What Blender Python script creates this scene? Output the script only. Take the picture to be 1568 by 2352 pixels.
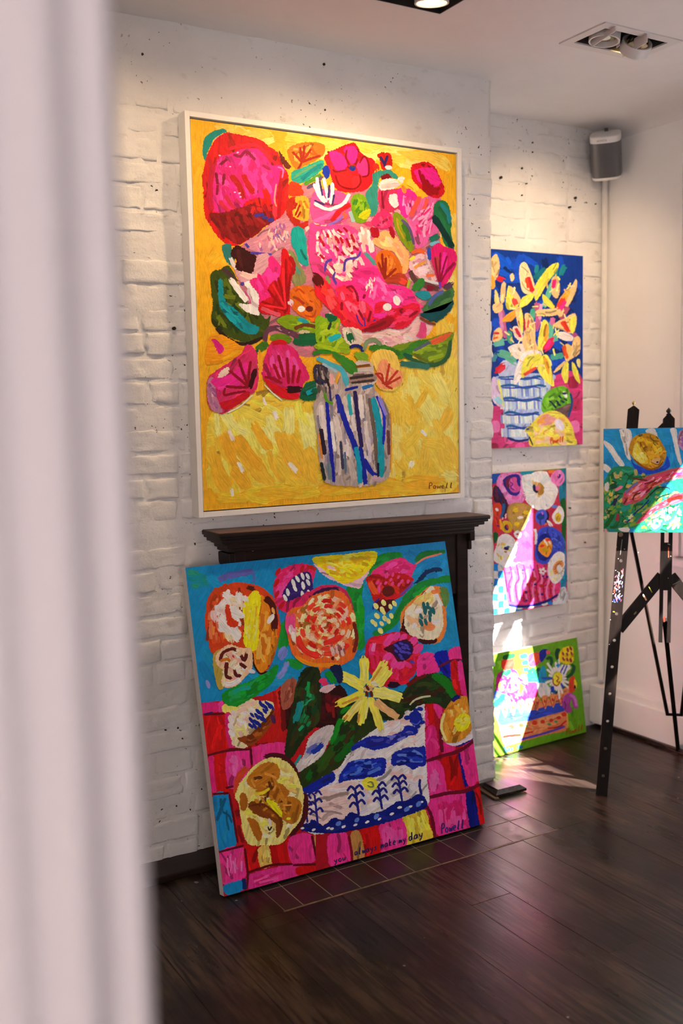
import bpy, bmesh, math, random
import numpy as np
from mathutils import Vector, Matrix, geometry

# ------------------------------------------------------------------ clear
for o in list(bpy.data.objects):
    bpy.data.objects.remove(o, do_unlink=True)
scene = bpy.context.scene
COL = scene.collection
random.seed(7)

# ------------------------------------------------------------------ camera
CX, CY, FPX = 784.0, 1176.0, 2333.0            # photograph 1568 x 2352
YAW, PITCH, ROLL = 0.53096735, -0.0992774, -0.02137927
CAM = Vector((0.0, 0.0, 1.5))
_f = Vector((math.sin(YAW) * math.cos(PITCH), math.cos(YAW) * math.cos(PITCH), math.sin(PITCH)))
_r0 = Vector((math.cos(YAW), -math.sin(YAW), 0))
_u0 = _r0.cross(_f)
_r = math.cos(ROLL) * _r0 + math.sin(ROLL) * _u0
_u = -math.sin(ROLL) * _r0 + math.cos(ROLL) * _u0
cam_data = bpy.data.cameras.new('camera')
cam = bpy.data.objects.new('camera', cam_data)
COL.objects.link(cam)
cam.matrix_world = Matrix(((_r.x, _u.x, -_f.x, CAM.x), (_r.y, _u.y, -_f.y, CAM.y), (_r.z, _u.z, -_f.z, CAM.z), (0, 0, 0, 1)))
cam_data.sensor_fit = 'VERTICAL'
cam_data.sensor_height = 36.0
cam_data.sensor_width = 24.0
cam_data.lens = FPX / 2352.0 * 36.0
cam_data.clip_start = 0.05
cam_data.clip_end = 200
cam_data.dof.use_dof = True
cam_data.dof.focus_distance = 3.4
cam_data.dof.aperture_fstop = 2.0
scene.camera = cam

# ------------------------------------------------------------------ world, sun, exposure
world = bpy.data.worlds.new('world')
scene.world = world
world.use_nodes = True
_bg = world.node_tree.nodes['Background']
_bg.inputs[0].default_value = (1.0, 0.93, 0.975, 1)
_bg.inputs[1].default_value = 5.2
SUN_DIR = Vector((-1.0, 1.3, -1.65)).normalized()
sun_d = bpy.data.lights.new('sun', 'SUN')
sun_d.energy = 100.0
sun_d.color = (1.0, 0.95, 0.9)
sun_d.angle = math.radians(0.53)
sun = bpy.data.objects.new('sun', sun_d)
COL.objects.link(sun)
sun.rotation_euler = SUN_DIR.to_track_quat('-Z', 'Y').to_euler()
sun.location = (8, -6, 10)
vs = scene.view_settings
vs.view_transform = 'Standard'
vs.look = 'None'
vs.exposure = 0.0
vs.gamma = 1.0
vs.use_curve_mapping = False


def portal(loc, rot, sx, sy):
    d = bpy.data.lights.new('sky_portal', 'AREA')
    d.shape = 'RECTANGLE'
    d.size = sx
    d.size_y = sy
    d.cycles.is_portal = True
    o = bpy.data.objects.new('sky_portal', d)
    COL.objects.link(o)
    o.location = loc
    o.rotation_euler = rot


# room numbers (metres): chimney breast face y=BR, alcove y=AL, right wall x=RX
BR, AL, RX, CEIL = 3.13, 3.45, 3.44, 2.725
BX0, BX1 = 0.92, 2.53
LX, BY = -1.7, -1.6
GX = 3.50                                     # glass plane of the side window
WY0, WY1, WZ0, WZ1 = 1.86, 2.76, 1.06, 2.45   # side window glass
portal((GX + 0.03, (WY0 + WY1) / 2, (WZ0 + WZ1) / 2), (0, math.radians(90), 0), WZ1 - WZ0, WY1 - WY0)
SWX0, SWX1, SWZ0, SWZ1 = -1.5, 0.6, 0.6, 2.45  # unseen shop window behind the camera, added for fill on the curtain
portal(((SWX0 + SWX1) / 2, BY - 0.08, (SWZ0 + SWZ1) / 2), (math.radians(90), 0, 0), SWX1 - SWX0, SWZ1 - SWZ0)

# ------------------------------------------------------------------ pixel helpers


def ray(px, py):
    return _r * ((px - CX) / FPX) + _u * (-(py - CY) / FPX) + _f


def hit(px, py, P, n):
    d = ray(px, py)
    return CAM + d * ((P - CAM).dot(n) / d.dot(n))


def on_z(px, py, z):
    return hit(px, py, Vector((0, 0, z)), Vector((0, 0, 1)))


def on_y(px, py, y):
    return hit(px, py, Vector((0, y, 0)), Vector((0, 1, 0)))


# ------------------------------------------------------------------ materials
def lin(c):
    if isinstance(c, str):
        c = c.lstrip('#')
        c = [int(c[i:i + 2], 16) / 255 for i in (0, 2, 4)]
    return tuple(v / 12.92 if v <= 0.04045 else ((v + 0.055) / 1.055) ** 2.4 for v in c)


class NT:
    def __init__(self, name):
        self.m = bpy.data.materials.new(name)
        self.m.use_nodes = True
        self.t = self.m.node_tree
        self.b = self.t.nodes['Principled BSDF']

    def n(self, kind, **kw):
        nd = self.t.nodes.new(kind)
        for k, v in kw.items():
            if k.startswith('i_'):
                nd.inputs[k[2:].replace('_', ' ')].default_value = v
            else:
                setattr(nd, k, v)
        return nd

    def l(self, a, b):
        self.t.links.new(a, b)

    def noise(self, vec, scale, detail=4, rough=0.55, dist=0.0):
        nd = self.n('ShaderNodeTexNoise')
        nd.inputs['Scale'].default_value = scale
        nd.inputs['Detail'].default_value = detail
        nd.inputs['Roughness'].default_value = rough
        nd.inputs['Distortion'].default_value = dist
        if vec is not None:
            self.l(vec, nd.inputs['Vector'])
        return nd.outputs['Fac']

    def ramp(self, fac, stops):
        nd = self.n('ShaderNodeValToRGB')
        e = nd.color_ramp.elements
        while len(e) < len(stops):
            e.new(0.5)
        for el, (p, c) in zip(e, stops):
            el.position = p
            el.color = (*c, 1) if len(c) == 3 else c
        self.l(fac, nd.inputs[0])
        return nd.outputs[0]

    def mapping(self, vec, scale=(1, 1, 1), rot=(0, 0, 0)):
        nd = self.n('ShaderNodeMapping')
        nd.inputs['Scale'].default_value = scale
        nd.inputs['Rotation'].default_value = rot
        self.l(vec, nd.inputs['Vector'])
        return nd.outputs[0]

    def mix(self, fac, a, b, mode='MIX'):
        nd = self.n('ShaderNodeMix', data_type='RGBA', blend_type=mode)
        for s, v in ((0, fac), (6, a), (7, b)):
            if isinstance(v, (int, float)):
                nd.inputs[s].default_value = v
            elif isinstance(v, tuple):
                nd.inputs[s].default_value = (*v, 1) if len(v) == 3 else v
            else:
                self.l(v, nd.inputs[s])
        return nd.outputs[2]

    def bump(self, h, strength, dist, prev=None):
        nd = self.n('ShaderNodeBump')
        nd.inputs['Strength'].default_value = strength
        nd.inputs['Distance'].default_value = dist
        self.l(h, nd.inputs['Height'])
        if prev is not None:
            self.l(prev, nd.inputs['Normal'])
        return nd.outputs[0]

    def done(self, color=None, rough=0.5, normal=None, metal=0.0, spec=0.5, emis=None, estr=0.0):
        b = self.b
        if color is not None:
            if isinstance(color, tuple):
                b.inputs['Base Color'].default_value = (*color[:3], 1)
            else:
                self.l(color, b.inputs['Base Color'])
        if isinstance(rough, (int, float)):
            b.inputs['Roughness'].default_value = rough
        else:
            self.l(rough, b.inputs['Roughness'])
        b.inputs['Metallic'].default_value = metal
        b.inputs['Specular IOR Level'].default_value = spec
        if normal is not None:
            self.l(normal, b.inputs['Normal'])
        if emis is not None:
            b.inputs['Emission Color'].default_value = (*emis, 1)
            b.inputs['Emission Strength'].default_value = estr
        return self.m


def gen(nt):
    return nt.n('ShaderNodeNewGeometry').outputs['Position']


def obj_c(nt):
    return nt.n('ShaderNodeTexCoord').outputs['Object']


M = {}


def simple(name, color, rough=0.5, bump=0.0, scale=60, metal=0.0, spec=0.5, var=0.06):
    nt = NT(name)
    p = gen(nt)
    f = nt.noise(p, scale * 0.3, 3)
    c = nt.ramp(f, [(0.3, tuple(v * (1 - var) for v in color)), (0.7, tuple(min(1, v * (1 + var)) for v in color))])
    nrm = nt.bump(nt.noise(p, scale, 4), 0.6, bump) if bump else None
    M[name] = nt.done(c, rough, nrm, metal, spec)


def brick_paint(name, speck):
    nt = NT(name)
    p = gen(nt)
    big = nt.noise(p, 3.0, 4)
    c = nt.ramp(big, [(0.3, (0.70, 0.69, 0.68)), (0.6, (0.80, 0.79, 0.78)), (0.8, (0.84, 0.83, 0.83))])
    dirt = nt.noise(nt.mapping(p, (1, 1, 1.8)), 14.0, 6, 0.65)
    dm = nt.ramp(dirt, [(0.60, (0, 0, 0)), (0.74, (1, 1, 1))])
    c = nt.mix(nt.mix(0.45, (0, 0, 0), dm), c, (0.50, 0.44, 0.39))
    sp = nt.noise(p, 75.0, 2, 0.5)
    sm = nt.ramp(sp, [(speck, (0, 0, 0)), (speck + 0.015, (1, 1, 1))])
    zone = nt.ramp(nt.noise(p, 5.0, 2), [(0.5, (0, 0, 0)), (0.58, (1, 1, 1))])
    c = nt.mix(nt.mix(1.0, sm, zone, 'MULTIPLY'), c, (0.03, 0.02, 0.017))
    b1 = nt.bump(nt.noise(p, 30, 8, 0.68), 0.7, 0.0075)
    b2 = nt.bump(nt.noise(p, 150, 5, 0.7), 0.5, 0.0026, b1)
    M[name] = nt.done(c, 0.62, b2, 0, 0.35)


brick_paint('brick_paint', 0.765)
brick_paint('mortar_paint', 0.685)
simple('plaster_white', (0.80, 0.79, 0.78), 0.7, 0.0006, 25, var=0.015)
simple('plaster_beige', (0.50, 0.41, 0.34), 0.8, 0.0006, 25, var=0.03)
simple('ceiling_white', (0.72, 0.70, 0.70), 0.75, 0.0004, 30, var=0.02)
simple('gloss_white', (0.80, 0.79, 0.78), 0.35, 0.0003, 40, var=0.02)
simple('frame_white', (0.80, 0.78, 0.75), 0.45, 0.0004, 60, var=0.03)
simple('canvas_edge', (0.74, 0.70, 0.68), 0.8, 0.0006, 400, var=0.08)
simple('dark_gap', (0.015, 0.012, 0.012), 0.9)
simple('plastic_white', (0.78, 0.77, 0.76), 0.4)
simple('conduit_white', (0.74, 0.72, 0.70), 0.5)
simple('brass', (0.55, 0.40, 0.16), 0.3, metal=1.0)
simple('black_turned', (0.012, 0.01, 0.009), 0.35)
simple('steel', (0.45, 0.45, 0.46), 0.3, metal=1.0)
simple('lamp_metal', (0.62, 0.60, 0.60), 0.42, var=0.02)
simple('housing_black', (0.02, 0.017, 0.015), 0.55)
simple('reflector', (0.85, 0.75, 0.5), 0.18, metal=1.0)
simple('sunblocker_cloth', (0.6, 0.58, 0.55), 0.9)
simple('grout', (0.20, 0.165, 0.12), 0.85, 0.0008, 300)
simple('hole_dark', (0.02, 0.014, 0.011), 0.9)


def wood(name, a, b, c, axis, rough=(0.3, 0.5), gs=1.0, wear=None, spec=0.5):
    nt = NT(name)
    p = gen(nt)
    oi = nt.n('ShaderNodeObjectInfo').outputs['Random']
    add = nt.n('ShaderNodeVectorMath', operation='ADD')
    mul = nt.n('ShaderNodeVectorMath', operation='SCALE')
    cmb = nt.n('ShaderNodeCombineXYZ')
    for s in range(3):
        nt.l(oi, cmb.inputs[s])
    nt.l(cmb.outputs[0], mul.inputs[0])
    mul.inputs['Scale'].default_value = 13.0
    nt.l(p, add.inputs[0])
    nt.l(mul.outputs[0], add.inputs[1])
    sc = [26 * gs, 26 * gs, 26 * gs]
    sc['xyz'.index(axis)] = 1.4 * gs
    g = nt.noise(nt.mapping(add.outputs[0], tuple(sc)), 1.0, 6, 0.62, 0.3)
    col = nt.ramp(g, [(0.3, a), (0.52, b), (0.75, c)])
    ov = nt.ramp(oi, [(0.0, (0.8, 0.8, 0.8)), (1.0, (1.2, 1.17, 1.14))])
    col = nt.mix(1.0, col, ov, 'MULTIPLY')
    sc2 = [90.0, 90.0, 90.0]
    sc2['xyz'.index(axis)] = 5.0
    fine = nt.noise(nt.mapping(add.outputs[0], tuple(sc2)), 1.0, 4, 0.6)
    if wear:
        big = nt.noise(nt.mapping(p, tuple(1.0 if ch == axis else 2.3 for ch in 'xyz')), 2.2, 5, 0.65)
        wm = nt.ramp(big, [(0.44, (0, 0, 0)), (0.60, (1, 1, 1))])
        fm = nt.ramp(fine, [(0.42, (0, 0, 0)), (0.56, (1, 1, 1))])
        col = nt.mix(nt.mix(0.8, (0, 0, 0), nt.mix(1.0, wm, fm, 'MULTIPLY')), col, wear)
        sc3 = [160.0, 160.0, 160.0]
        sc3['xyz'.index(axis)] = 4.0
        scr = nt.noise(nt.mapping(p, tuple(sc3), (0, 0, 0.12)), 1.0, 2, 0.5)
        sm_ = nt.ramp(scr, [(0.70, (0, 0, 0)), (0.76, (1, 1, 1))])
        col = nt.mix(nt.mix(0.5, (0, 0, 0), nt.mix(1.0, sm_, nt.ramp(nt.noise(p, 2.6, 3), [(0.45, (0, 0, 0)), (0.6, (1, 1, 1))]), 'MULTIPLY')), col, (0.17, 0.13, 0.10))
        fl = nt.noise(p, 34.0, 1, 0.4)
        col = nt.mix(nt.ramp(fl, [(0.80, (0, 0, 0)), (0.81, (1, 1, 1))]), col, (0.30, 0.26, 0.22))
    rg = nt.ramp(nt.noise(nt.mapping(p, tuple(0.6 if ch == axis else 3.0 for ch in 'xyz')), 3.0, 5, 0.6), [(0.25, (rough[0],) * 3), (0.75, (rough[1],) * 3)])
    nrm = nt.bump(fine, 0.5, 0.0012)
    M[name] = nt.done(col, rg, nrm, 0, spec)


wood('floor_wood', (0.004, 0.0024, 0.002), (0.012, 0.007, 0.0055), (0.026, 0.015, 0.011), 'y', (0.22, 0.42), 1.0, (0.072, 0.046, 0.029), 0.28)
wood('mantel_wood', (0.010, 0.006, 0.005), (0.020, 0.010, 0.008), (0.035, 0.016, 0.011), 'x', (0.38, 0.55), 1.0, None, 0.2)
wood('shelf_top_wood', (0.06, 0.030, 0.018), (0.10, 0.050, 0.028), (0.14, 0.075, 0.04), 'x', (0.4, 0.55), 1.0)
wood('easel_wood', (0.004, 0.0025, 0.002), (0.009, 0.005, 0.004), (0.022, 0.012, 0.008), 'z', (0.4, 0.58), 1.0, None, 0.12)
wood('oak_offcut', (0.07, 0.045, 0.025), (0.13, 0.085, 0.045), (0.2, 0.13, 0.07), 'y', (0.5, 0.7), 2.0)


def tile_mat():
    nt = NT('hearth_tile')
    p = gen(nt)
    oi = nt.n('ShaderNodeObjectInfo').outputs['Random']
    c = nt.ramp(oi, [(0, (0.010, 0.007, 0.0065)), (1, (0.018, 0.013, 0.012))])
    dust = nt.ramp(nt.noise(p, 50, 5, 0.7), [(0.62, (0, 0, 0)), (0.8, (1, 1, 1))])
    c = nt.mix(nt.mix(0.25, (0, 0, 0), dust), c, (0.16, 0.13, 0.11))
    M['hearth_tile'] = nt.done(c, nt.ramp(nt.noise(p, 14, 3), [(0.3, (0.3,) * 3), (0.7, (0.5,) * 3)]),
                               nt.bump(nt.noise(p, 90, 4), 0.4, 0.0006))


tile_mat()


def grille_mat():
    nt = NT('speaker_grille')
    oc = obj_c(nt)
    v = nt.n('ShaderNodeTexVoronoi')
    v.inputs['Scale'].default_value = 520
    nt.l(oc, v.inputs['Vector'])
    c = nt.ramp(v.outputs['Distance'], [(0.2, (0.15, 0.15, 0.16)), (0.5, (0.20, 0.20, 0.21))])
    M['speaker_grille'] = nt.done(c, 0.38, None, 0.75)


grille_mat()


def paint_mat():
    nt = NT('oil_paint')
    at = nt.n('ShaderNodeAttribute', attribute_name='paint')
    uv = nt.n('ShaderNodeUVMap', uv_map='stroke')
    p = gen(nt)
    st = nt.noise(nt.mapping(uv.outputs[0], (0.25, 3.2, 1)), 1.0, 4, 0.55, 0.5)
    fac = nt.ramp(st, [(0.25, (0.72,) * 3), (0.5, (1.0,) * 3), (0.75, (1.18, 1.17, 1.14))])
    c = nt.mix(1.0, at.outputs['Color'], fac, 'MULTIPLY')
    pat = nt.noise(p, 38, 4, 0.6)
    c = nt.mix(1.0, c, nt.ramp(pat, [(0.25, (0.86,) * 3), (0.75, (1.12,) * 3)]), 'MULTIPLY')
    b1 = nt.bump(st, 0.5, 0.0014)
    b2 = nt.bump(nt.noise(p, 85, 5, 0.65, 0.6), 0.5, 0.0026, b1)
    M['oil_paint'] = nt.done(c, 0.5, b2, 0, 0.18)


paint_mat()


def glass_mat():
    nt = NT('window_glass')
    tr = nt.n('ShaderNodeBsdfTransparent')
    gl = nt.n('ShaderNodeBsdfGlossy')
    gl.inputs['Roughness'].default_value = 0.02
    mx = nt.n('ShaderNodeMixShader')
    mx.inputs[0].default_value = 0.06
    nt.l(tr.outputs[0], mx.inputs[1])
    nt.l(gl.outputs[0], mx.inputs[2])
    nt.l(mx.outputs[0], nt.t.nodes['Material Output'].inputs[0])
    M['window_glass'] = nt.m


glass_mat()


def curtain_mat():
    nt = NT('curtain_cloth')
    df = nt.n('ShaderNodeBsdfDiffuse')
    df.inputs['Color'].default_value = (0.62, 0.58, 0.60, 1)
    tl = nt.n('ShaderNodeBsdfTranslucent')
    tl.inputs['Color'].default_value = (0.62, 0.58, 0.60, 1)
    mx = nt.n('ShaderNodeMixShader')
    mx.inputs[0].default_value = 0.25
    nt.l(df.outputs[0], mx.inputs[1])
    nt.l(tl.outputs[0], mx.inputs[2])
    nt.l(mx.outputs[0], nt.t.nodes['Material Output'].inputs[0])
    M['curtain_cloth'] = nt.m


curtain_mat()


def emis(name, col, s):
    nt = NT(name)
    M[name] = nt.done((0.9, 0.85, 0.7), 0.4, emis=col, estr=s)


emis('lamp_glow', (1.0, 0.66, 0.30), 16.0)

# ------------------------------------------------------------------ mesh helpers


def link(o, parent=None, label=None, cat=None, group=None, kind=None):
    COL.objects.link(o)
    if parent is not None:
        o.parent = parent
    if label:
        o['label'] = label
    if cat:
        o['category'] = cat
    if group:
        o['group'] = group
    if kind:
        o['kind'] = kind
    return o


def empty(name, loc, **kw):
    o = bpy.data.objects.new(name, None)
    o.empty_display_size = 0.1
    o.location = loc
    return link(o, **kw)


class MB:
    """collects world-space geometry; build() links one mesh object (local to its parent)"""

    def __init__(self):
        self.v, self.f = [], []

    def add(self, verts, faces):
        b = len(self.v)
        self.v += [tuple(v) for v in verts]
        self.f += [tuple(b + i for i in f) for f in faces]

    def box(self, x0, x1, y0, y1, z0, z1):
        self.obox(Vector(((x0 + x1) / 2, (y0 + y1) / 2, (z0 + z1) / 2)), Vector((1, 0, 0)), Vector((0, 1, 0)), Vector((0, 0, 1)),
                  (x1 - x0) / 2, (y1 - y0) / 2, (z1 - z0) / 2)

    def obox(self, c, ax, ay, az, hx, hy, hz, bev=0.0):
        if bev <= 0:
            vs_ = [c + ax * (hx * sx) + ay * (hy * sy) + az * (hz * sz) for sx in (-1, 1) for sy in (-1, 1) for sz in (-1, 1)]
            self.add(vs_, [(0, 1, 3, 2), (4, 6, 7, 5), (0, 4, 5, 1), (2, 3, 7, 6), (0, 2, 6, 4), (1, 5, 7, 3)])
            return
        bm = bmesh.new()
        bmesh.ops.create_cube(bm, size=2)
        for v in bm.verts:
            v.co = Vector((v.co.x * hx, v.co.y * hy, v.co.z * hz))
        bmesh.ops.bevel(bm, geom=list(bm.edges), offset=bev, segments=2, profile=0.6, affect='EDGES')
        bm.verts.index_update()
        self.add([c + ax * v.co.x + ay * v.co.y + az * v.co.z for v in bm.verts], [[v.index for v in f.verts] for f in bm.faces])
        bm.free()

    def bbox(self, x0, x1, y0, y1, z0, z1, bev):
        self.obox(Vector(((x0 + x1) / 2, (y0 + y1) / 2, (z0 + z1) / 2)), Vector((1, 0, 0)), Vector((0, 1, 0)), Vector((0, 0, 1)),
                  (x1 - x0) / 2, (y1 - y0) / 2, (z1 - z0) / 2, bev)

    def bar(self, a, b, wdir, hw, ht, bev=0.0):
        a, b = Vector(a), Vector(b)
        az = (b - a).normalized()
        ay = az.cross(Vector(wdir)).normalized()
        ax = ay.cross(az).normalized()
        self.obox((a + b) / 2, ax, ay, az, hw, ht, (b - a).length / 2, bev)

    def tube(self, a, b, r0, r1=None, n=16, cap=True):
        self.lathe(a, (Vector(b) - Vector(a)).normalized(), [(r0, 0), (r0 if r1 is None else r1, (Vector(b) - Vector(a)).length)], n, cap)

    def lathe(self, o, axis, prof, n=24, cap=True):
        o, axis = Vector(o), Vector(axis).normalized()
        e1 = axis.orthogonal().normalized()
        e2 = axis.cross(e1)
        vs_, fs = [], []
        for r, h in prof:
            for i in range(n):
                t = 2 * math.pi * i / n
                vs_.append(o + axis * h + e1 * (r * math.cos(t)) + e2 * (r * math.sin(t)))
        for k in range(len(prof) - 1):
            for i in range(n):
                j = (i + 1) % n
                fs.append((k * n + i, k * n + j, (k + 1) * n + j, (k + 1) * n + i))
        if cap:
            fs.append(tuple(range(n - 1, -1, -1)))
            fs.append(tuple((len(prof) - 1) * n + i for i in range(n)))
        self.add(vs_, fs)

    def plate(self, outer, holes, o, ax, ay, nrm, th):
        """flat plate with holes: outer/holes in (a, b) plane coordinates"""
        loops = [[Vector((p[0], p[1], 0)) for p in lp] for lp in [outer] + holes]
        tris = geometry.tessellate_polygon(loops)
        flat = [p for lp in loops for p in lp]
        N = len(flat)
        top = [o + ax * p.x + ay * p.y for p in flat]
        bot = [q - nrm * th for q in top]
        fs = [tuple(t) for t in tris] + [tuple(N + i for i in reversed(t)) for t in tris]
        k = 0
        for lp in loops:
            L = len(lp)
            for i in range(L):
                a, b = k + i, k + (i + 1) % L
                fs.append((a, b, N + b, N + a))
            k += L
        self.add(top + bot, fs)

    def build(self, name, mat, parent=None, smooth=False, fix=True, **kw):
        off = parent.matrix_basis.translation if parent is not None else Vector((0, 0, 0))
        if parent is not None and parent.parent is not None:
            off = off + parent.parent.matrix_basis.translation
        me = bpy.data.meshes.new(name)
        me.from_pydata([(v[0] - off[0], v[1] - off[1], v[2] - off[2]) for v in self.v], [], self.f)
        if fix:
            bm = bmesh.new()
            bm.from_mesh(me)
            bmesh.ops.recalc_face_normals(bm, faces=bm.faces)
            bm.to_mesh(me)
            bm.free()
        me.materials.append(M[mat] if isinstance(mat, str) else mat)
        if smooth:
            me.shade_smooth()
            if smooth != 'all':
                me.set_sharp_from_angle(angle=math.radians(40))
        o = bpy.data.objects.new(name, me)
        return link(o, parent, **kw)


def one(name, mat, fn, parent=None, **kw):
    m = MB()
    fn(m)
    return m.build(name, mat, parent, **kw)


# simple value noise for modelled relief
class VN:
    def __init__(self, seed):
        r = random.Random(seed)
        self.t = [r.random() for _ in range(4096)]

    def at(self, x, y):
        xi, yi = math.floor(x), math.floor(y)
        fx, fy = x - xi, y - yi
        fx = fx * fx * (3 - 2 * fx)
        fy = fy * fy * (3 - 2 * fy)
        g = lambda a, b: self.t[(a * 57 + b * 131) & 4095]
        return ((g(xi, yi) * (1 - fx) + g(xi + 1, yi) * fx) * (1 - fy) + (g(xi, yi + 1) * (1 - fx) + g(xi + 1, yi + 1) * fx) * fy) * 2 - 1

    def fbm(self, x, y, o=3):
        s, a = 0, 1
        for _ in range(o):
            s += a * self.at(x, y)
            x, y, a = x * 2.1 + 5.3, y * 2.1 + 1.7, a * 0.5
        return s


# ================================================================== SETTING
# ---- floor of planks running towards the chimney breast
HX0, HX1, HY0 = 1.318, 2.405, 2.630        # hearth tiles
floor = one('floor', 'dark_gap', lambda m: m.box(LX - 0.1, RX + 0.1, BY - 0.1, AL + 0.1, -0.06, -0.016), kind='structure')
floor['label'] = 'dark worn floorboards running towards the brick chimney breast'
x = LX
rp = random.Random(3)
while x < RX - 0.005:
    w = rp.choice((0.135, 0.142, 0.15, 0.158))
    x1 = min(x + w, RX)
    cuts = [BY]
    yy = BY + rp.uniform(0.6, 4.4)
    while yy < AL - 0.4:
        cuts.append(yy)
        yy += rp.uniform(2.4, 3.9)
    cuts.append(AL)
    for a, b in zip(cuts[:-1], cuts[1:]):
        segs = [(x, x1, a, b)]
        if x1 > HX0 and x < HX1 and b > HY0:      # cut around the hearth
            segs = []
            if a < HY0:
                segs.append((x, x1, a, HY0))
            if x < HX0 - 0.01:
                segs.append((x, HX0, max(a, HY0), b))
            if x1 > HX1 + 0.01:
                segs.append((HX1, x1, max(a, HY0), b))
        for (p, q, c, d) in segs:
            if d - c < 0.02:
                continue
            dz = rp.uniform(-0.0008, 0.0)
            one('floor_plank', 'floor_wood', lambda m: m.bbox(p + 0.0005, q - 0.0005, c + 0.0004, d - 0.0004, -0.018 + dz, dz, 0.0007), floor)
    x = x1
# ---- tiled hearth let into the floor
hearth = empty('hearth', (1.86, 2.85, -0.012), label='dark tiled hearth with pale grout lines under the leaning canvas', cat='hearth')
one('grout_bed', 'grout', lambda m: m.box(HX0, HX1, HY0, BR + 0.05, -0.014, -0.0014), hearth)
cols = [HX0] + [1.383 + 0.1033 * i for i in range(10)] + [HX1]
rows = [HY0 + 0.003, 2.7815, 2.93, 3.078, BR + 0.03]
for i in range(len(cols) - 1):
    for j in range(len(rows) - 1):
        dz = rp.uniform(-0.0012, 0.0004)
        one('tile', 'hearth_tile', lambda m: m.bbox(cols[i] + 0.0018, cols[i + 1] - 0.0018, rows[j] + 0.0018, rows[j + 1] - 0.0018, -0.012, -0.0004 + dz * 0.5, 0.0006), hearth)
one('hearth_trim', 'oak_offcut', lambda m: m.bbox(HX0 - 0.006, HX1 + 0.004, HY0 - 0.004, HY0 + 0.003, -0.012, 0.0006, 0.0008), hearth)


# ---- brick walls
def brick_wall(name, x0, x1, yf, z0, z1, seed, label, head_right=False, plaster_from=None, skip=None, back=0.3, xl=None):
    vn = VN(seed)
    rb = random.Random(seed)
    nx, nz = int((x1 - x0) / 0.022), int((z1 - z0) / 0.022)
    m = MB()
    vs_, fs = [], []
    edge = [0.006 * vn.fbm(z * 9, 77.7) for z in np.linspace(z0, z1, nz + 1)]

    def relief(xx, zz):
        d = 0.0042 * vn.fbm(xx * 9, zz * 13, 4) + 0.003 * vn.fbm(xx * 2.3 + 9, zz * 2.3, 2)
        if plaster_from:
            t = min(1, max(0, (zz - plaster_from - 0.03 * vn.fbm(xx * 5, 3.3)) / 0.05))
            d += t * 0.0085
        return d
    for j in range(nz + 1):
        zz = z0 + (z1 - z0) * j / nz
        for i in range(nx + 1):
            xx = x0 + (x1 - x0) * i / nx
            if i == nx and head_right:
                xx += edge[j] - 0.003
            vs_.append((xx, yf + 0.0012 - relief(xx, zz), zz))
    for j in range(nz):
        for i in range(nx):
            a = j * (nx + 1) + i
            fs.append((a, a + 1, a + nx + 2, a + nx + 1))
    m.add(vs_, fs)
    # return faces so the wall is a solid body
    nb = len(vs_)
    brd = [(0, yf + back), (1, yf + back)]
    for side, i in ((0, 0), (1, nx)):
        col = [j * (nx + 1) + i for j in range(nz + 1)]
        base = len(m.v)
        for k in col:
            v = m.v[k]
            m.v.append((v[0], yf + back, v[2]))
        for j in range(nz):
            m.f.append((col[j], base + j, base + j + 1, col[j + 1]) if side == 0 else (col[j], col[j + 1], base + j + 1, base + j))
    wall = m.build(name, 'mortar_paint', smooth='all', fix=False, kind='structure', label=label)
    # bricks
    course, L = 0.0765, 0.226
    j = 0
    z = z0 + 0.004
    while z + course < z1 - 0.002:
        zt = z + course - 0.006
        if plaster_from and z > plaster_from + 0.02:
            break
        xe = x1
        xs = []
        if head_right:
            h = 0.105 + rb.uniform(-0.012, 0.014)
            if rb.random() < 0.2:
                h = 0.2
            xs.append((x1 - h, x1 + rb.uniform(-0.010, 0.006)))
            xe = x1 - h - 0.010
        else:
            xe = x1 - (0.0 if j % 2 else 0.11) + 0.11
        xx = xe
        while xx > x0 + 0.03:
            l = L + rb.uniform(-0.012, 0.012) if j % 4 else 0.108 + rb.uniform(-0.006, 0.006)
            if j % 2 and xx == xe and not head_right:
                l *= 0.5
            a = max(x0, xx - l)
            b = min(xx, x1)
            if b - a > 0.03:
                xs.append((a, b))
            xx = a - 0.010
        for (a, b) in xs:
            if skip and skip(a, b, z, zt):
                continue
            make_brick(wall, vn, rb, a, b, z + rb.uniform(-0.005, 0.004), zt + rb.uniform(-0.004, 0.005), yf)
        z += course
        j += 1
    return wall


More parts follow.
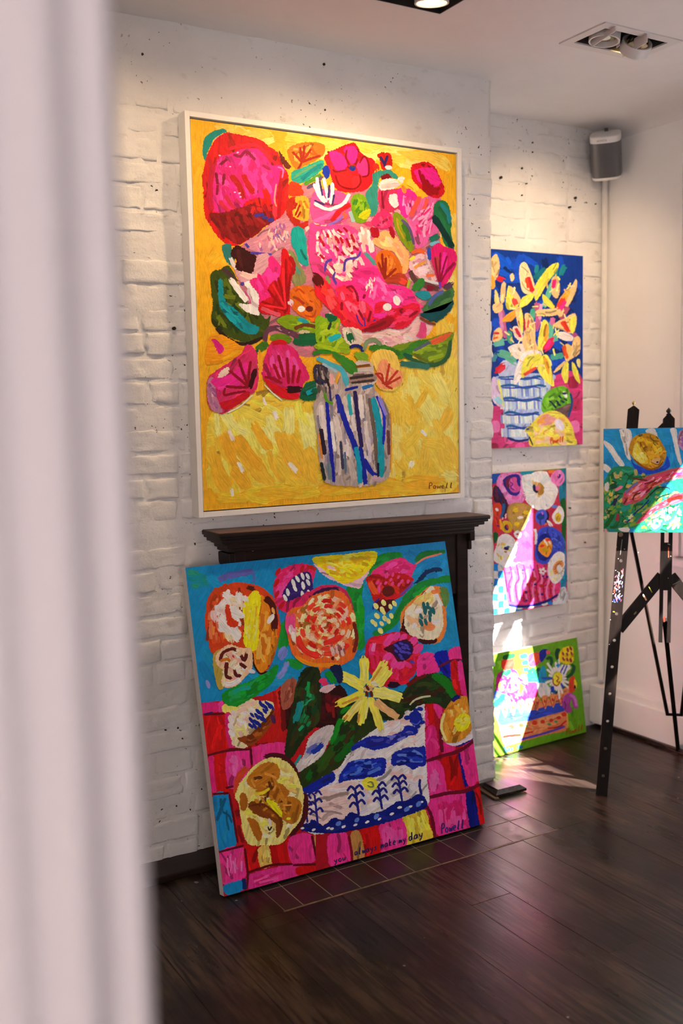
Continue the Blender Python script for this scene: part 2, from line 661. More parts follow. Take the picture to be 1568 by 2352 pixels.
def make_brick(wall, vn, rb, a, b, z0, z1, yf):
    nx, nz = max(4, int((b - a) / 0.014)), 6
    H = rb.choice((rb.uniform(-0.002, 0.002), rb.uniform(0.0, 0.0045), rb.uniform(0.001, 0.0055)))
    tx, tz = rb.uniform(-0.02, 0.02), rb.uniform(-0.04, 0.04)
    ph = rb.uniform(0, 50)
    vs_, fs = [], []
    xs = [0, 0.004] + [0.009 + (b - a - 0.018) * i / nx for i in range(nx + 1)] + [b - a - 0.004, b - a]
    zs = [0, 0.0035] + [0.008 + (z1 - z0 - 0.016) * i / nz for i in range(nz + 1)] + [z1 - z0 - 0.004, z1 - z0]
    NX, NZ = len(xs), len(zs)
    for j, zz in enumerate(zs):
        for i, xx in enumerate(xs):
            e = min(i, NX - 1 - i, j, NZ - 1 - j)
            h = (-0.010, H * 0.55 - 0.0006, H)[min(e, 2)]
            if e == 0 and 0 < j < NZ - 1:
                h = -0.0035
            if e >= 1:
                h += 0.0030 * vn.fbm((a + xx) * 30 + ph, (z0 + zz) * 40, 3) + tx * (xx - (b - a) / 2) + tz * (zz - (z1 - z0) / 2)
            wob = 0.0055 * vn.at((a + xx) * 40 + ph, (z0 + zz) * 40) if e < 2 else 0
            vs_.append((a + xx + wob, yf - h, z0 + zz + wob * 0.8))
    for j in range(NZ - 1):
        for i in range(NX - 1):
            k = j * NX + i
            fs.append((k, k + 1, k + NX + 1, k + NX))
    m = MB()
    m.add(vs_, fs)
    m.build('brick', 'brick_paint', wall, smooth='all', fix=False)


wall_breast = brick_wall('wall_chimney_breast', BX0, BX1, BR, 0.0, CEIL, 11, 'rough white painted brick chimney breast behind the framed painting', True, 2.46)
wall_alcove = brick_wall('wall_alcove', BX1 - 0.02, RX + 0.02, AL, 0.0, CEIL, 23, 'white painted brick alcove wall with the hanging canvases', False, None, None, 0.15)
one('wall_far_left', 'plaster_beige', lambda m: m.box(LX, BX0 + 0.02, AL, AL + 0.15, 0, CEIL), kind='structure', label='plain beige wall left of the chimney breast')
one('wall_left', 'plaster_beige', lambda m: m.box(LX - 0.15, LX, BY - 0.15, AL + 0.15, 0, CEIL), kind='structure', label='plain beige side wall beside the curtain')
for (px, py, r, yy) in ((745, 147, 0.0055, BR), (747, 252, 0.0035, BR), (401, 754, 0.006, BR), (1152, 407, 0.006, AL), (1323, 454, 0.0055, AL),
                        (1311, 475, 0.005, AL), (1224, 327, 0.004, AL), (1224, 349, 0.004, AL), (1200, 386, 0.004, AL), (1211, 421, 0.003, AL),
                        (1200, 448, 0.003, AL), (1369, 468, 0.003, AL), (1205, 1046, 0.003, AL), (1311, 1167, 0.004, AL), (1345, 1246, 0.004, AL)):
    P = on_y(px, py, yy - 0.012)
    w_ = wall_breast if yy == BR else wall_alcove
    m = MB()
    rr = random.Random(px)
    m.lathe((P.x, yy + 0.006, P.z), (0, -1, 0), [(r * 0.8, 0), (r * rr.uniform(0.8, 1.1), 0.0165), (r * 0.6, 0.0175)], 10)
    m.build('nail_hole', 'hole_dark', w_)

# ---- right wall with the side window
OY0, OY1, OZ0, OZ1 = WY0 - 0.06, WY1 + 0.06, 0.85, WZ1 + 0.05   # opening in the wall


def rw(m):
    m.box(RX, RX + 0.16, OY1, AL + 0.15, 0, CEIL)
    m.box(RX, RX + 0.16, BY - 0.15, OY0, 0, CEIL)
    m.box(RX, RX + 0.16, OY0, OY1, 0, OZ0)
    m.box(RX, RX + 0.16, OY0, OY1, OZ1, CEIL)


one('wall_right', 'plaster_white', rw, kind='structure', label='smooth white plaster wall with sash window behind the easel')
win = empty('window_1', (RX, (OY0 + OY1) / 2, OZ0), kind='structure', label='white sash window beside the easel letting in sunlight')


def win_frame(m):
    m.box(GX - 0.03, GX + 0.04, WY1, OY1, OZ0, OZ1)
    m.box(GX - 0.03, GX + 0.04, OY0, WY0, OZ0, OZ1)
    m.box(GX - 0.03, GX + 0.04, WY0, WY1, WZ1, OZ1)
    m.box(GX - 0.03, GX + 0.04, WY0, WY1, OZ0, WZ0)  # bottom rail made extra deep, out of view, to keep sun off the floor


sash = one('sash_frame', 'gloss_white', win_frame, win)
one('meeting_rail', 'gloss_white', lambda m: m.bbox(GX - 0.02, GX + 0.02, WY0, WY1, 1.55, 1.625, 0.004), win)
one('pane', 'window_glass', lambda m: m.box(GX - 0.002, GX + 0.002, WY0, WY1, WZ0, 1.555), sash)
one('pane', 'window_glass', lambda m: m.box(GX + 0.004, GX + 0.008, WY0, WY1, 1.62, WZ1), sash)


def arch(m):
    for (a, b, t) in ((0.0, 0.118, 0.012), (0.012, 0.035, 0.022), (0.05, 0.062, 0.017), (0.085, 0.115, 0.020)):
        # a,b measured inward from the outer edge of the architrave
        y1 = 3.02
        ztop = 2.59
        m.box(RX - t, RX + 0.0005, y1 - b, y1 - a, OZ0, ztop - b)
        m.box(RX - t, RX + 0.0005, OY0 - (3.02 - OY1) + a, OY0 - (3.02 - OY1) + b, OZ0, ztop - b)
        m.box(RX - t, RX + 0.0005, OY0 - (3.02 - OY1) + a, y1 - a, ztop - b, ztop - a)


one('architrave', 'gloss_white', arch, win)
one('window_sill', 'gloss_white', lambda m: m.bbox(RX - 0.055, GX, OY0 - 0.25, 3.085, OZ0 - 0.042, OZ0 - 0.008, 0.008), win)
blocker = one('sunblocker', 'sunblocker_cloth', lambda m: m.box(RX + 0.006, RX + 0.009, OY0 + 0.005, OY1 - 0.005, 1.865, OZ1), win, label='unseen pale blind drawn over the upper sash')  # added out of view to cut off the sun above this height
one('sunblocker_bar', 'gloss_white', lambda m: m.bbox(RX + 0.002, RX + 0.014, OY0 + 0.005, OY1 - 0.005, 1.855, 1.875, 0.003), blocker)

# ---- wall behind the camera with the shop window


def bw(m):
    m.box(LX - 0.15, SWX0, BY - 0.15, BY, 0, CEIL)
    m.box(SWX1, RX + 0.15, BY - 0.15, BY, 0, CEIL)
    m.box(SWX0, SWX1, BY - 0.15, BY, 0, SWZ0)
    m.box(SWX0, SWX1, BY - 0.15, BY, SWZ1, CEIL)


one('wall_back', 'plaster_beige', bw, kind='structure', label='plain beige wall around the shop window')
w2 = empty('window_2', ((SWX0 + SWX1) / 2, BY - 0.06, SWZ0), kind='structure', label='wide unseen shop window added for soft fill light opposite the paintings')
one('pane', 'window_glass', lambda m: m.box(SWX0, SWX1, BY - 0.062, BY - 0.058, SWZ0, SWZ1), w2)


def swf(m):
    for xx in (SWX0, (SWX0 + SWX1) / 2 - 0.03, SWX1 - 0.06):
        m.box(xx, xx + 0.06, BY - 0.09, BY - 0.03, SWZ0, SWZ1)
    m.box(SWX0, SWX1, BY - 0.088, BY - 0.032, SWZ0, SWZ0 + 0.06)
    m.box(SWX0, SWX1, BY - 0.088, BY - 0.032, SWZ1 - 0.06, SWZ1)


one('window_frame', 'gloss_white', swf, w2)

# ---- ceiling with recesses for two spotlights and one added, unseen fixture
F1 = (1.685, 2.005, 2.505, 2.665)     # will be tuned from pixels below
c1 = on_z(1010, 33, CEIL)
F1 = (c1.x - 0.34, c1.x, c1.y - 0.17, c1.y)
a_, b_, c_ = on_z(1314, 95, CEIL), on_z(1390, 62, CEIL), on_z(1540, 93, CEIL)
F2 = (b_.x, c_.x, b_.y, a_.y)
F0 = (F1[0] - 0.78, F1[1] - 0.78, F1[2], F1[3])  # unseen fixture, added to warm the wall left of the frame
xs_ = sorted({LX - 0.15, RX + 0.15, F0[0], F0[1], F1[0], F1[1], F2[0], F2[1]})
ys_ = sorted({BY - 0.15, AL + 0.15, F1[2], F1[3], F2[2], F2[3]})


def ceil_fn(m):
    for i in range(len(xs_) - 1):
        for j in range(len(ys_) - 1):
            xm, ym = (xs_[i] + xs_[i + 1]) / 2, (ys_[j] + ys_[j + 1]) / 2
            if any(F[0] < xm < F[1] and F[2] < ym < F[3] for F in (F0, F1, F2)):
                continue
            m.box(xs_[i], xs_[i + 1], ys_[j], ys_[j + 1], CEIL, CEIL + 0.16)


one('ceiling', 'ceiling_white', ceil_fn, kind='structure', label='smooth white ceiling with recessed spotlights')
# soft plaster cove where the ceiling meets the right wall


def cove(m):
    n = 10
    R = 0.16
    pr = []
    for k in range(n + 1):
        t = math.pi / 2 * k / n
        pr.append((RX - 0.16 + 0.16 * math.sin(t) * 0.999, CEIL - 0.055 + 0.055 * math.cos(t)))
    vs_, fs = [], []
    for yy in (BY + 0.01, AL - 0.002):
        for (xx, zz) in pr:
            vs_.append((xx, yy, zz))
        vs_.append((RX + 0.001, yy, CEIL + 0.001))
    N = n + 2
    for k in range(N):
        fs.append((k, (k + 1) % N, N + (k + 1) % N, N + k))
    fs.append(tuple(range(N)))
    fs.append(tuple(reversed(range(N, 2 * N))))
    m.add(vs_, fs)


one('trim_1', 'ceiling_white', cove, kind='structure', smooth=True, label='rounded plaster cove between ceiling and right wall')

# ---- skirtings
one('baseboard_right', 'gloss_white', lambda m: (m.bbox(RX - 0.04, RX + 0.005, BY + 0.01, AL - 0.01, 0.016, 0.155, 0.003), m.bbox(RX - 0.028, RX + 0.005, BY + 0.01, AL - 0.01, 0.15, 0.19, 0.006)),
    kind='structure', label='white skirting board along the right wall')
one('trim_2', 'floor_wood', lambda m: m.bbox(RX - 0.055, RX - 0.02, BY + 0.01, AL - 0.02, 0.0, 0.017, 0.002), kind='structure', label='dark strip under the white skirting board')
one('trim_3', 'gloss_white', lambda m: m.bbox(RX - 0.085, RX - 0.039, AL - 0.075, AL - 0.004, 0.017, 0.195, 0.003), kind='structure', label='small white boxed end of the skirting in the alcove corner')
one('trim_4', 'mantel_wood', lambda m: m.bbox(BX0, 1.375, BR - 0.125, BR + 0.01, 0.0, 0.022, 0.004), kind='structure', label='dark wooden strip at the foot of the chimney breast')

# ================================================================== PAINTINGS


def catmull(pts, closed, step):
    n = len(pts)
    out = []
    rng = range(n) if closed else range(n - 1)
    for i in rng:
        if closed:
            p0, p1, p2, p3 = pts[(i - 1) % n], pts[i], pts[(i + 1) % n], pts[(i + 2) % n]
        else:
            p0, p1, p2, p3 = pts[max(0, i - 1)], pts[i], pts[i + 1], pts[min(n - 1, i + 2)]
        d = math.hypot(p2[0] - p1[0], p2[1] - p1[1])
        k = max(1, int(d / step))
        for s in range(k):
            t = s / k
            t2, t3 = t * t, t * t * t
            out.append(tuple(0.5 * (2 * p1[c] + (p2[c] - p0[c]) * t + (2 * p0[c] - 5 * p1[c] + 4 * p2[c] - p3[c]) * t2 + (3 * p1[c] - p0[c] - 3 * p2[c] + p3[c]) * t3) for c in (0, 1)))
    if not closed:
        out.append(tuple(pts[-1]))
    return out


LET = {
    'P': [[(0.1, 0), (0.15, 1), (0.55, 0.95), (0.55, 0.6), (0.15, 0.5)]],
    'T': [[(0, 1), (0.7, 1)], [(0.35, 1), (0.35, 0)]],
    'o': [[(0.3, 0.55), (0.08, 0.4), (0.12, 0.08), (0.4, 0.02), (0.5, 0.3), (0.3, 0.55)]],
    'w': [[(0, 0.5), (0.12, 0.02), (0.3, 0.4), (0.45, 0.02), (0.62, 0.52)]],
    'e': [[(0.05, 0.28), (0.42, 0.32), (0.35, 0.55), (0.1, 0.45), (0.1, 0.08), (0.45, 0.06)]],
    'l': [[(0.08, 0.05), (0.25, 0.9), (0.32, 0.98), (0.22, 0.5), (0.2, 0.05), (0.38, 0.05)]],
    'y': [[(0.02, 0.52), (0.15, 0.18), (0.4, 0.2)], [(0.45, 0.55), (0.35, 0.0), (0.1, -0.35)]],
    'u': [[(0.05, 0.52), (0.1, 0.06), (0.35, 0.08), (0.45, 0.5), (0.46, 0.03)]],
    'a': [[(0.42, 0.5), (0.1, 0.45), (0.08, 0.05), (0.35, 0.1), (0.45, 0.5), (0.48, 0.03)]],
    's': [[(0.4, 0.52), (0.12, 0.42), (0.38, 0.2), (0.05, 0.02)]],
    'm': [[(0.02, 0.02), (0.06, 0.5), (0.2, 0.45), (0.25, 0.05), (0.3, 0.45), (0.45, 0.45), (0.5, 0.03)]],
    'k': [[(0.08, 0.02), (0.1, 0.95)], [(0.42, 0.55), (0.12, 0.28), (0.45, 0.02)]],
    'd': [[(0.42, 0.45), (0.1, 0.45), (0.08, 0.05), (0.35, 0.08), (0.42, 0.95), (0.48, 0.03)]],
    't': [[(0.25, 0.9), (0.22, 0.08), (0.42, 0.05)], [(0.05, 0.58), (0.45, 0.6)]],
    'h': [[(0.08, 0.02), (0.1, 0.95)], [(0.1, 0.35), (0.35, 0.5), (0.42, 0.03)]],
}


class Painting:
    """brush work laid on a canvas plane as thin overlapping coats of paint"""

    def __init__(self, P, ax, ay, nrm, w, h, white, seed, cell=5.0, brush=9.0):
        self.brush = brush
        self.P, self.ax, self.ay, self.n, self.w, self.h = P, ax, ay, nrm, w, h   # P = bottom-left front corner
        self.white = lin(white)
        self.v, self.f, self.c, self.uv = [], [], [], []
        self.rd = random.Random(seed)
        self.cell = cell
        self.hm = np.zeros((int(2352 / cell) + 4, int(1700 / cell) + 4), dtype=np.int32)
        self.crop(0, 0, 1)

    def crop(self, ox, oy, s):
        self.ox, self.oy, self.s = ox, oy, s

    def px(self, pts):
        if pts and not isinstance(pts[0], (tuple, list)):
            pts = list(zip(pts[0::2], pts[1::2]))
        return [(self.ox + p[0] / self.s, self.oy + p[1] / self.s) for p in pts]

    def col(self, c):
        r = self.rd
        j = r.uniform(0.94, 1.06)
        return tuple(min(0.85, max(0.0015, (v / wv) ** 1.22 * 0.72 * j)) for v, wv in zip(lin(c), self.white))

    def cover(self, pts, faces):
        """which cells of the height map a coat of paint covers"""
        c = self.cell
        H, W = self.hm.shape
        if len(faces) == 1:
            X = np.array([p[0] for p in pts]) / c
            Y = np.array([p[1] for p in pts]) / c
            x0, x1 = max(0, int(X.min()) - 1), min(W, int(X.max()) + 2)
            y0, y1 = max(0, int(Y.min()) - 1), min(H, int(Y.max()) + 2)
            if x1 <= x0 or y1 <= y0:
                return None
            gx, gy = np.meshgrid(np.arange(x0, x1) + 0.5, np.arange(y0, y1) + 0.5)
            ins = np.zeros(gx.shape, dtype=bool)
            for i in range(len(X)):
                ax_, ay_, bx_, by_ = X[i], Y[i], X[i - 1], Y[i - 1]
                if ay_ != by_:
                    ins ^= ((ay_ > gy) != (by_ > gy)) & (gx < (bx_ - ax_) * (gy - ay_) / (by_ - ay_) + ax_)
            ii = np.clip((X - x0).astype(int), 0, x1 - x0 - 1)
            jj = np.clip((Y - y0).astype(int), 0, y1 - y0 - 1)
            ins[jj, ii] = True
            d = ins.copy()
            d[1:] |= ins[:-1]
            d[:-1] |= ins[1:]
            e = d.copy()
            e[:, 1:] |= d[:, :-1]
            e[:, :-1] |= d[:, 1:]
            return (slice(y0, y1), slice(x0, x1)), e
        xs_a = [p[0] / c for p in pts]
        ys_a = [p[1] / c for p in pts]
        x0, x1 = max(0, int(min(xs_a)) - 1), min(W, int(max(xs_a)) + 2)
        y0, y1 = max(0, int(min(ys_a)) - 1), min(H, int(max(ys_a)) + 2)
        if x1 <= x0 or y1 <= y0:
            return None
        e = np.zeros((y1 - y0, x1 - x0), dtype=bool)
        for f in faces:
            a = max(0, int(min(xs_a[i] for i in f)) - x0)
            b = int(max(xs_a[i] for i in f)) - x0 + 1
            g = max(0, int(min(ys_a[i] for i in f)) - y0)
            h = int(max(ys_a[i] for i in f)) - y0 + 1
            e[g:h, a:b] = True
        return (slice(y0, y1), slice(x0, x1)), e

    def emit(self, pts, faces, uv, color, dh=None):
        b = len(self.v)
        cv = self.cover(pts, faces)
        lay = 1
        if cv is not None:
            sub = self.hm[cv[0]]
            lay = int(sub[cv[1]].max()) + 1 if cv[1].any() else 1
            sub[cv[1]] = lay
        off = self.n * (0.0003 + 0.00001 * lay)
        for ip, p in enumerate(pts):
            H = hit(p[0], p[1], self.P, self.n) - self.P
            a = min(self.w, max(0, H.dot(self.ax)))
            c = min(self.h, max(0, H.dot(self.ay)))
            self.v.append(self.P + self.ax * a + self.ay * c + off + (self.n * dh[ip] if dh else self.n * 0))
        self.f += [tuple(b + i for i in f) for f in faces]
        cc = self.col(color)
        self.c += [cc] * len(pts)
        ou, ov = self.rd.uniform(0, 90), self.rd.uniform(0, 90)
        self.uv += [(u * 0.12 + ou, v * 0.12 + ov) for u, v in uv]

    def B(self, color, *pts, a=None, j=0.6, sharp=False, auto=True):
        P = self.px(list(pts))
        Q = catmull(P, True, 4.0) if not sharp else P
        r = self.rd
        cx_ = sum(p[0] for p in Q) / len(Q)
        cy_ = sum(p[1] for p in Q) / len(Q)
        if not sharp:
            fz = 0.085 * self.brush if auto else 0.25
            st = max(1.2, 0.19 * self.brush) if auto else 2.0
            Q2 = []
            for i in range(len(Q)):
                p, q = Q[i], Q[(i + 1) % len(Q)]
                d = math.hypot(q[0] - p[0], q[1] - p[1])
                k = max(1, int(d / st))
                for s_ in range(k):
                    t = s_ / k
                    Q2.append((p[0] + (q[0] - p[0]) * t + r.gauss(0, fz), p[1] + (q[1] - p[1]) * t + r.gauss(0, fz)))
            Q = Q2
        if a is None:
            sxx = sum((p[0] - cx_) ** 2 for p in Q)
            syy = sum((p[1] - cy_) ** 2 for p in Q)
            sxy = sum((p[0] - cx_) * (p[1] - cy_) for p in Q)
            a = 0.5 * math.atan2(2 * sxy, sxx - syy)
        else:
            a = math.radians(a)
        ca, sa = math.cos(a), math.sin(a)
        uv = [((p[0] - cx_) * ca + (p[1] - cy_) * sa, -(p[0] - cx_) * sa + (p[1] - cy_) * ca) for p in Q]
        A = sum(Q[i][0] * Q[(i + 1) % len(Q)][1] - Q[(i + 1) % len(Q)][0] * Q[i][1] for i in range(len(Q)))
        idx = tuple(range(len(Q)))
        area = abs(A) / 2
        bw_ = self.brush
        self.emit(Q, [idx if A < 0 else idx[::-1]], uv, color)
        if auto and not sharp and area > bw_ * bw_ * 5:
            base = [int(color.lstrip('#')[k:k + 2], 16) for k in (0, 2, 4)]
            xs_b = [p[0] for p in Q]
            ys_b = [p[1] for p in Q]

            def inside(x_, y_):
                c = False
                for i in range(0, len(Q)):
                    p, q = Q[i], Q[i - 1]
                    if (p[1] > y_) != (q[1] > y_) and x_ < (q[0] - p[0]) * (y_ - p[1]) / (q[1] - p[1]) + p[0]:
                        c = not c
                return c
            for _ in range(int(min(160, area / (bw_ * bw_ * 3.2)))):
                x_, y_ = r.uniform(min(xs_b), max(xs_b)), r.uniform(min(ys_b), max(ys_b))
                an = a + r.gauss(0, 0.35)
                l = bw_ * r.uniform(1.4, 3.4)
                dx, dy = math.cos(an) * l, math.sin(an) * l
                if not (inside(x_, y_) and inside(x_ - dx * 0.85, y_ - dy * 0.85) and inside(x_ + dx * 0.85, y_ + dy * 0.85)):
                    continue
                k = r.choice((0.72, 0.82, 0.9, 0.95, 1.06, 1.12))
                t = r.uniform(0, 0.09)
                tint = r.choice(((255, 235, 200), (230, 120, 60), (200, 60, 110), (255, 220, 90)))
                cc = [min(255, max(0, (v * (1 - t) + w2 * t) * k)) for v, w2 in zip(base, tint)]
                bend = r.gauss(0, 0.15) * l
                self.S('#%02x%02x%02x' % tuple(int(v) for v in cc), bw_ * r.uniform(0.45, 1.1), (x_ - dx, y_ - dy), (x_ + bend * math.sin(an), y_ - bend * math.cos(an)), (x_ + dx, y_ + dy), raw=True, taper=0.35)

    def S(self, color, w, *pts, taper=0.55, j=0.7, raw=False, rag=True):
        ctr = []
        P = self.px(list(pts)) if not raw else list(pts)
        if len(P) < 2:
            return
        w = w / self.s if not raw else w
        Q = catmull(P, False, max(2.0, w * 0.35))
        r = self.rd
        n = len(Q)
        if n < 3:
            Q = [Q[0], ((Q[0][0] + Q[-1][0]) / 2, (Q[0][1] + Q[-1][1]) / 2), Q[-1]]
            n = 3
        pts_, uv, L = [], [], 0
        jj = min(j, w * 0.045)
        for i in range(n):
            p0, p1 = Q[max(0, i - 1)], Q[min(n - 1, i + 1)]
            dx, dy = p1[0] - p0[0], p1[1] - p0[1]
            d = math.hypot(dx, dy) or 1
            nx, ny = -dy / d, dx / d
            t = i / (n - 1)
            e = min(t, 1 - t)
            k = 1.0 if e > 0.16 else taper + (1 - taper) * math.sqrt(max(0, e / 0.16))
            if i:
                L += math.hypot(Q[i][0] - Q[i - 1][0], Q[i][1] - Q[i - 1][1])
            hw = w / 2 * k + r.gauss(0, jj)
            ctr.append((Q[i], nx, ny, hw, L))
        LN = 1 if not rag else (2 if w < 5 else (4 if w < 14 else 6))
        if LN == 1:
            for (q, nx, ny, hw, L_) in ctr:
                for sd in (-1, 1):
                    pts_.append((q[0] + nx * hw * sd, q[1] + ny * hw * sd))
                    uv.append((L_, sd * w / 2))
            self.emit(pts_, [(2 * i, 2 * i + 1, 2 * i + 3, 2 * i + 2) for i in range(n - 1)], uv, color, [7e-6 * (k // 2) / n for k in range(2 * n)])
            return
        # bristle lanes: each lane starts and lifts off the canvas a little earlier or later
        fs, dhs = [], []
        for ln in range(LN):
            s0, s1 = -1 + 2 * ln / LN, -1 + 2 * (ln + 1) / LN
            ext0, ext1 = r.uniform(-0.35, 0.12) * w, r.uniform(-0.5, 0.25) * w
            rows_ = []
            for i, (q, nx, ny, hw, L_) in enumerate(ctr):
                sx_, sy_ = (0, 0)
                if i == 0:
                    dx, dy = ctr[1][0][0] - q[0], ctr[1][0][1] - q[1]
                    d = math.hypot(dx, dy) or 1
                    e_ = -max(ext0, -0.8 * d)
                    sx_, sy_ = dx / d * e_, dy / d * e_
                elif i == n - 1:
                    dx, dy = q[0] - ctr[i - 1][0][0], q[1] - ctr[i - 1][0][1]
                    d = math.hypot(dx, dy) or 1
                    e_ = max(ext1, -0.8 * d)
                    sx_, sy_ = dx / d * e_, dy / d * e_
                g_ = r.gauss(0, 0.03 * w)
                h0, h1 = hw + (g_ if ln == 0 else 0), hw + (g_ if ln == LN - 1 else 0)
                rows_.append(((q[0] + nx * h0 * s0 + sx_, q[1] + ny * h0 * s0 + sy_), (q[0] + nx * h1 * s1 + sx_, q[1] + ny * h1 * s1 + sy_), L_))
            b0 = len(pts_)
            for ir, (p, q, L_) in enumerate(rows_):
                pts_ += [p, q]
                dhs += [4e-6 * ir / n + 8e-7 * ln] * 2
                uv += [(L_, s0 * w / 2), (L_, s1 * w / 2)]
            fs += [(b0 + 2 * i, b0 + 2 * i + 1, b0 + 2 * i + 3, b0 + 2 * i + 2) for i in range(n - 1)]
        self.emit(pts_, fs, uv, color, dhs)

    def D(self, color, r, *pts, asp=1.3, a=0):
        for p in self.px(list(pts)):
            rr = r / self.s * self.rd.uniform(0.85, 1.15)
            an = math.radians(a + self.rd.uniform(-12, 12))
            Q = []
            for k in range(10):
                t = 2 * math.pi * k / 10
                xx, yy = rr * asp * math.cos(t), rr / asp * math.sin(t)
                Q.append((p[0] + xx * math.cos(an) - yy * math.sin(an), p[1] + xx * math.sin(an) + yy * math.cos(an)))
            s0, o0 = self.s, (self.ox, self.oy)
            self.crop(0, 0, 1)
            self.B(color, *Q, j=0.3, auto=False)
            self.s, (self.ox, self.oy) = s0, o0

    def F(self, cols_, poly, n, ln, w, ang, aj=18):
        P = self.px(list(poly))
        x0, x1 = min(p[0] for p in P), max(p[0] for p in P)
        y0, y1 = min(p[1] for p in P), max(p[1] for p in P)
        r = self.rd

        def inside(x_, y_):
            c = False
            for i in range(len(P)):
                a, b = P[i], P[i - 1]
                if (a[1] > y_) != (b[1] > y_) and x_ < (b[0] - a[0]) * (y_ - a[1]) / (b[1] - a[1]) + a[0]:
                    c = not c
            return c
        k = tries = 0
        while k < n and tries < n * 8:
            tries += 1
            x_, y_ = r.uniform(x0, x1), r.uniform(y0, y1)
            an = math.radians((ang(x_, y_) if callable(ang) else ang) + r.gauss(0, aj))
            l = ln / self.s * r.uniform(0.6, 1.3) / 2
            dx, dy = math.cos(an) * l, math.sin(an) * l
            if not (inside(x_, y_) and inside(x_ - dx, y_ - dy) and inside(x_ + dx, y_ + dy)):
                continue
            bend = r.gauss(0, 0.12) * l
            self.S(r.choice(cols_), w / self.s * r.uniform(0.6, 1.3), (x_ - dx, y_ - dy), (x_ + bend * math.sin(an), y_ - bend * math.cos(an)), (x_ + dx, y_ + dy), raw=True)
            k += 1

    def radial(self, color, w, c, *ends):
        for e in ends:
            m_ = ((c[0] + e[0]) / 2 + self.rd.gauss(0, 4), (c[1] + e[1]) / 2 + self.rd.gauss(0, 4))
            self.S(color, w, c, m_, e)

    def write(self, text, x0, y0, x1, y1, h, color, w, adv=0.62):
        n = len(text)
        dx, dy = (x1 - x0) / n, (y1 - y0) / n
        for i, ch in enumerate(text):
            for st in LET.get(ch, []):
                pts = []
                for (a, b) in st:
                    X = x0 + dx * (i + a * 1.35)
                    Y = y0 + dy * (i + a * 1.35) - b * h
                    pts.append((X, Y))
                self.S(color, w, *pts, taper=0.8, j=0.15, rag=False)

    def build(self, parent):
        off = parent.matrix_basis.translation
        if parent.parent is not None:
            off = off + parent.parent.matrix_basis.translation
        me = bpy.data.meshes.new('paint_layer')
        me.from_pydata([tuple(v - off) for v in self.v], [], self.f)
        at = me.color_attributes.new('paint', 'FLOAT_COLOR', 'POINT')
        at.data.foreach_set('color', [k for c in self.c for k in (*c, 1.0)])
        uvl = me.uv_layers.new(name='stroke')
        li = np.empty(len(me.loops), dtype=np.int32)
        me.loops.foreach_get('vertex_index', li)
        uvl.data.foreach_set('uv', np.array(self.uv, dtype=np.float32)[li].ravel())
        me.materials.append(M['oil_paint'])
        o = bpy.data.objects.new('paint_layer', me)
        return link(o, parent)


UX, UZ, UNY = Vector((1, 0, 0)), Vector((0, 0, 1)), Vector((0, -1, 0))
ALLP = (0, 0, 1568, 0, 1568, 2352, 0, 2352)


def rect(p, q):
    return (p, q)


# ------------------------------------------------ large framed painting on the chimney breast
FX0, FX1, FZ0, FZ1 = 1.264, 2.344, 1.163, 2.446
FY = BR - 0.062
fp = empty('framed_painting', (1.804, BR - 0.03, FZ0), label='large white-framed painting of pink flowers in a striped vase on yellow', cat='painting')
for (a, b, c, d) in ((FX0, FX0 + 0.0165, FZ0, FZ1), (FX1 - 0.0185, FX1, FZ0, FZ1), (FX0 + 0.0165, FX1 - 0.0185, FZ0, FZ0 + 0.0175), (FX0 + 0.0165, FX1 - 0.0185, FZ1 - 0.0165, FZ1)):
    one('frame_rail', 'frame_white', lambda m: m.bbox(a, b, FY, BR - 0.006, c, d, 0.0012), fp)
one('backing_board', 'dark_gap', lambda m: m.box(FX0 + 0.012, FX1 - 0.012, BR - 0.020, BR - 0.012, FZ0 + 0.012, FZ1 - 0.012), fp)
KX0, KX1, KZ0, KZ1 = FX0 + 0.0205, FX1 - 0.0225, FZ0 + 0.0215, FZ1 - 0.0225
fpc = one('canvas', 'canvas_edge', lambda m: m.bbox(KX0, KX1, FY + 0.006, BR - 0.020, KZ0, KZ1, 0.001), fp)
A = Painting(Vector((KX0, FY + 0.006, KZ0)), UX, UZ, UNY, KX1 - KX0, KZ1 - KZ0, '#dad2c4', 1)
A.B('#f0b42c', 380, 200, 1120, 300, 1120, 1150, 400, 1250, sharp=True)
A.F(['#f0b02a', '#f0aa26', '#f1b432', '#f0ae2a'], (440, 270, 1045, 345, 1055, 830, 460, 900), 130, 110, 36, 80, 40)
A.F(['#f4c860', '#efc050', '#f6d27a'], (470, 275, 1040, 345, 1040, 400, 470, 320), 40, 70, 22, 10)
A.F(['#f4c860', '#f6d684', '#efc24e'], (1000, 420, 1050, 420, 1056, 1110, 1010, 1110), 40, 70, 20, 88)
A.B('#f6cc4e', 480, 960, 600, 900, 735, 920, 740, 1110, 600, 1130, 500, 1140)
A.F(['#f7d058', '#f8d96a', '#f5c846', '#f6cf52'], (475, 930, 740, 905, 745, 1120, 480, 1160), 90, 90, 34, 58, 22)
A.F(['#fadf62', '#f9e486'], (490, 930, 740, 910, 740, 1060, 500, 1060), 18, 70, 20, 75, 15)
A.B('#f6cc54', 890, 860, 1050, 830, 1054, 1110, 890, 1115)
A.F(['#f6cf60', '#f5c850', '#f7d676', '#f5c444'], (890, 860, 1050, 840, 1056, 1110, 890, 1120), 80, 80, 30, 70, 25)
A.F(['#f5bc40', '#f4b436'], (470, 950, 730, 960, 740, 1110, 480, 1160), 20, 100, 22, 58, 8)
A.F(['#f5c44a', '#f5bf40'], (890, 850, 1050, 880, 1050, 1100, 890, 1110), 14, 60, 22, 65, 25)
A.F(['#f4bc38', '#f6c83e', '#f2b430'], (480, 1125, 1050, 1085, 1050, 1118, 480, 1165), 40, 80, 14, -4)
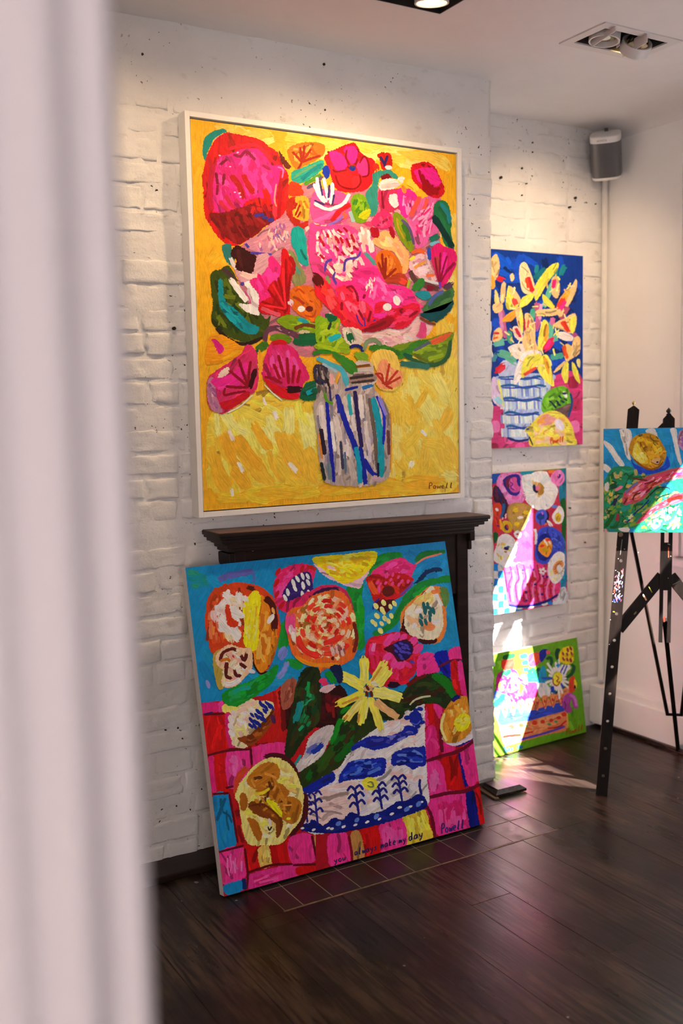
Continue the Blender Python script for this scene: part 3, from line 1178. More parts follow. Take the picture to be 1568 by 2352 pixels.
A.F(['#f3e6cc', '#f4e2b8', '#f0d8c0'], (470, 920, 1050, 880, 1050, 1110, 480, 1150), 10, 24, 9, 60)
# bouquet ground
A.B('#c77f86', 545, 580, 600, 540, 660, 480, 700, 420, 760, 450, 860, 430, 930, 440, 1000, 480, 1010, 560, 1015, 680, 960, 740, 900, 780, 800, 790, 700, 820, 620, 770, 560, 700)
A.F(['#e0a0a0', '#d86a90', '#b06a86', '#e8c0b0', '#c84a6e'], (560, 560, 700, 450, 960, 450, 1000, 680, 800, 780, 600, 720), 80, 40, 14, 70, 40)
# first crop: the big protea
A.crop(400, 240, 4.612)
A.B('#1f8d7d', 330, 340, 420, 280, 520, 260, 560, 290, 450, 340, 390, 430, 350, 520, 330, 600, 300, 520, 305, 420)
A.S('#d8a08c', 45, 430, 390, 540, 320)
A.B('#c91e22', 430, 380, 540, 300, 640, 310, 800, 340, 920, 380, 1010, 450, 1100, 520, 1130, 640, 1200, 720, 1210, 850, 1190, 1020, 1130, 1180, 1080, 1260, 960, 1290, 860, 1390, 700, 1480, 600, 1500, 480, 1420, 380, 1280, 320, 1160, 310, 950, 305, 760, 330, 600, 370, 480)
A.B('#d62a80', 470, 560, 600, 520, 720, 470, 880, 470, 960, 540, 1030, 640, 1080, 640, 1150, 650, 1180, 740, 1110, 800, 1090, 900, 1060, 1060, 960, 1000, 850, 990, 760, 1030, 700, 1090, 580, 1140, 480, 1150, 400, 1100, 390, 950, 420, 760, 440, 650, a=75)
A.F(['#de3f92', '#d02878', '#e0509c', '#cc2470'], (450, 560, 880, 480, 1040, 660, 1060, 1020, 760, 1020, 480, 1130, 400, 900), 60, 150, 55, 70, 22)
A.S('#b8203f', 60, 420, 620, 385, 800, 375, 1000, 400, 1120)
A.S('#d0233c', 40, 560, 480, 700, 440, 880, 440, 1000, 560, 1090, 640)
A.B('#8c1a1c', 370, 1150, 480, 1150, 560, 1130, 650, 1100, 740, 1080, 830, 1050, 900, 1080, 1000, 1100, 1060, 1180, 1050, 1250, 960, 1290, 880, 1370, 760, 1440, 680, 1480, 540, 1400, 460, 1310, 400, 1230, a=70)
A.F(['#7a1416', '#9c2022', '#6e1214'], (400, 1150, 1000, 1110, 1040, 1240, 700, 1460, 480, 1320), 34, 150, 42, 62, 8)
A.F(['#a8242a', '#c02a30'], (640, 1080, 1040, 1060, 1050, 1150, 700, 1180), 10, 90, 35, 65)
for q in ((600, 750, 680, 850, 740, 1000), (730, 740, 780, 850, 840, 940)):
    A.S('#b81c22', 58, *q)
A.S('#d3231f', 60, 950, 890, 985, 980, 1010, 1080)
A.S('#c8304a', 45, 480, 1010, 520, 1080, 580, 1130)
A.S('#c8304a', 40, 540, 960, 600, 1060, 650, 1100)
A.S('#c42a5c', 40, 640, 1000, 700, 1060)
A.B('#d11f20', 1130, 700, 1200, 760, 1190, 1000, 1130, 1160, 1070, 1240, 1080, 1050, 1110, 850)
A.S('#e23a4a', 50, 1070, 1040, 1060, 1130, 1080, 1200)
A.S('#a01420', 34, 950, 1050, 990, 1160, 1010, 1250)
A.S('#b01828', 40, 1130, 780, 1120, 1000, 1100, 1220)
for q in ((480, 640, 560, 580), (440, 720, 460, 850), (530, 730, 515, 850), (460, 850, 450, 960)):
    A.S('#8d1535', 30, *q)
A.S('#9c1644', 32, 620, 530, 700, 550, 760, 500, 860, 590)
A.S('#a81a50', 30, 930, 640, 1020, 690)
A.S('#e47ab4', 16, 1090, 660, 1150, 690, 1140, 780)
A.S('#c89080', 18, 1080, 840, 1060, 1000, 1080, 1080)
A.D('#4a3a86', 28, 920, 1170, 880, 1175, 960, 1200, 1020, 1225)
A.D('#f0c0d0', 10, 670, 510, 640, 930, 690, 940, 590, 660, 480, 540, 700, 980)
# right of the protea
A.B('#6e2a1c', 1110, 490, 1160, 560, 1230, 660, 1200, 690, 1130, 610)
A.B('#d9781c', 1200, 480, 1320, 410, 1500, 400, 1590, 440, 1580, 530, 1500, 590, 1400, 640, 1300, 690, 1230, 600)
A.F(['#e69a34', '#c8601a', '#e8a850'], (1210, 480, 1500, 410, 1580, 520, 1320, 660), 14, 90, 28, 60, 40)
A.radial('#a33012', 26, (1350, 610), (1330, 450), (1375, 430), (1450, 470), (1550, 540), (1250, 500), (1310, 690))
A.B('#2f9f86', 1240, 720, 1330, 680, 1560, 590, 1568, 680, 1480, 760, 1360, 830, 1260, 830)
A.S('#128a86', 46, 1340, 800, 1460, 700, 1568, 630)
A.S('#6aa070', 26, 1260, 780, 1380, 700, 1500, 640)
A.S('#5a8f2a', 40, 1370, 850, 1480, 790, 1560, 740)
A.S('#6d5670', 36, 1400, 890, 1500, 830, 1568, 760)
A.B('#d6431c', 1220, 830, 1310, 830, 1370, 930, 1340, 965, 1210, 960)
A.B('#b3301c', 1200, 1010, 1300, 980, 1330, 1100, 1330, 1240, 1300, 1300, 1200, 1190, 1185, 1100)
A.S('#b3301c', 50, 1290, 1280, 1360, 1285, 1420, 1250)
A.B('#e6a93a', 1280, 990, 1380, 970, 1420, 1010, 1430, 1120, 1410, 1230, 1300, 1215, 1260, 1180, 1250, 1120, 1300, 1080)
A.F(['#f0c050', '#e07a24', '#f0b040'], (1290, 1000, 1420, 1000, 1420, 1220, 1270, 1190), 12, 60, 22, 70, 40)
for q in ((1270, 1010, 1255, 1060), (1300, 1040, 1270, 1110), (1330, 1060, 1280, 1180), (1340, 1130, 1300, 1200)):
    A.S('#a82c16', 22, *q)
A.D('#e0552a', 44, 1510, 1310, asp=1.1)
A.B('#c98a94', 740, 1470, 860, 1390, 960, 1310, 1110, 1210, 1240, 1260, 1250, 1400, 1200, 1560, 1120, 1620, 1000, 1600, 850, 1560)
A.F(['#d9a6a6', '#a8689a', '#e0b8a8', '#b8707c', '#d8889a'], (780, 1470, 1110, 1230, 1230, 1270, 1180, 1560, 900, 1560), 36, 80, 26, 75, 25)
A.F(['#e0c0c0', '#8a6aa0'], (1080, 1230, 1240, 1270, 1200, 1500, 1040, 1480), 10, 60, 14, 80)
A.B('#22a596', 1250, 1310, 1340, 1300, 1390, 1400, 1400, 1560, 1420, 1700, 1330, 1680, 1280, 1560, 1230, 1440)
A.B('#8a8a5a', 1200, 1560, 1260, 1560, 1330, 1700, 1400, 1860, 1280, 1930, 1230, 1800)
A.S('#c8b070', 24, 1210, 1580, 1270, 1700)
A.S('#5aa090', 26, 1260, 1680, 1330, 1800)
A.B('#3b8277', 510, 1490, 590, 1480, 620, 1600, 650, 1720, 590, 1700, 540, 1640, 510, 1560)
A.S('#e0d0c4', 40, 590, 1620, 640, 1720, 700, 1800)
A.B('#4b1718', 600, 1560, 660, 1490, 760, 1540, 860, 1600, 885, 1680, 830, 1790, 700, 1770, 640, 1720, 660, 1650, 610, 1620)
A.S('#5a4a9e', 26, 800, 1570, 920, 1580, 1030, 1590)
A.S('#5a4aa0', 26, 750, 1470, 790, 1520)
# third crop: lower left
A.crop(430, 560, 4.612)
A.B('#d3a0a0', 740, 140, 850, 100, 870, 220, 700, 400, 560, 400, 500, 270, 560, 300, 680, 320)
A.S('#e6c2ae', 60, 560, 310, 680, 350, 780, 330)
A.B('#4b5a18', 250, 310, 350, 270, 430, 230, 500, 330, 560, 500, 660, 640, 760, 720, 830, 800, 880, 760, 850, 900, 800, 980, 640, 1040, 500, 1010, 380, 950, 300, 880, 250, 780, 270, 650, 250, 480, a=60)
A.F(['#66761c', '#3f5218', '#74801f', '#2f4a1c'], (280, 330, 420, 280, 560, 560, 820, 820, 780, 960, 520, 990, 300, 860), 40, 130, 40, 55, 25)
A.S('#5a4040', 50, 370, 260, 440, 320, 520, 400)
A.S('#3d2a20', 38, 300, 890, 400, 985, 520, 1050, 650, 1055, 800, 990)
A.B('#1a9294', 330, 380, 370, 400, 400, 600, 520, 700, 640, 820, 755, 890, 720, 960, 600, 940, 500, 860, 380, 730, 330, 620, a=50)
A.F(['#22a4a4', '#148488'], (340, 600, 400, 610, 720, 900, 700, 940, 500, 840, 380, 720), 12, 120, 34, 48, 10)
A.S('#eadbd0', 62, 450, 370, 520, 460, 590, 560, 640, 620)
A.B('#ecdcd2', 600, 420, 650, 395, 730, 500, 770, 600, 745, 680, 760, 755, 640, 730, 565, 670, 540, 630, 640, 640, 690, 600, 650, 500)
A.S('#d24f86', 14, 600, 500, 650, 570, 670, 640)
A.S('#5a4a8e', 40, 570, 400, 590, 440)
A.B('#e0337f', 660, 390, 780, 340, 850, 280, 860, 150, 900, 130, 960, 200, 1010, 300, 1060, 650, 1000, 760, 880, 700, 760, 640, 760, 540, 700, 470)
A.F(['#ea4898', '#d4246c'], (680, 390, 860, 200, 980, 280, 1020, 620, 800, 600), 18, 140, 50, 60, 25)
A.B('#cc1c24', 1000, 60, 1060, 80, 1110, 300, 1080, 500, 1080, 760, 980, 770, 860, 750, 760, 720, 770, 620, 880, 560, 850, 480, 900, 400, 960, 380, 990, 250, a=80)
A.S('#d8606a', 40, 780, 680, 900, 730, 990, 760)
A.radial('#a01218', 28, (1050, 720), (780, 610), (850, 480), (960, 360), (1040, 160), (1090, 320))
A.radial('#e0303a', 22, (1040, 690), (810, 650), (900, 430), (1010, 250))
A.B('#d8721f', 1090, 500, 1150, 450, 1260, 440, 1380, 500, 1430, 600, 1410, 720, 1340, 830, 1230, 780, 1120, 700, 1090, 600)
A.S('#c4501c', 20, 1140, 510, 1180, 480, 1240, 530)
A.S('#c4501c', 20, 1290, 510, 1340, 490, 1400, 560, 1420, 680)
A.S('#b8401a', 26, 1150, 570, 1240, 640)
A.S('#c4501c', 18, 1290, 600, 1330, 620)
A.S('#c4501c', 20, 1240, 760, 1330, 770, 1360, 700)
A.D('#f4e8de', 42, 1205, 690, asp=1.1)
A.D('#7a2a1c', 34, 1290, 690, asp=1.1)
A.S('#dcc0c0', 60, 1080, 590, 1100, 650)
A.B('#8aa31a', 950, 800, 1080, 750, 1250, 800, 1380, 880, 1500, 830, 1560, 900, 1480, 960, 1250, 940, 1150, 930, 1000, 870)
A.F(['#9ab41f', '#7a961a'], (980, 800, 1240, 810, 1480, 880, 1300, 930, 1050, 880), 14, 100, 32, 15, 20)
A.S('#2aa3a5', 42, 1170, 800, 1250, 825, 1285, 870)
A.S('#7a4a24', 40, 1130, 900, 1250, 860, 1390, 890)
A.S('#c8b890', 40, 1180, 940, 1250, 935, 1300, 950)
A.B('#1f6a40', 1180, 960, 1400, 950, 1480, 1010, 1400, 1060, 1200, 1080, 1120, 1040)
A.B('#6f8f1c', 880, 970, 1000, 950, 1100, 1000, 1080, 1050, 900, 1030)
A.S('#6d4550', 55, 820, 1040, 840, 930, 930, 890, 1060, 930, 1180, 990)
A.F(['#b48a8a', '#7a4a60'], (840, 900, 1000, 880, 1160, 970, 1000, 960), 8, 40, 12, 20)
A.S('#4f7a2a', 80, 730, 1140, 800, 1080, 870, 1090)
A.S('#2f6a3a', 50, 740, 1120, 720, 1190)
A.B('#f0a01f', 230, 990, 350, 960, 560, 1080, 600, 1150, 420, 1230, 200, 1270)
A.B('#dc2c86', 255, 1010, 300, 1015, 385, 1100, 370, 1150, 330, 1165, 290, 1080)
A.B('#d23a6a', 230, 1400, 400, 1280, 560, 1170, 620, 1070, 700, 1100, 750, 1230, 750, 1440, 720, 1550, 600, 1650, 480, 1740, 380, 1800, 270, 1770, 215, 1690, 205, 1520)
A.B('#c48a98', 220, 1430, 290, 1440, 300, 1600, 350, 1720, 370, 1790, 260, 1760, 210, 1620)
A.F(['#d8b0b0', '#a8608c', '#b87a9a'], (220, 1480, 290, 1460, 350, 1760, 240, 1720), 12, 60, 24, 60)
A.B('#e0328c', 250, 1440, 450, 1380, 600, 1260, 640, 1300, 560, 1480, 430, 1530, 350, 1560, 280, 1500)
A.B('#e6cdb2', 320, 1420, 360, 1340, 430, 1300, 440, 1360, 400, 1400)
A.B('#c4202c', 340, 1690, 480, 1640, 640, 1560, 660, 1610, 520, 1710, 400, 1760)
A.radial('#9a1428', 30, (650, 1520), (440, 1340), (540, 1220), (670, 1240), (400, 1510))
A.S('#9a1428', 26, 400, 1520, 390, 1600, 500, 1580, 620, 1560)
A.S('#4a1416', 50, 720, 1320, 690, 1430, 660, 1530)
A.S('#f4e8d8', 14, 420, 1790, 560, 1720, 690, 1600)
A.B('#f3a52a', 740, 1150, 780, 1140, 800, 1250, 790, 1420, 755, 1440)
A.B('#d8306f', 890, 1040, 980, 1030, 1120, 1100, 1200, 1220, 1290, 1410, 1230, 1480, 1180, 1620, 1050, 1650, 920, 1570, 800, 1430, 800, 1280, 830, 1160)
A.F(['#e45aa0', '#e04a90', '#d8407e'], (860, 1120, 1050, 1080, 1200, 1260, 1200, 1440, 900, 1420), 20, 140, 42, 80, 15)
A.S('#c41f28', 50, 890, 1060, 980, 1040, 1060, 1060)
for q in ((960, 1180, 990, 1300, 1020, 1420), (1050, 1200, 1070, 1490), (1130, 1280, 1110, 1480), (1190, 1330, 1160, 1480), (910, 1270, 980, 1440), (810, 1410, 900, 1430, 1000, 1480)):
    A.S('#a51626', 32, *q)
A.B('#cf1f2c', 810, 1430, 900, 1470, 1000, 1520, 1180, 1600, 1150, 1650, 1020, 1640, 900, 1560)
A.S('#43171a', 70, 1040, 1540, 1120, 1545, 1210, 1535)
A.S('#f6ecdc', 12, 810, 1490, 900, 1580, 1000, 1660)
A.B('#1f6a45', 1230, 1500, 1340, 1450, 1500, 1480, 1430, 1590, 1330, 1660, 1190, 1640)
A.S('#18a3a5', 45, 1250, 1590, 1360, 1540, 1490, 1480)
# second crop: upper right
A.crop(720, 290, 4.48)
A.B('#e05a90', 0, 680, 300, 680, 380, 900, 250, 1000, 0, 980)
A.B('#c4202a', 110, 310, 220, 240, 400, 170, 460, 230, 500, 290, 620, 350, 630, 430, 600, 580, 520, 660, 400, 680, 250, 660, 190, 560, 170, 480, 130, 380)
A.B('#df2f86', 160, 290, 210, 250, 290, 290, 340, 380, 320, 440, 230, 450)
A.B('#df2f86', 310, 230, 400, 200, 450, 260, 440, 340, 390, 390, 340, 320)
A.B('#d83a7a', 440, 410, 500, 330, 560, 340, 560, 500, 480, 500)
A.B('#d42a2c', 220, 500, 330, 450, 400, 500, 400, 600, 330, 640, 250, 580)
A.B('#d82f34', 400, 520, 480, 530, 480, 620, 400, 650)
A.S('#8f1218', 20, 340, 240, 330, 320, 370, 400)
A.S('#8f1218', 20, 450, 330, 430, 400)
A.S('#8f1218', 20, 190, 440, 230, 470, 340, 450)
A.S('#8f1218', 20, 220, 500, 260, 600, 340, 640, 430, 640, 480, 580, 470, 500)
A.S('#8f1218', 20, 470, 380, 520, 310, 560, 380, 560, 500, 490, 520)
A.D('#27388c', 34, 397, 432, asp=1.05)
A.D('#5a4a3a', 14, 400, 415)
A.B('#b52418', 650, 290, 720, 270, 790, 290, 810, 400, 780, 450, 700, 440, 680, 350)
A.S('#3a2a5e', 28, 680, 310, 720, 380, 730, 420)
A.S('#3a2a5e', 26, 760, 300, 725, 400)
A.S('#c03a24', 60, 630, 380, 650, 460)
A.B('#3f8f7c', 630, 480, 760, 450, 830, 480, 860, 540, 700, 520, 660, 620, 660, 800, 640, 900, 580, 920, 530, 800, 540, 680, 600, 600, a=80)
A.D('#e8d3c4', 34, 770, 425, 900, 540, 880, 570)
A.S('#eccc80', 34, 850, 560, 900, 600)
A.B('#7d1420', 690, 520, 760, 490, 800, 530, 720, 555)
A.B('#c43a5e', 670, 660, 860, 650, 880, 700, 860, 850, 700, 880)
A.B('#e3cbbd', 680, 570, 780, 540, 860, 560, 860, 630, 690, 660)
A.B('#e6cfc4', 780, 710, 860, 700, 885, 770, 850, 840, 780, 800)
A.S('#8c1830', 20, 700, 670, 705, 760, 720, 850)
A.B('#e03590', 860, 660, 960, 640, 1060, 720, 1030, 900, 960, 950, 890, 880)
A.F(['#e890b8', '#d0508a', '#c83a7a'], (880, 700, 1040, 720, 1020, 900, 940, 930), 16, 90, 20, 95, 12)
A.D('#dc8a3a', 36, 925, 650, asp=1.4, a=80)
A.S('#f0c448', 60, 960, 560, 1040, 620, 1060, 680)
A.B('#d8699a', 960, 950, 1100, 760, 1290, 720, 1290, 1050, 1180, 1190, 1060, 1260, 1000, 1100)
A.F(['#e6a0b8', '#c03a72', '#e87aa8', '#e03a80'], (1000, 960, 1110, 780, 1280, 740, 1280, 1030, 1080, 1220), 36, 150, 22, -60, 22)
A.S('#dc5a4a', 52, 1090, 720, 1040, 830, 990, 930)
A.S('#e0604e', 40, 1170, 740, 1130, 860)
A.B('#c81f2a', 1000, 420, 1060, 380, 1180, 370, 1250, 430, 1310, 560, 1340, 690, 1240, 740, 1130, 670, 1020, 560)
A.B('#df2f8a', 1040, 450, 1220, 430, 1290, 540, 1300, 600, 1200, 640, 1110, 600, 1050, 520)
A.radial('#9c1420', 30, (1190, 700), (1080, 450), (1110, 490), (1160, 550), (1220, 600), (1300, 630))
A.B('#a01822', 1110, 620, 1160, 565, 1215, 615, 1280, 660, 1200, 720, 1140, 680)
A.B('#2f7a4a', 1230, 830, 1290, 760, 1390, 820, 1410, 1100, 1440, 1270, 1350, 1220, 1300, 1080, 1240, 960)
A.S('#2f8a8a', 44, 1300, 790, 1380, 900, 1395, 1000)
A.S('#173f38', 62, 1220, 920, 1310, 1050, 1430, 1250)
A.S('#2a7a60', 60, 1180, 1180, 1290, 1120)
A.S('#7ab0b8', 40, 1190, 1220, 1290, 1190)
A.B('#8a9a1c', 820, 900, 880, 900, 960, 980, 1010, 1100, 1030, 1240, 1000, 1300, 900, 1180, 830, 1040)
A.S('#4a7a2a', 52, 910, 1000, 950, 1080, 985, 1190)
A.S('#c09a30', 16, 850, 940, 870, 1040, 930, 1160)
A.S('#6a5a78', 28, 900, 960, 980, 1050, 1030, 1220)
A.B('#7a9a1c', 400, 720, 500, 700, 560, 800, 580, 900, 520, 990, 420, 980, 380, 850)
A.F(['#5f8f22', '#8fae24', '#4f8a2a'], (400, 740, 540, 740, 570, 920, 430, 960), 14, 110, 40, -50, 20)
A.B('#c0bc1c', 460, 910, 560, 850, 585, 890, 540, 960, 480, 950)
A.S('#9fb8ac', 40, 370, 870, 410, 990)
A.B('#d83a6e', 590, 990, 680, 880, 790, 900, 800, 1020, 700, 1060)
A.F(['#c02848', '#e05a80'], (600, 980, 690, 900, 790, 920, 790, 1010, 690, 1050), 10, 50, 20, 80)
A.B('#efb070', 600, 1180, 700, 1080, 800, 1090, 900, 1200, 980, 1320, 960, 1500, 900, 1500, 850, 1320, 700, 1260)
A.F(['#f4c480', '#eaa070', '#f0b890'], (640, 1170, 780, 1100, 960, 1320, 940, 1460, 840, 1300), 16, 100, 34, 50, 20)
A.B('#a8182c', 580, 1050, 660, 1050, 670, 1140, 610, 1140)
A.B('#a8182c', 770, 1040, 810, 1040, 835, 1140, 820, 1160, 780, 1110)
A.S('#d86a50', 60, 300, 960, 330, 880)
for q in ((30, 520, 60, 680, 130, 780), (100, 530, 150, 760), (190, 580, 190, 700, 170, 800), (0, 590, 60, 720, 120, 790), (370, 690, 300, 800, 180, 850), (0, 790, 120, 850, 200, 850)):
    A.S('#f0e4d4', 36, *q)
for q in ((60, 560, 90, 720), (160, 600, 150, 740), (0, 760, 110, 810), (210, 700, 190, 810)):
    A.S('#4a3a6e', 20, *q)
A.B('#1f3f9e', 100, 420, 150, 410, 165, 500, 130, 540, 90, 470)
A.S('#c0242a', 52, 380, 800, 260, 880, 180, 980)
A.S('#8a6aae', 26, 140, 1020, 250, 970, 300, 920)
A.B('#e8508c', -40, 1010, 60, 1030, 250, 1010, 420, 1050, 500, 1150, 600, 1200, 640, 1320, 640, 1420, 720, 1560, 700, 1650, 760, 1650, 900, 1640, 1010, 1700, 1060, 1800, 1080, 1880, 300, 1880, 100, 1700, -40, 1400)
A.F(['#f2c2b8', '#f0d0c0', '#ee7aa8', '#f04a94', '#e89a90', '#f0b0b0'], (0, 1030, 420, 1060, 620, 1230, 620, 1400, 300, 1560, 60, 1500, 0, 1300), 80, 90, 32, 65, 25)
A.F(['#f2d2c4', '#e8b0a0'], (450, 1000, 560, 1000, 620, 1300, 540, 1320, 470, 1180), 18, 120, 34, 78, 10)
A.F(['#f0e0c8', '#e8b8a8', '#f2c8b0'], (100, 1400, 400, 1380, 420, 1620, 240, 1640, 120, 1560), 22, 90, 34, 20, 40)
for q in ((240, 1060, 290, 1100), (300, 1040, 350, 1090), (220, 1130, 260, 1210), (270, 1140, 300, 1210), (330, 1150, 375, 1250), (380, 1110, 420, 1200), (50, 1130, 80, 1190), (130, 1100, 150, 1150), (215, 1230, 260, 1290), (280, 1290, 320, 1330), (60, 1320, 110, 1370), (370, 1300, 410, 1310), (400, 1230, 460, 1280), (80, 1180, 110, 1240)):
    A.S('#b01a34', 26, *q)
for q in ((110, 1500, 130, 1400, 190, 1370), (310, 1500, 330, 1380, 440, 1350, 480, 1290), (240, 1640, 200, 1560, 220, 1500)):
    A.S('#6a4a9e', 26, *q)
A.S('#5a9a90', 38, 520, 1300, 580, 1360, 630, 1430)
A.S('#8aa060', 40, 130, 1540, 160, 1620)
A.B('#d8741f', 640, 1330, 720, 1270, 820, 1310, 900, 1430, 910, 1490, 880, 1540, 720, 1600, 680, 1500, 640, 1420)
A.F(['#e69238', '#c8601c', '#d87a34'], (660, 1330, 800, 1310, 890, 1450, 740, 1560), 14, 110, 30, 80, 30)
A.radial('#9a3218', 26, (730, 1580), (660, 1400), (740, 1350), (850, 1460), (700, 1310))
A.B('#b84a2a', 740, 1570, 880, 1510, 960, 1560, 950, 1640, 860, 1620, 730, 1615)
A.S('#e05040', 60, 880, 1580, 960, 1620)
A.S('#b0b830', 28, 985, 1580, 960, 1670)
A.B('#e0b4b0', 980, 1400, 1050, 1330, 1160, 1310, 1210, 1460, 1260, 1590, 1120, 1580, 1000, 1490)
A.F(['#e8c8c8', '#d898a0', '#ecd0c4'], (1000, 1400, 1150, 1330, 1230, 1570, 1020, 1490), 14, 110, 26, -25)
A.S('#e8a048', 28, 1030, 1460, 1150, 1390)
A.S('#dc6a3a', 48, 1000, 1310, 1070, 1280, 1150, 1300)
A.S('#3a5aae', 38, 1180, 1250, 1190, 1380)
A.S('#e6d048', 30, 980, 1380, 1040, 1340)
A.S('#e07a48', 32, 1150, 1540, 1240, 1530)
A.S('#d8d0c8', 28, 1130, 1590, 1290, 1620)
A.B('#d8246e', 1210, 1260, 1270, 1200, 1350, 1240, 1450, 1280, 1465, 1400, 1420, 1520, 1340, 1640, 1290, 1630, 1250, 1520, 1210, 1380)
A.S('#e83a9a', 50, 1350, 1290, 1340, 1400, 1320, 1520)
A.S('#b84a4a', 60, 1250, 1330, 1270, 1430, 1290, 1500)
A.radial('#9a1840', 20, (1290, 1620), (1245, 1350), (1300, 1300), (1370, 1330), (1440, 1400))
A.S('#7a4ab0', 22, 1290, 1600, 1300, 1670)
A.S('#6e4a44', 52, 985, 1480, 1040, 1580, 1150, 1630, 1290, 1680)
A.B('#3f8a3a', 1010, 1640, 1100, 1560, 1140, 1600, 1100, 1680, 1020, 1690)
A.S('#8c1a34', 60, 1150, 1660, 1240, 1670)
A.B('#2a8f94', 1040, 1720, 1150, 1690, 1210, 1750, 1120, 1790)
# fourth crop: lower right
A.crop(730, 620, 4.48)
A.B('#e8bcb2', 440, 640, 700, 610, 900, 580, 1020, 480, 1180, 570, 1100, 690, 950, 740, 760, 800, 500, 780, 440, 720)
A.F(['#f0ccc0', '#e0a8a8', '#ecc4b0'], (480, 650, 900, 600, 1100, 590, 1060, 690, 760, 780, 500, 760), 20, 130, 40, 10)
A.B('#ee3a8a', 180, 160, 350, 100, 400, 0, 600, -20, 690, 130, 760, 150, 940, 200, 1010, 330, 1050, 400, 1000, 480, 850, 520, 600, 580, 400, 560, 240, 450)
A.F(['#f45aa0', '#ee3a88', '#f07ab0', '#f04a94'], (390, 80, 600, 20, 700, 160, 920, 220, 980, 330, 760, 340, 560, 320, 420, 240), 50, 120, 42, 75, 25)
A.F(['#f2d2b8', '#f4e0c8', '#f0a8b8'], (490, 80, 580, 60, 560, 260, 480, 250), 16, 60, 12, 100, 20)
A.B('#e02a3a', -30, 40, 60, 90, 120, 160, 200, 300, 300, 480, 480, 590, 420, 645, 300, 605, 160, 460, 40, 330, -30, 250, a=50)
A.F(['#e8483a', '#d0203a', '#f05a5a'], (0, 90, 110, 180, 230, 380, 340, 540, 260, 540, 120, 400, 0, 240), 18, 140, 40, 52, 8)
A.S('#6a1f18', 90, -60, 40, 0, 110, 30, 170)
A.B('#e6344e', 190, 190, 330, 170, 400, 300, 480, 320, 560, 420, 540, 560, 420, 560, 300, 500, 230, 380)
A.F(['#ee5a70', '#e02a44', '#f0708a'], (220, 210, 330, 190, 480, 340, 540, 440, 500, 540, 330, 500, 250, 380), 24, 110, 40, 65, 18)
A.B('#da2440', 590, 350, 700, 330, 780, 400, 900, 360, 1000, 340, 1050, 400, 1000, 490, 900, 590, 800, 610, 700, 580, 560, 620, 430, 640, 560, 480)
A.F(['#e83a60', '#d01c38', '#ee4a7a'], (640, 370, 760, 400, 980, 380, 1000, 470, 860, 580, 620, 590), 26, 120, 44, -20, 22)
A.B('#f03a9a', 560, 470, 650, 440, 705, 460, 640, 505)
A.B('#a8182c', 480, 600, 640, 510, 740, 480, 780, 520, 700, 600, 560, 640, 430, 632, a=-20)
for q in ((280, 190, 340, 170, 390, 240, 410, 330), (410, 410, 470, 520), (540, 420, 510, 540), (240, 330, 240, 420), (480, 250, 460, 300), (870, 400, 840, 420, 870, 450)):
    A.S('#9a1830', 26, *q)
for q in ((390, 460, 420, 540, 460, 580), (470, 490, 480, 580), (590, 510, 560, 530)):
    A.S('#5a3a9a', 14, *q)
A.D('#f2e6da', 43, 708, 383, asp=1.05)
A.D('#f2e6da', 48, 804, 316, asp=1.2, a=70)
A.B('#d8527e', 1060, 540, 1105, 560, 1100, 690, 1000, 680, 1030, 640)
A.B('#4f7a48', 1070, 410, 1160, 280, 1300, 220, 1385, 180, 1385, 300, 1300, 400, 1200, 430)
A.F(['#5f8a4c', '#416e42'], (1100, 400, 1180, 290, 1370, 210, 1370, 290, 1220, 420), 12, 130, 36, -30, 8)
A.B('#0f5a5a', 1045, 450, 1200, 430, 1300, 400, 1385, 310, 1380, 380, 1280, 500, 1180, 530, 1080, 490)
A.S('#8a4a28', 26, 1040, 490, 1130, 540, 1210, 560)
A.S('#5a6a9a', 36, 1130, 370, 1200, 270, 1290, 220)
A.S('#6a4a5a', 72, 1290, 190, 1380, 140)
A.B('#7f961a', 760, 790, 950, 740, 1100, 720, 1372, 640, 1372, 750, 1340, 900, 1250, 950, 1100, 960, 980, 880, 820, 870)
A.F(['#8fa61c', '#6f8a1a', '#9ab020'], (820, 800, 1100, 740, 1350, 690, 1320, 880, 1120, 940, 980, 860), 26, 150, 40, -10, 12)
A.B('#4a8a2a', 530, 780, 680, 770, 860, 830, 980, 740, 1130, 720, 950, 860, 820, 920, 700, 840, 540, 830)
A.S('#3a6a3a', 44, 880, 870, 1000, 940, 1130, 980, 1250, 960, 1330, 880, 1360, 720)
A.S('#3f7a66', 60, 840, 960, 1000, 980, 1150, 1000)
A.B('#df6a3a', 1150, 730, 1250, 680, 1372, 640, 1290, 730, 1190, 770)
A.S('#6a6a78', 32, 980, 830, 1060, 790, 1150, 740)
A.S('#1f6a50', 36, 870, 860, 970, 900)
A.B('#8aac1a', -20, 480, 110, 510, 220, 500, 200, 640, 100, 740, -20, 740)
A.S('#c8b040', 26, 200, 540, 170, 640)
A.B('#97b01c', -20, 760, 180, 700, 300, 740, 320, 850, 200, 850, -20, 810)
A.F(['#a6c020', '#7fa01c', '#b0c430'], (0, 520, 210, 520, 290, 760, 200, 840, 0, 780), 20, 110, 34, -40, 40)
A.B('#1f6a40', 70, 450, 200, 490, 120, 545)
A.S('#3a4a34', 26, 130, 540, 100, 620)
A.S('#2ab0b0', 52, 100, 725, 230, 670)
A.B('#dcc8b0', 250, 600, 430, 620, 440, 760, 300, 760)
A.S('#1f6a40', 74, 310, 640, 340, 740)
A.S('#23306e', 36, 320, 800, 380, 780, 440, 800, 460, 850)
A.S('#8a9a70', 42, 470, 830, 500, 740, 580, 720, 650, 780)
A.B('#8aac2a', 370, 850, 500, 860, 500, 940, 420, 950)
A.B('#c8b8a8', 380, 950, 540, 950, 560, 1080, 400, 1100)
A.S('#b8802a', 26, 390, 1000, 540, 985)
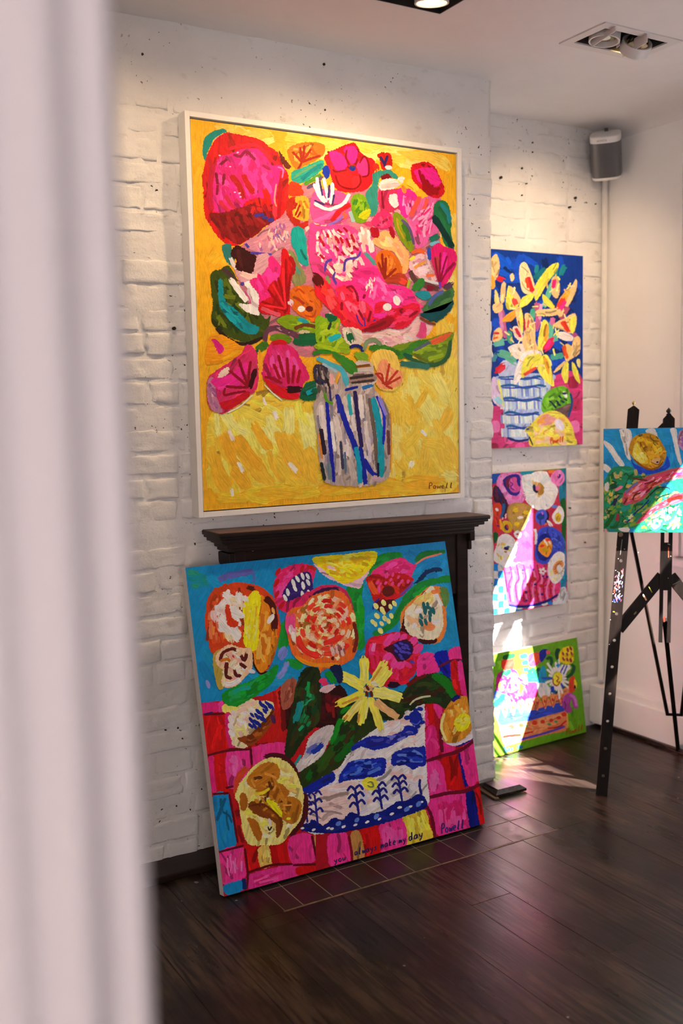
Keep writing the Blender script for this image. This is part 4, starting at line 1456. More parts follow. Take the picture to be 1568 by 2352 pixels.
A.B('#4a8f30', 140, 840, 250, 880, 390, 970, 385, 1080, 280, 1000, 180, 920)
A.S('#3f8a2a', 44, -60, 870, 20, 840, 140, 850)
A.B('#f0c05c', 530, 920, 600, 830, 680, 820, 780, 850, 830, 950, 850, 1080, 870, 1150, 780, 1240, 640, 1230, 580, 1130, 600, 1040)
A.B('#f0a070', 620, 960, 700, 920, 740, 1000, 860, 1060, 840, 1180, 700, 1230, 600, 1170)
A.F(['#f4c890', '#f0b070'], (620, 1080, 720, 1000, 850, 1090, 700, 1220), 8, 60, 26, 60)
A.radial('#c0402a', 24, (690, 1190), (730, 960), (820, 1030), (850, 1100), (590, 1065), (765, 1225))
A.S('#b83a2a', 22, 580, 1070, 650, 1075, 665, 1180)
# vase
A.crop(440, 830, 2.412)
A.B('#bdab9c', 690, 40, 760, 20, 850, 60, 1000, 60, 1010, 150, 1070, 230, 1100, 340, 1095, 560, 1080, 650, 960, 690, 760, 680, 720, 620, 700, 520, 690, 380, 670, 240, 690, 200, a=90)
A.F(['#d8c8b8', '#a89888', '#c8b8b0', '#e0d2c4', '#8f8a90', '#b0a0a8'], (700, 180, 1000, 140, 1080, 300, 1080, 640, 740, 660, 690, 350), 70, 90, 18, 88, 6)
for c, w, q in (('#1f2a9e', 22, (745, 220, 760, 400, 785, 670)), ('#e8d8c8', 26, (715, 240, 738, 440)), ('#ddcdbd', 30, (790, 300, 815, 400, 820, 520)), ('#1f2f9e', 30, (800, 180, 850, 340, 890, 440, 925, 560)),
                ('#1a2a96', 26, (930, 470, 950, 600, 960, 685)), ('#3a2a5e', 24, (900, 160, 925, 380, 940, 480)), ('#7a6a5a', 22, (980, 200, 1010, 400, 1025, 600)), ('#14a0a8', 36, (1000, 200, 1030, 330, 1045, 480, 1045, 645)),
                ('#1f2fae', 16, (1020, 190, 1062, 300, 1058, 460)), ('#10a0b0', 28, (905, 470, 925, 580, 930, 680)), ('#1a2f9e', 26, (950, 540, 990, 610, 1030, 640)), ('#e6d8c8', 26, (930, 180, 942, 320)),
                ('#e0d2c0', 22, (960, 330, 970, 460)), ('#3a2a3a', 24, (712, 370, 735, 520)), ('#4a4a5a', 16, (822, 440, 835, 600)), ('#cabaa8', 36, (870, 540, 900, 660)), ('#d9903a', 12, (700, 400, 720, 540)),
                ('#2a3a38', 20, (715, 560, 735, 660)), ('#7a8a88', 24, (755, 560, 765, 660)), ('#c8a8a8', 30, (995, 645, 1060, 655)), ('#7a4a4a', 18, (1085, 380, 1090, 520)), ('#9a8ac8', 18, (1035, 200, 1075, 300)),
                ('#2f3a9a', 22, (810, 190, 815, 290)), ('#3fb0b0', 20, (865, 180, 880, 300)), ('#e8dcd0', 18, (770, 330, 790, 500)), ('#6a7a88', 14, (845, 500, 850, 620)), ('#0fa0a0', 26, (1040, 520, 1050, 640)),
                ('#d8c8c8', 16, (980, 420, 985, 560)), ('#4a3a70', 12, (760, 140, 770, 240)), ('#201a50', 12, (1030, 560, 1030, 640))):
    A.S(c, w, *q)
A.B('#a08878', 860, 90, 1000, 70, 1010, 112, 870, 122)
A.S('#4a3a30', 16, 870, 95, 1005, 76)
A.S('#5a4238', 14, 880, 120, 1010, 104)
A.S('#8a5a20', 14, 905, 30, 985, 20)
A.S('#2f7aa8', 20, 940, 150, 1000, 132)
A.S('#1f2f8e', 16, 845, 160, 920, 140)
A.B('#4a3f4a', 680, 20, 745, 30, 755, 110, 700, 130, 672, 80)
A.F(['#6a5a50', '#2a2f5e', '#b0a090', '#3a2a28', '#8a7a70'], (680, 20, 760, 30, 765, 190, 690, 180), 18, 50, 11, 82, 10)
A.S('#e8b0a0', 22, 775, 70, 770, 130)
A.S('#dfa840', 18, 815, 60, 795, 120)
A.S('#5ab4ba', 30, 690, -20, 760, 15, 830, 50, 858, 140)
A.S('#a8c0c0', 14, 720, 10, 800, 60)
A.S('#4a8f30', 22, 830, 10, 890, 70)
A.S('#6aa02c', 16, 730, 170, 745, 215, 780, 235)
A.S('#1f6a45', 30, 660, 170, 700, 160)
A.S('#d0902a', 7, 1098, 270, 1102, 420, 1098, 600)
A.write('Powell', 1312, 706, 1452, 702, 32, '#7e2c0c', 4.5)
A.build(fpc)


# ------------------------------------------------ plain canvases
def canvas(name, P, ax, ay, w, h, th, label, cat='painting', mat='canvas_edge', bevel=0.002):
    """P bottom-left corner of the front face"""
    n = ax.cross(ay).normalized()          # towards the viewer
    root = empty(name, tuple(P + ax * (w / 2)), label=label, cat=cat)
    m = MB()
    m.obox(P + ax * (w / 2) + ay * (h / 2) - n * (th / 2), ax, ay, n, w / 2, h / 2, th / 2, bevel)
    return m.build('canvas', mat, root), n


# leaning canvas on the hearth
PB0, PB1 = Vector((1.192, 2.80, 0.0085)), Vector((2.214, 2.80, 0.0085))
ax = Vector((1, -0.002, 0)).normalized()
up = Vector((0, 0.222, 1.0)).normalized()
up = (up - ax * up.dot(ax)).normalized()
pink, pn = canvas('canvas_painting', PB0, ax, up, 1.022, 1.028, 0.034, 'large canvas of flowers over a pink check cloth leaning against the mantelpiece')
A = Painting(PB0, ax, up, pn, 1.022, 1.028, '#d2c3c0', 2)
A.B('#1b86b4', 380, 1230, 1150, 1180, 1180, 1900, 450, 2150, sharp=True)
A.F(['#1f8fbc', '#1a7fae', '#2592b8', '#1c88b0'], (430, 1310, 1020, 1256, 1050, 1500, 470, 1600), 70, 90, 30, 70, 40)
A.crop(410, 1240, 4.238)
A.F(['#2a8a86', '#1f8f9a', '#2f8f7a'], (80, 310, 380, 280, 360, 420, 110, 520), 14, 120, 60, 20, 30)
A.S('#6a66a8', 60, 380, 400, 480, 350, 600, 330, 730, 300)
A.S('#5a70b0', 30, 730, 310, 735, 420)
A.D('#9a90c4', 34, 285, 1405, asp=1.5, a=80)
# pink check cloth below
A.crop(440, 1560, 4.3556)
A.B('#b81a24', 90, 240, 1000, 130, 1300, 250, 1400, 700, 1568, 1300, 1568, 1900, 300, 2250, 200, 1200, sharp=True)
A.F(['#a8141c', '#c41f22', '#8c1418'], (120, 300, 900, 200, 1200, 1400, 1500, 1800, 400, 2000), 60, 160, 60, 85, 12)


def sq(col, *q, n=5, ang=85):
    A.B(col, *q, a=ang, j=0.7)


PK, PK2, RD, RD2, DK = '#e23c8c', '#d62e7c', '#c81518', '#b01014', '#6e1020'
for c, q in ((PK2, (100, 245, 265, 235, 270, 320, 110, 345)), ('#e64a9a', (270, 240, 310, 215, 325, 340, 275, 340)), ('#ecd070', (320, 250, 480, 250, 470, 330, 320, 335)),
             (RD, (120, 360, 330, 345, 350, 460, 355, 710, 160, 755, 135, 560)), (PK2, (335, 360, 400, 350, 400, 520, 480, 690, 370, 690)), (PK2, (165, 795, 225, 780, 250, 1130, 205, 1130, 180, 950)),
             (RD, (230, 770, 350, 735, 370, 1120, 260, 1140)), (PK, (350, 740, 570, 690, 590, 860, 500, 1040, 370, 1080)), (PK, (600, 690, 920, 630, 925, 760, 760, 800, 610, 870)),
             ('#1a86b8', (215, 1160, 365, 1150, 410, 1400, 450, 1640, 280, 1720, 240, 1430)), (PK, (280, 1740, 510, 1680, 545, 1900, 520, 1990, 310, 2045)), ('#1a86b8', (315, 2070, 500, 2010, 510, 2110, 370, 2160, 325, 2130)),
             (RD, (525, 1690, 660, 1660, 700, 1880, 560, 1930)), ('#d8b060', (665, 1700, 765, 1670, 805, 1855, 690, 1880)), (RD2, (780, 1650, 830, 1640, 880, 1850, 815, 1870)),
             (RD, (850, 1640, 970, 1590, 1010, 1840, 900, 1860)), (PK, (970, 1600, 1190, 1550, 1240, 1800, 1020, 1870)), ('#d63a8a', (570, 1960, 900, 1870, 1050, 1860, 1075, 1970, 830, 2070, 590, 2110)),
             (RD, (1050, 1880, 1280, 1860, 1280, 1890, 1080, 1970)), ('#c8a060', (1225, 1560, 1340, 1540, 1380, 1800, 1280, 1820)), (PK, (1345, 1550, 1550, 1540, 1620, 1830, 1390, 1890))):
    sq(c, *q)
A.F(['#f06aa8', '#e85a9c'], (360, 760, 560, 720, 560, 860, 400, 1000), 8, 120, 40, 80)
A.F(['#f07ab0'], (300, 1760, 500, 1720, 520, 1960, 320, 2000), 6, 160, 14, 82, 6)
A.F(['#f05a9c', '#c82a70'], (600, 1980, 1040, 1890, 1050, 1950, 620, 2060), 8, 160, 26, -14, 6)
A.F(['#ead080', '#b89048'], (680, 1710, 760, 1690, 790, 1840, 700, 1860), 6, 100, 16, 78)
A.F(['#d8b878', '#b08850'], (1240, 1570, 1330, 1560, 1370, 1790, 1290, 1800), 6, 100, 20, 80)
for q in ((120, 355, 330, 342), (150, 765, 360, 715, 590, 700), (365, 700, 500, 700), (590, 690, 600, 860), (340, 1090, 420, 1070), (210, 1150, 370, 1140), (375, 1150, 420, 1400, 460, 1640), (270, 1730, 520, 1665), (530, 1690, 560, 1940, 550, 2100), (560, 1935, 800, 1860, 1010, 1850),
          (1200, 1560, 1260, 1850), (1010, 1860, 1280, 1850)):
    A.S(DK, 24, *q)
A.S('#1a2a70', 14, 120, 350, 210, 330)
A.S('#14306e', 40, 520, 1990, 530, 2110)
# right part of the cloth
A.crop(760, 1560, 4.238)
A.B('#b01a2c', 900, 220, 1320, 40, 1480, 1000, 1530, 1430, 1340, 1500, 200, 1800, -150, 1870, -150, 1500, 900, 1250, sharp=True)
for c, q in ((PK2, (915, 300, 955, 260, 960, 400, 920, 460)), ('#e23c90', (990, 240, 1080, 270, 1060, 380, 1020, 330)), (RD, (930, 240, 990, 240, 1010, 470, 1050, 730, 1000, 740, 960, 500)), (PK2, (920, 500, 1010, 460, 1040, 740, 930, 780)),
             (PK2, (1060, 620, 1200, 620, 1190, 700, 1070, 720)), (PK, (930, 820, 1060, 800, 1100, 900, 1130, 1100, 930, 1150)), (RD, (1070, 790, 1220, 720, 1270, 1000, 1290, 1070, 1140, 1100, 1100, 880)),
             ('#14208c', (1235, 720, 1265, 720, 1330, 1040, 1300, 1050)), (PK, (1260, 690, 1395, 620, 1450, 990, 1340, 1040, 1290, 880)), (PK, (930, 1170, 1300, 1100, 1350, 1470, 1080, 1540, 980, 1400)),
             ('#10207c', (1310, 1110, 1390, 1090, 1445, 1450, 1360, 1480)), (RD, (1400, 1050, 1450, 1030, 1520, 1410, 1455, 1440)), ('#dcbc44', (690, 1350, 900, 1270, 960, 1420, 985, 1550, 750, 1630)),
             (PK, (470, 1420, 680, 1350, 730, 1620, 500, 1690)), (RD, (290, 1480, 450, 1430, 475, 1690, 330, 1750)), ('#c08a50', (190, 1510, 280, 1490, 325, 1750, 215, 1780)), (PK, (-30, 1530, 150, 1500, 200, 1760, 0, 1830)),
             (RD2, (1200, 20, 1250, 10, 1290, 140, 1240, 150)), ('#e23c8c', (1250, 30, 1305, 10, 1330, 170, 1280, 150))):
    sq(c, *q)
A.F(['#ee5a9c', '#d02a70'], (960, 1190, 1280, 1130, 1320, 1440, 1060, 1500), 16, 180, 60, 78, 12)
A.F(['#f06aa8'], (950, 840, 1050, 830, 1100, 1080, 950, 1120), 8, 140, 44, 80)
A.F(['#ecd460', '#c8a838'], (720, 1360, 880, 1300, 950, 1500, 770, 1590), 10, 160, 36, 78, 10)
A.F(['#e85aa0'], (490, 1440, 670, 1380, 710, 1600, 520, 1660), 8, 160, 40, 78)
for q in ((920, 800, 1070, 750, 1240, 700, 1390, 600), (920, 1160, 1130, 1110, 1300, 1090, 1450, 1020), (925, 1230, 980, 1350, 1010, 1540), (1060, 480, 1080, 720)):
    A.S('#7a1230', 34, *q)
A.S('#8a1428', 26, 170, 1520, 200, 1700, 200, 1790)
A.S('#1a2a90', 24, 1220, 650, 1300, 620, 1380, 570)
A.S('#2a8aa0', 16, 200, 1800, 480, 1720)
A.S('#2a8a60', 14, 760, 1620, 960, 1570)
# blue and white bowl
A.crop(760, 1560, 4.238)
A.B('#ddcdd0', 880, 225, 910, 240, 915, 650, 935, 980, 920, 1240, 500, 1370, 0, 1490, -240, 1480, -290, 1200, -330, 960, -100, 900, 60, 860, 150, 700, 330, 450, 500, 430, 700, 330)
A.F(['#e8dcdc', '#e6c8c4', '#d4c4d0', '#e0b8b4'], (100, 750, 350, 470, 880, 260, 910, 900, 880, 1180, 300, 1330, -200, 1400, -280, 1050), 90, 130, 44, -12, 25)
A.B('#e6c0bc', -280, 1130, -60, 1060, 150, 1000, 300, 1060, 290, 1200, 240, 1340, -200, 1440, -290, 1250)
A.F(['#d8d0dc', '#c8bcd4'], (280, 1060, 420, 1000, 560, 1000, 540, 1200, 280, 1260), 10, 130, 40, 70)
BL, BL2 = '#1c2f9c', '#16247e'
A.B(BL, 165, 650, 280, 600, 400, 550, 540, 560, 690, 500, 720, 450, 830, 470, 830, 540, 740, 560, 600, 640, 420, 690, 300, 660, 200, 700)
A.F(['#4a4aa8', '#7a7ac0', '#2a2a86'], (220, 640, 420, 580, 800, 490, 800, 530, 560, 640, 300, 660), 20, 110, 24, -14)
A.B('#1f2f96', 760, 340, 830, 300, 890, 380, 870, 440, 800, 450, 760, 400)
A.D('#1f2f96', 26, 820, 300, 865, 290, 740, 375, 885, 420, 840, 460, asp=1.2)
A.S('#5a6ac0', 10, 770, 420, 830, 440, 870, 400)
A.B(BL, 75, 950, 110, 890, 190, 800, 400, 770, 520, 770, 530, 850, 500, 930, 330, 970, 180, 980, 80, 1010)
A.F(['#2a48b8', '#5a7ac8', BL2], (100, 930, 220, 800, 500, 790, 490, 900, 300, 950, 120, 980), 22, 130, 30, -14)
A.B(BL, 580, 760, 620, 710, 720, 670, 850, 660, 910, 660, 920, 830, 850, 850, 800, 880, 700, 830, 600, 840)
A.F(['#2a44b0', '#6a80c4', BL2], (600, 750, 720, 690, 900, 680, 900, 810, 620, 820), 18, 110, 34, 10)
A.B(BL, -330, 1090, -220, 1020, -60, 930, 20, 900, 35, 980, -60, 1040, -250, 1120, -320, 1130)
# foot band and plant ornaments
A.B(BL2, -290, 1420, -220, 1400, -180, 1360, -80, 1420, 20, 1350, 110, 1370, 190, 1290, 290, 1330, 420, 1300, 520, 1270, 640, 1190, 740, 1180, 840, 1120, 910, 1150, 920, 1250, 700, 1340, 450, 1420, 250, 1460, 60, 1500, -200, 1490, -290, 1470)
A.D('#e0d8dc', 16, -280, 1450, -170, 1465, -30, 1450, 5, 1455, 120, 1435, 235, 1418, 350, 1390, 470, 1360, 590, 1312, 665, 1248, 770, 1240, 880, 1195, asp=1.35, a=-20)
A.D('#6a80c0', 26, 70, 1405, 250, 1370, 440, 1335, 735, 1265, 850, 1215, asp=1.2, a=-50)


def fern(x, y, h, s=1.0, c='#2a2a80'):
    A.S(c, 26 * s, x, y, x - 20 * s, y - h * 0.5, x - 40 * s, y - h)
    for k, sd in ((0.35, -1), (0.45, 1), (0.65, -1), (0.75, 1), (0.95, -1), (1.0, 1)):
        bx, by = x - 40 * s * k, y - h * k
        A.S(c, 26 * s, bx, by, bx + sd * 45 * s, by - 40 * s, bx + sd * 85 * s, by + 10 * s)


fern(-230, 1400, 240, 0.8)
fern(-130, 1420, 300, 0.8)
fern(270, 1330, 260, 0.95)
fern(495, 1270, 230, 0.9)
fern(690, 1190, 220, 0.9)
A.S('#2a2a80', 26, 865, 970, 860, 1040, 880, 1130)
A.S('#2a2a80', 20, -290, 1300, -330, 1330, -310, 1380, -270, 1350, -300, 1330)
A.B('#e6d044', 300, 990, 350, 955, 430, 970, 455, 1030, 400, 1085, 340, 1070, 310, 1030)
A.S('#8a8a60', 16, 350, 1010, 390, 1000, 410, 1040, 380, 1050, 350, 1030)
# dark foliage behind the bowl
A.crop(440, 1560, 4.3556)
A.B('#3a1414', 890, 250, 1290, 120, 1480, 60, 1568, 200, 1568, 400, 1420, 500, 1200, 480, 950, 500)
A.F(['#6e1418', '#4a1a18', '#2a3a1c', '#8c1a1c', '#5a1420'], (900, 260, 1280, 130, 1540, 120, 1540, 420, 960, 480), 40, 130, 40, 80, 30)
A.B('#c0201c', 680, 200, 860, 100, 900, 90, 920, 560, 700, 640, 640, 620, 760, 500, 830, 350)
A.S('#7a1414', 50, 880, 110, 910, 300, 920, 520)
A.B('#a8604c', 890, 90, 960, 0, 1050, 10, 1030, 150, 990, 270, 910, 300, 890, 200)
A.F(['#c07a64', '#90483a'], (900, 90, 1030, 20, 1020, 150, 920, 270), 12, 150, 22, 98, 5)
A.B('#2f3a18', 1050, 60, 1090, -60, 1150, -120, 1270, -100, 1290, 60, 1280, 400, 1150, 560, 1060, 700, 980, 800, 930, 740, 950, 560, 1000, 300)
A.F(['#243818', '#3f4a1c', '#1f4a2a', '#4a3a1c'], (1070, 60, 1270, 0, 1270, 400, 1000, 720, 960, 600), 34, 160, 46, 100, 12)
A.F(['#1f8a5a', '#2aa070', '#1f7a4a'], (1060, 40, 1240, 20, 1220, 400, 1020, 640), 14, 80, 26, -55, 15)
A.S('#1f8a8a', 60, 1080, 220, 1070, 320, 1030, 430)
A.S('#1f9a50', 30, 1170, 20, 1160, 180)
A.B('#cbb8b8', 1170, 590, 1290, 490, 1420, 460, 1400, 580, 1360, 640, 1300, 770, 1180, 860, 1080, 930, 1030, 890, 1130, 730)
A.F(['#dccac8', '#b8a8b4'], (1190, 590, 1400, 480, 1340, 640, 1180, 840, 1080, 900), 14, 130, 40, -55)
A.S('#6a6aa8', 70, 1150, 740, 1220, 690, 1280, 650)
A.S('#1f3fa0', 50, 1190, 740, 1260, 700, 1310, 640)
A.S('#1f9a9a', 24, 1020, 870, 1090, 760)
A.B('#36421a', 1568, 270, 1450, 400, 1440, 520, 1380, 640, 1280, 790, 1060, 950, 1080, 1060, 1130, 1080, 1300, 980, 1480, 870, 1600, 680, 1750, 560, 1900, 430, 1800, 300, a=-55)
A.F(['#3f5a1c', '#2a3a18', '#1f6a24', '#4a3a1c'], (1460, 420, 1720, 400, 1700, 560, 1470, 840, 1120, 1040, 1100, 960, 1330, 780), 46, 170, 50, -52, 10)
A.S('#1f8a2a', 50, 1560, 310, 1470, 440, 1440, 540, 1390, 640)
# big leaf to the right
A.crop(720, 1240, 4.238)
A.B('#303a18', 230, 1720, 300, 1600, 560, 1560, 860, 1480, 1000, 1310, 1150, 1290, 1290, 1320, 1370, 1420, 1390, 1520, 1290, 1640, 1180, 1590, 1050, 1600, 900, 1660, 850, 1740, 620, 1760, 400, 1760, a=-20)
A.F(['#3f4a1c', '#26341a', '#4a2a18', '#2a4a1c'], (700, 1600, 900, 1480, 1010, 1330, 1250, 1340, 1350, 1480, 1280, 1600, 1050, 1580, 860, 1680), 50, 150, 50, -20, 22)
A.B('#1f7a20', 1150, 1310, 1250, 1310, 1350, 1400, 1390, 1500, 1340, 1540, 1260, 1430, 1170, 1360)
A.S('#7a1a18', 40, 900, 1420, 1020, 1340, 1100, 1310)
A.S('#c8c0a0', 18, 930, 1610, 980, 1560, 1060, 1530, 1140, 1520)
A.S('#1f8a2a', 40, 260, 1690, 330, 1640, 430, 1640)
# green ground between the flowers
A.B('#1f8a34', 330, 460, 480, 430, 600, 170, 830, 120, 850, 200, 700, 230, 520, 370, 470, 560, 480, 800, 500, 1010, 470, 1060, 420, 1060, 400, 800, 330, 560)
A.F(['#1f9a2a', '#1a7a34', '#2aa040'], (380, 520, 470, 460, 480, 1000, 440, 1040, 400, 740), 20, 150, 40, 84, 8)
A.F(['#1f7a44', '#2a9040'], (560, 240, 700, 150, 820, 130, 820, 180, 640, 240, 540, 330), 8, 110, 40, -25)
A.B('#1f7a3a', 990, 170, 1080, 110, 1280, 100, 1280, 130, 1100, 170, 1000, 220)
A.B('#1f8a3c', 940, 480, 1060, 400, 1330, 340, 1340, 410, 1150, 440, 1000, 560, 880, 700, 800, 830, 660, 920, 600, 960, 580, 900, 700, 830, 800, 690, 870, 560)
A.F(['#1fa040', '#1a7a3a'], (960, 480, 1320, 360, 1320, 400, 1020, 540, 860, 760, 720, 880, 800, 700), 20, 150, 40, -45, 18)
A.F(['#1f8fc0', '#1a80b4'], (980, 240, 1200, 150, 1270, 160, 1300, 330, 1100, 370, 970, 350), 16, 130, 60, -20)
A.B('#15345e', 970, 430, 1020, 370, 1100, 290, 1220, 265, 1250, 305, 1130, 320, 1060, 390, 980, 430)
A.S('#d87a6a', 18, 990, 240, 1080, 180, 1200, 145, 1250, 130)
# yellow half moon flower at the top edge
A.B('#dcb0c0', 0, 230, 40, 280, 100, 350, 250, 420, 400, 470, 460, 465, 480, 400, 540, 300, 400, 300, 200, 300)
A.B('#e8c414', 0, 170, 300, 140, 590, 110, 610, 190, 560, 270, 450, 370, 300, 425, 200, 380, 80, 280, 20, 240)
A.F(['#f0d02a', '#d8a818', '#f0d858', '#e0b414', '#c8a020'], (30, 190, 580, 130, 580, 220, 440, 350, 290, 410, 100, 280), 50, 130, 34, 25, 25)
A.S('#f0b0b8', 30, 130, 260, 200, 280)
A.D('#f8e8d8', 12, 205, 292)
# pink and red flower at top right
A.B('#d8347e', 560, 330, 680, 230, 770, 190, 870, 175, 940, 230, 1000, 250, 960, 330, 950, 440, 700, 400)
A.F(['#e450a0', '#d02a70'], (620, 310, 860, 190, 960, 260, 900, 340, 700, 340), 14, 120, 40, -30)
A.B('#b8181c', 510, 380, 600, 330, 700, 360, 800, 320, 880, 330, 970, 380, 930, 460, 880, 530, 800, 580, 700, 620, 590, 600, 550, 500)
A.F(['#d03a1c', '#a01418', '#c82a1c'], (530, 390, 640, 350, 940, 370, 840, 540, 620, 580), 24, 110, 44, 70, 25)
A.S('#d85a2a', 60, 540, 400, 580, 480, 620, 530)
A.D('#e04a8c', 18, 710, 340, 770, 340, 825, 362, 750, 388, 858, 405, 918, 405, 650, 430, 700, 420, 765, 428, 828, 438, 735, 468, 620, 415, asp=1.3, a=-60)
A.S('#dc4a8c', 30, 710, 330, 705, 380)
A.D('#e04a8c', 22, 637, 480, asp=1.5, a=80)
A.D('#6e2018', 60, 725, 500, asp=1.1)
A.B('#5a1420', 600, 600, 720, 580, 800, 590, 770, 640, 700, 720, 640, 700, 590, 640)
A.S('#2a2a9a', 16, 640, 570, 590, 620, 575, 680)
A.S('#7a4aa0', 22, 840, 540, 940, 450, 960, 400)
A.D('#e8d488', 27, 680, 612, 605, 645, 665, 680, 680, 705, 615, 740, 745, 650, 785, 620, 575, 800, 690, 765, 725, 790, 660, 815, 755, 740, 600, 820, 650, 885, asp=1.2, a=60)
# papaya shape
A.B('#d8803c', 850, 720, 940, 600, 1040, 520, 1140, 450, 1250, 470, 1310, 560, 1290, 660, 1290, 850, 1230, 990, 1100, 1010, 950, 950, 860, 920)
A.B('#6a8a4a', 1220, 470, 1300, 470, 1315, 600, 1270, 650, 1240, 560)
A.B('#4e1416', 890, 700, 860, 820, 840, 930, 960, 950, 1060, 1010, 1190, 1000, 1180, 950, 1060, 950, 930, 900, 900, 800)
A.B('#ecc8b0', 890, 700, 960, 620, 1050, 540, 1140, 450, 1180, 480, 1230, 600, 1260, 740, 1250, 870, 1190, 960, 1080, 970, 960, 940, 890, 850)
A.F(['#e8c878', '#f0d090', '#e8b878'], (960, 620, 1130, 460, 1190, 520, 1160, 620, 1000, 660), 22, 110, 44, -45)
A.F(['#f0dcd4', '#ecc8c0', '#f0d0b8', '#e8b088'], (900, 720, 1000, 660, 1060, 900, 1180, 920, 1240, 800, 1160, 950, 980, 930), 24, 110, 44, 60, 40)
A.S('#f4ecdc', 36, 1185, 510, 1220, 590, 1245, 650)
A.S('#e08048', 40, 1140, 510, 1230, 500)
A.D('#e08a58', 50, 1125, 840, asp=1.1)
A.D('#2a6a70', 26, 1070, 640, 1110, 640, 1140, 680, 1165, 690, 1080, 700, 1130, 720, 1045, 745, 1130, 770, 1045, 805, 1090, 800, 1085, 680, asp=1.5, a=75)
A.D('#f4e4dc', 40, 1020, 690, 1190, 800, asp=1.2)
# magenta poppy
A.B('#cc1a3c', 500, 1060, 540, 960, 640, 930, 760, 900, 880, 900, 1000, 980, 1030, 1100, 1030, 1200, 960, 1330, 830, 1400, 700, 1430, 590, 1340, 520, 1250)
A.F(['#d8285c', '#e0387e', '#c01a2c', '#d82a34'], (520, 1000, 760, 920, 1000, 1020, 1000, 1250, 800, 1390, 580, 1300), 50, 140, 50, 70, 35)
A.S('#e07aa8', 34, 590, 1000, 570, 1090)
A.D('#e24a94', 46, 800, 940, 870, 955, 715, 995, 960, 990, 1010, 1060, 715, 1140, 790, 1200, 850, 1215, 740, 960, asp=1.25, a=-50)
A.B('#5a1420', 680, 1060, 800, 1000, 900, 970, 960, 1020, 960, 1100, 900, 1170, 820, 1180, 760, 1110)
A.B('#2f1c60', 770, 1020, 860, 980, 940, 1020, 950, 1110, 860, 1170, 790, 1120)
A.D('#5a4ab0', 18, 800, 1030, 850, 1010, 900, 1030, 830, 1060, 875, 1050, 920, 1060, 800, 1085, 850, 1090, 920, 1100, 875, 1090, 840, 1125, 855, 1155, asp=1.4, a=30)
A.D('#5a4ab0', 22, 955, 1190, asp=1.4, a=20)
A.S('#3a1030', 60, 720, 1410, 830, 1410)
# cloth seen at upper right
A.B('#e03c8c', 1020, 1130, 1150, 1100, 1210, 1200, 1210, 1280, 1060, 1310, 1000, 1320)
A.B('#1420a0', 1170, 1110, 1290, 1080, 1320, 1190, 1330, 1330, 1250, 1300, 1210, 1230)
A.B('#e03c8c', 1310, 1080, 1420, 1040, 1440, 1170, 1330, 1180)
A.S('#6a1440', 26, 1210, 1240, 1330, 1180, 1440, 1170)
A.B('#c01018', 1330, 1200, 1400, 1190, 1420, 1480, 1390, 1500, 1340, 1380)
A.B('#e23c8c', 1400, 1190, 1440, 1190, 1475, 1360, 1410, 1370)
A.B('#d83080', 1420, 1380, 1470, 1370, 1500, 1530, 1440, 1500)
# yellow star flower
for c, w, q in (('#e8d058', 90, (490, 1420, 490, 1280, 485, 1130)), ('#e8c860', 80, (540, 1440, 610, 1320, 690, 1180)), ('#ecd468', 80, (600, 1430, 690, 1330, 740, 1250)), ('#f0dc5c', 100, (500, 1450, 370, 1370, 240, 1310)),
                ('#e8cc4c', 84, (500, 1480, 380, 1540, 220, 1610)), ('#f0d470', 100, (560, 1480, 720, 1500, 870, 1550)), ('#e8c468', 76, (500, 1530, 400, 1640, 300, 1760)), ('#ecd058', 80, (520, 1530, 480, 1660, 450, 1800)),
                ('#e8cc5c', 76, (540, 1530, 600, 1680, 660, 1860)), ('#dca878', 70, (590, 1560, 700, 1650, 830, 1740))):
    A.S(c, w, *q, taper=0.7)
for q in ((500, 1400, 490, 1180), (420, 1390, 290, 1330), (620, 1490, 800, 1530), (470, 1560, 340, 1700), (530, 1560, 500, 1740)):
    A.S('#f6e684', 24, *q)
for q in ((560, 1380, 660, 1230), (270, 1600, 440, 1530), (330, 1700, 300, 1750), (440, 1690, 430, 1780)):
    A.S('#c89040', 22, *q)
A.D('#d8a878', 42, 530, 1450, asp=1.2)
A.D('#6e2c1a', 20, 520, 1440, 515, 1500, 560, 1500, asp=1.5, a=70)
A.D('#e8d0b8', 26, 580, 1390, 600, 1410)
# egg flower at the right edge
A.crop(760, 1560, 4.238)
A.B('#d8c4c8', 1080, 560, 1370, 480, 1390, 560, 1290, 620, 1180, 650)
A.B('#cc8a2c', 1110, 290, 1170, 210, 1280, 160, 1330, 200, 1360, 400, 1370, 480, 1260, 600, 1110, 610, 1070, 500, 1060, 400)
A.F(['#e0a040', '#b8701c', '#e8c070', '#d8882c'], (1100, 300, 1280, 190, 1340, 300, 1350, 480, 1200, 590, 1090, 560), 40, 100, 34, 100, 30)
A.S('#ecd090', 26, 1100, 330, 1070, 470, 1120, 600)
A.B('#ecd028', 1200, 390, 1280, 330, 1350, 370, 1330, 470, 1250, 510, 1200, 460)
A.D('#f4e860', 24, 1240, 400, 1280, 430, 1320, 390)
A.S('#1c1c70', 40, 1170, 220, 1210, 180, 1260, 175)
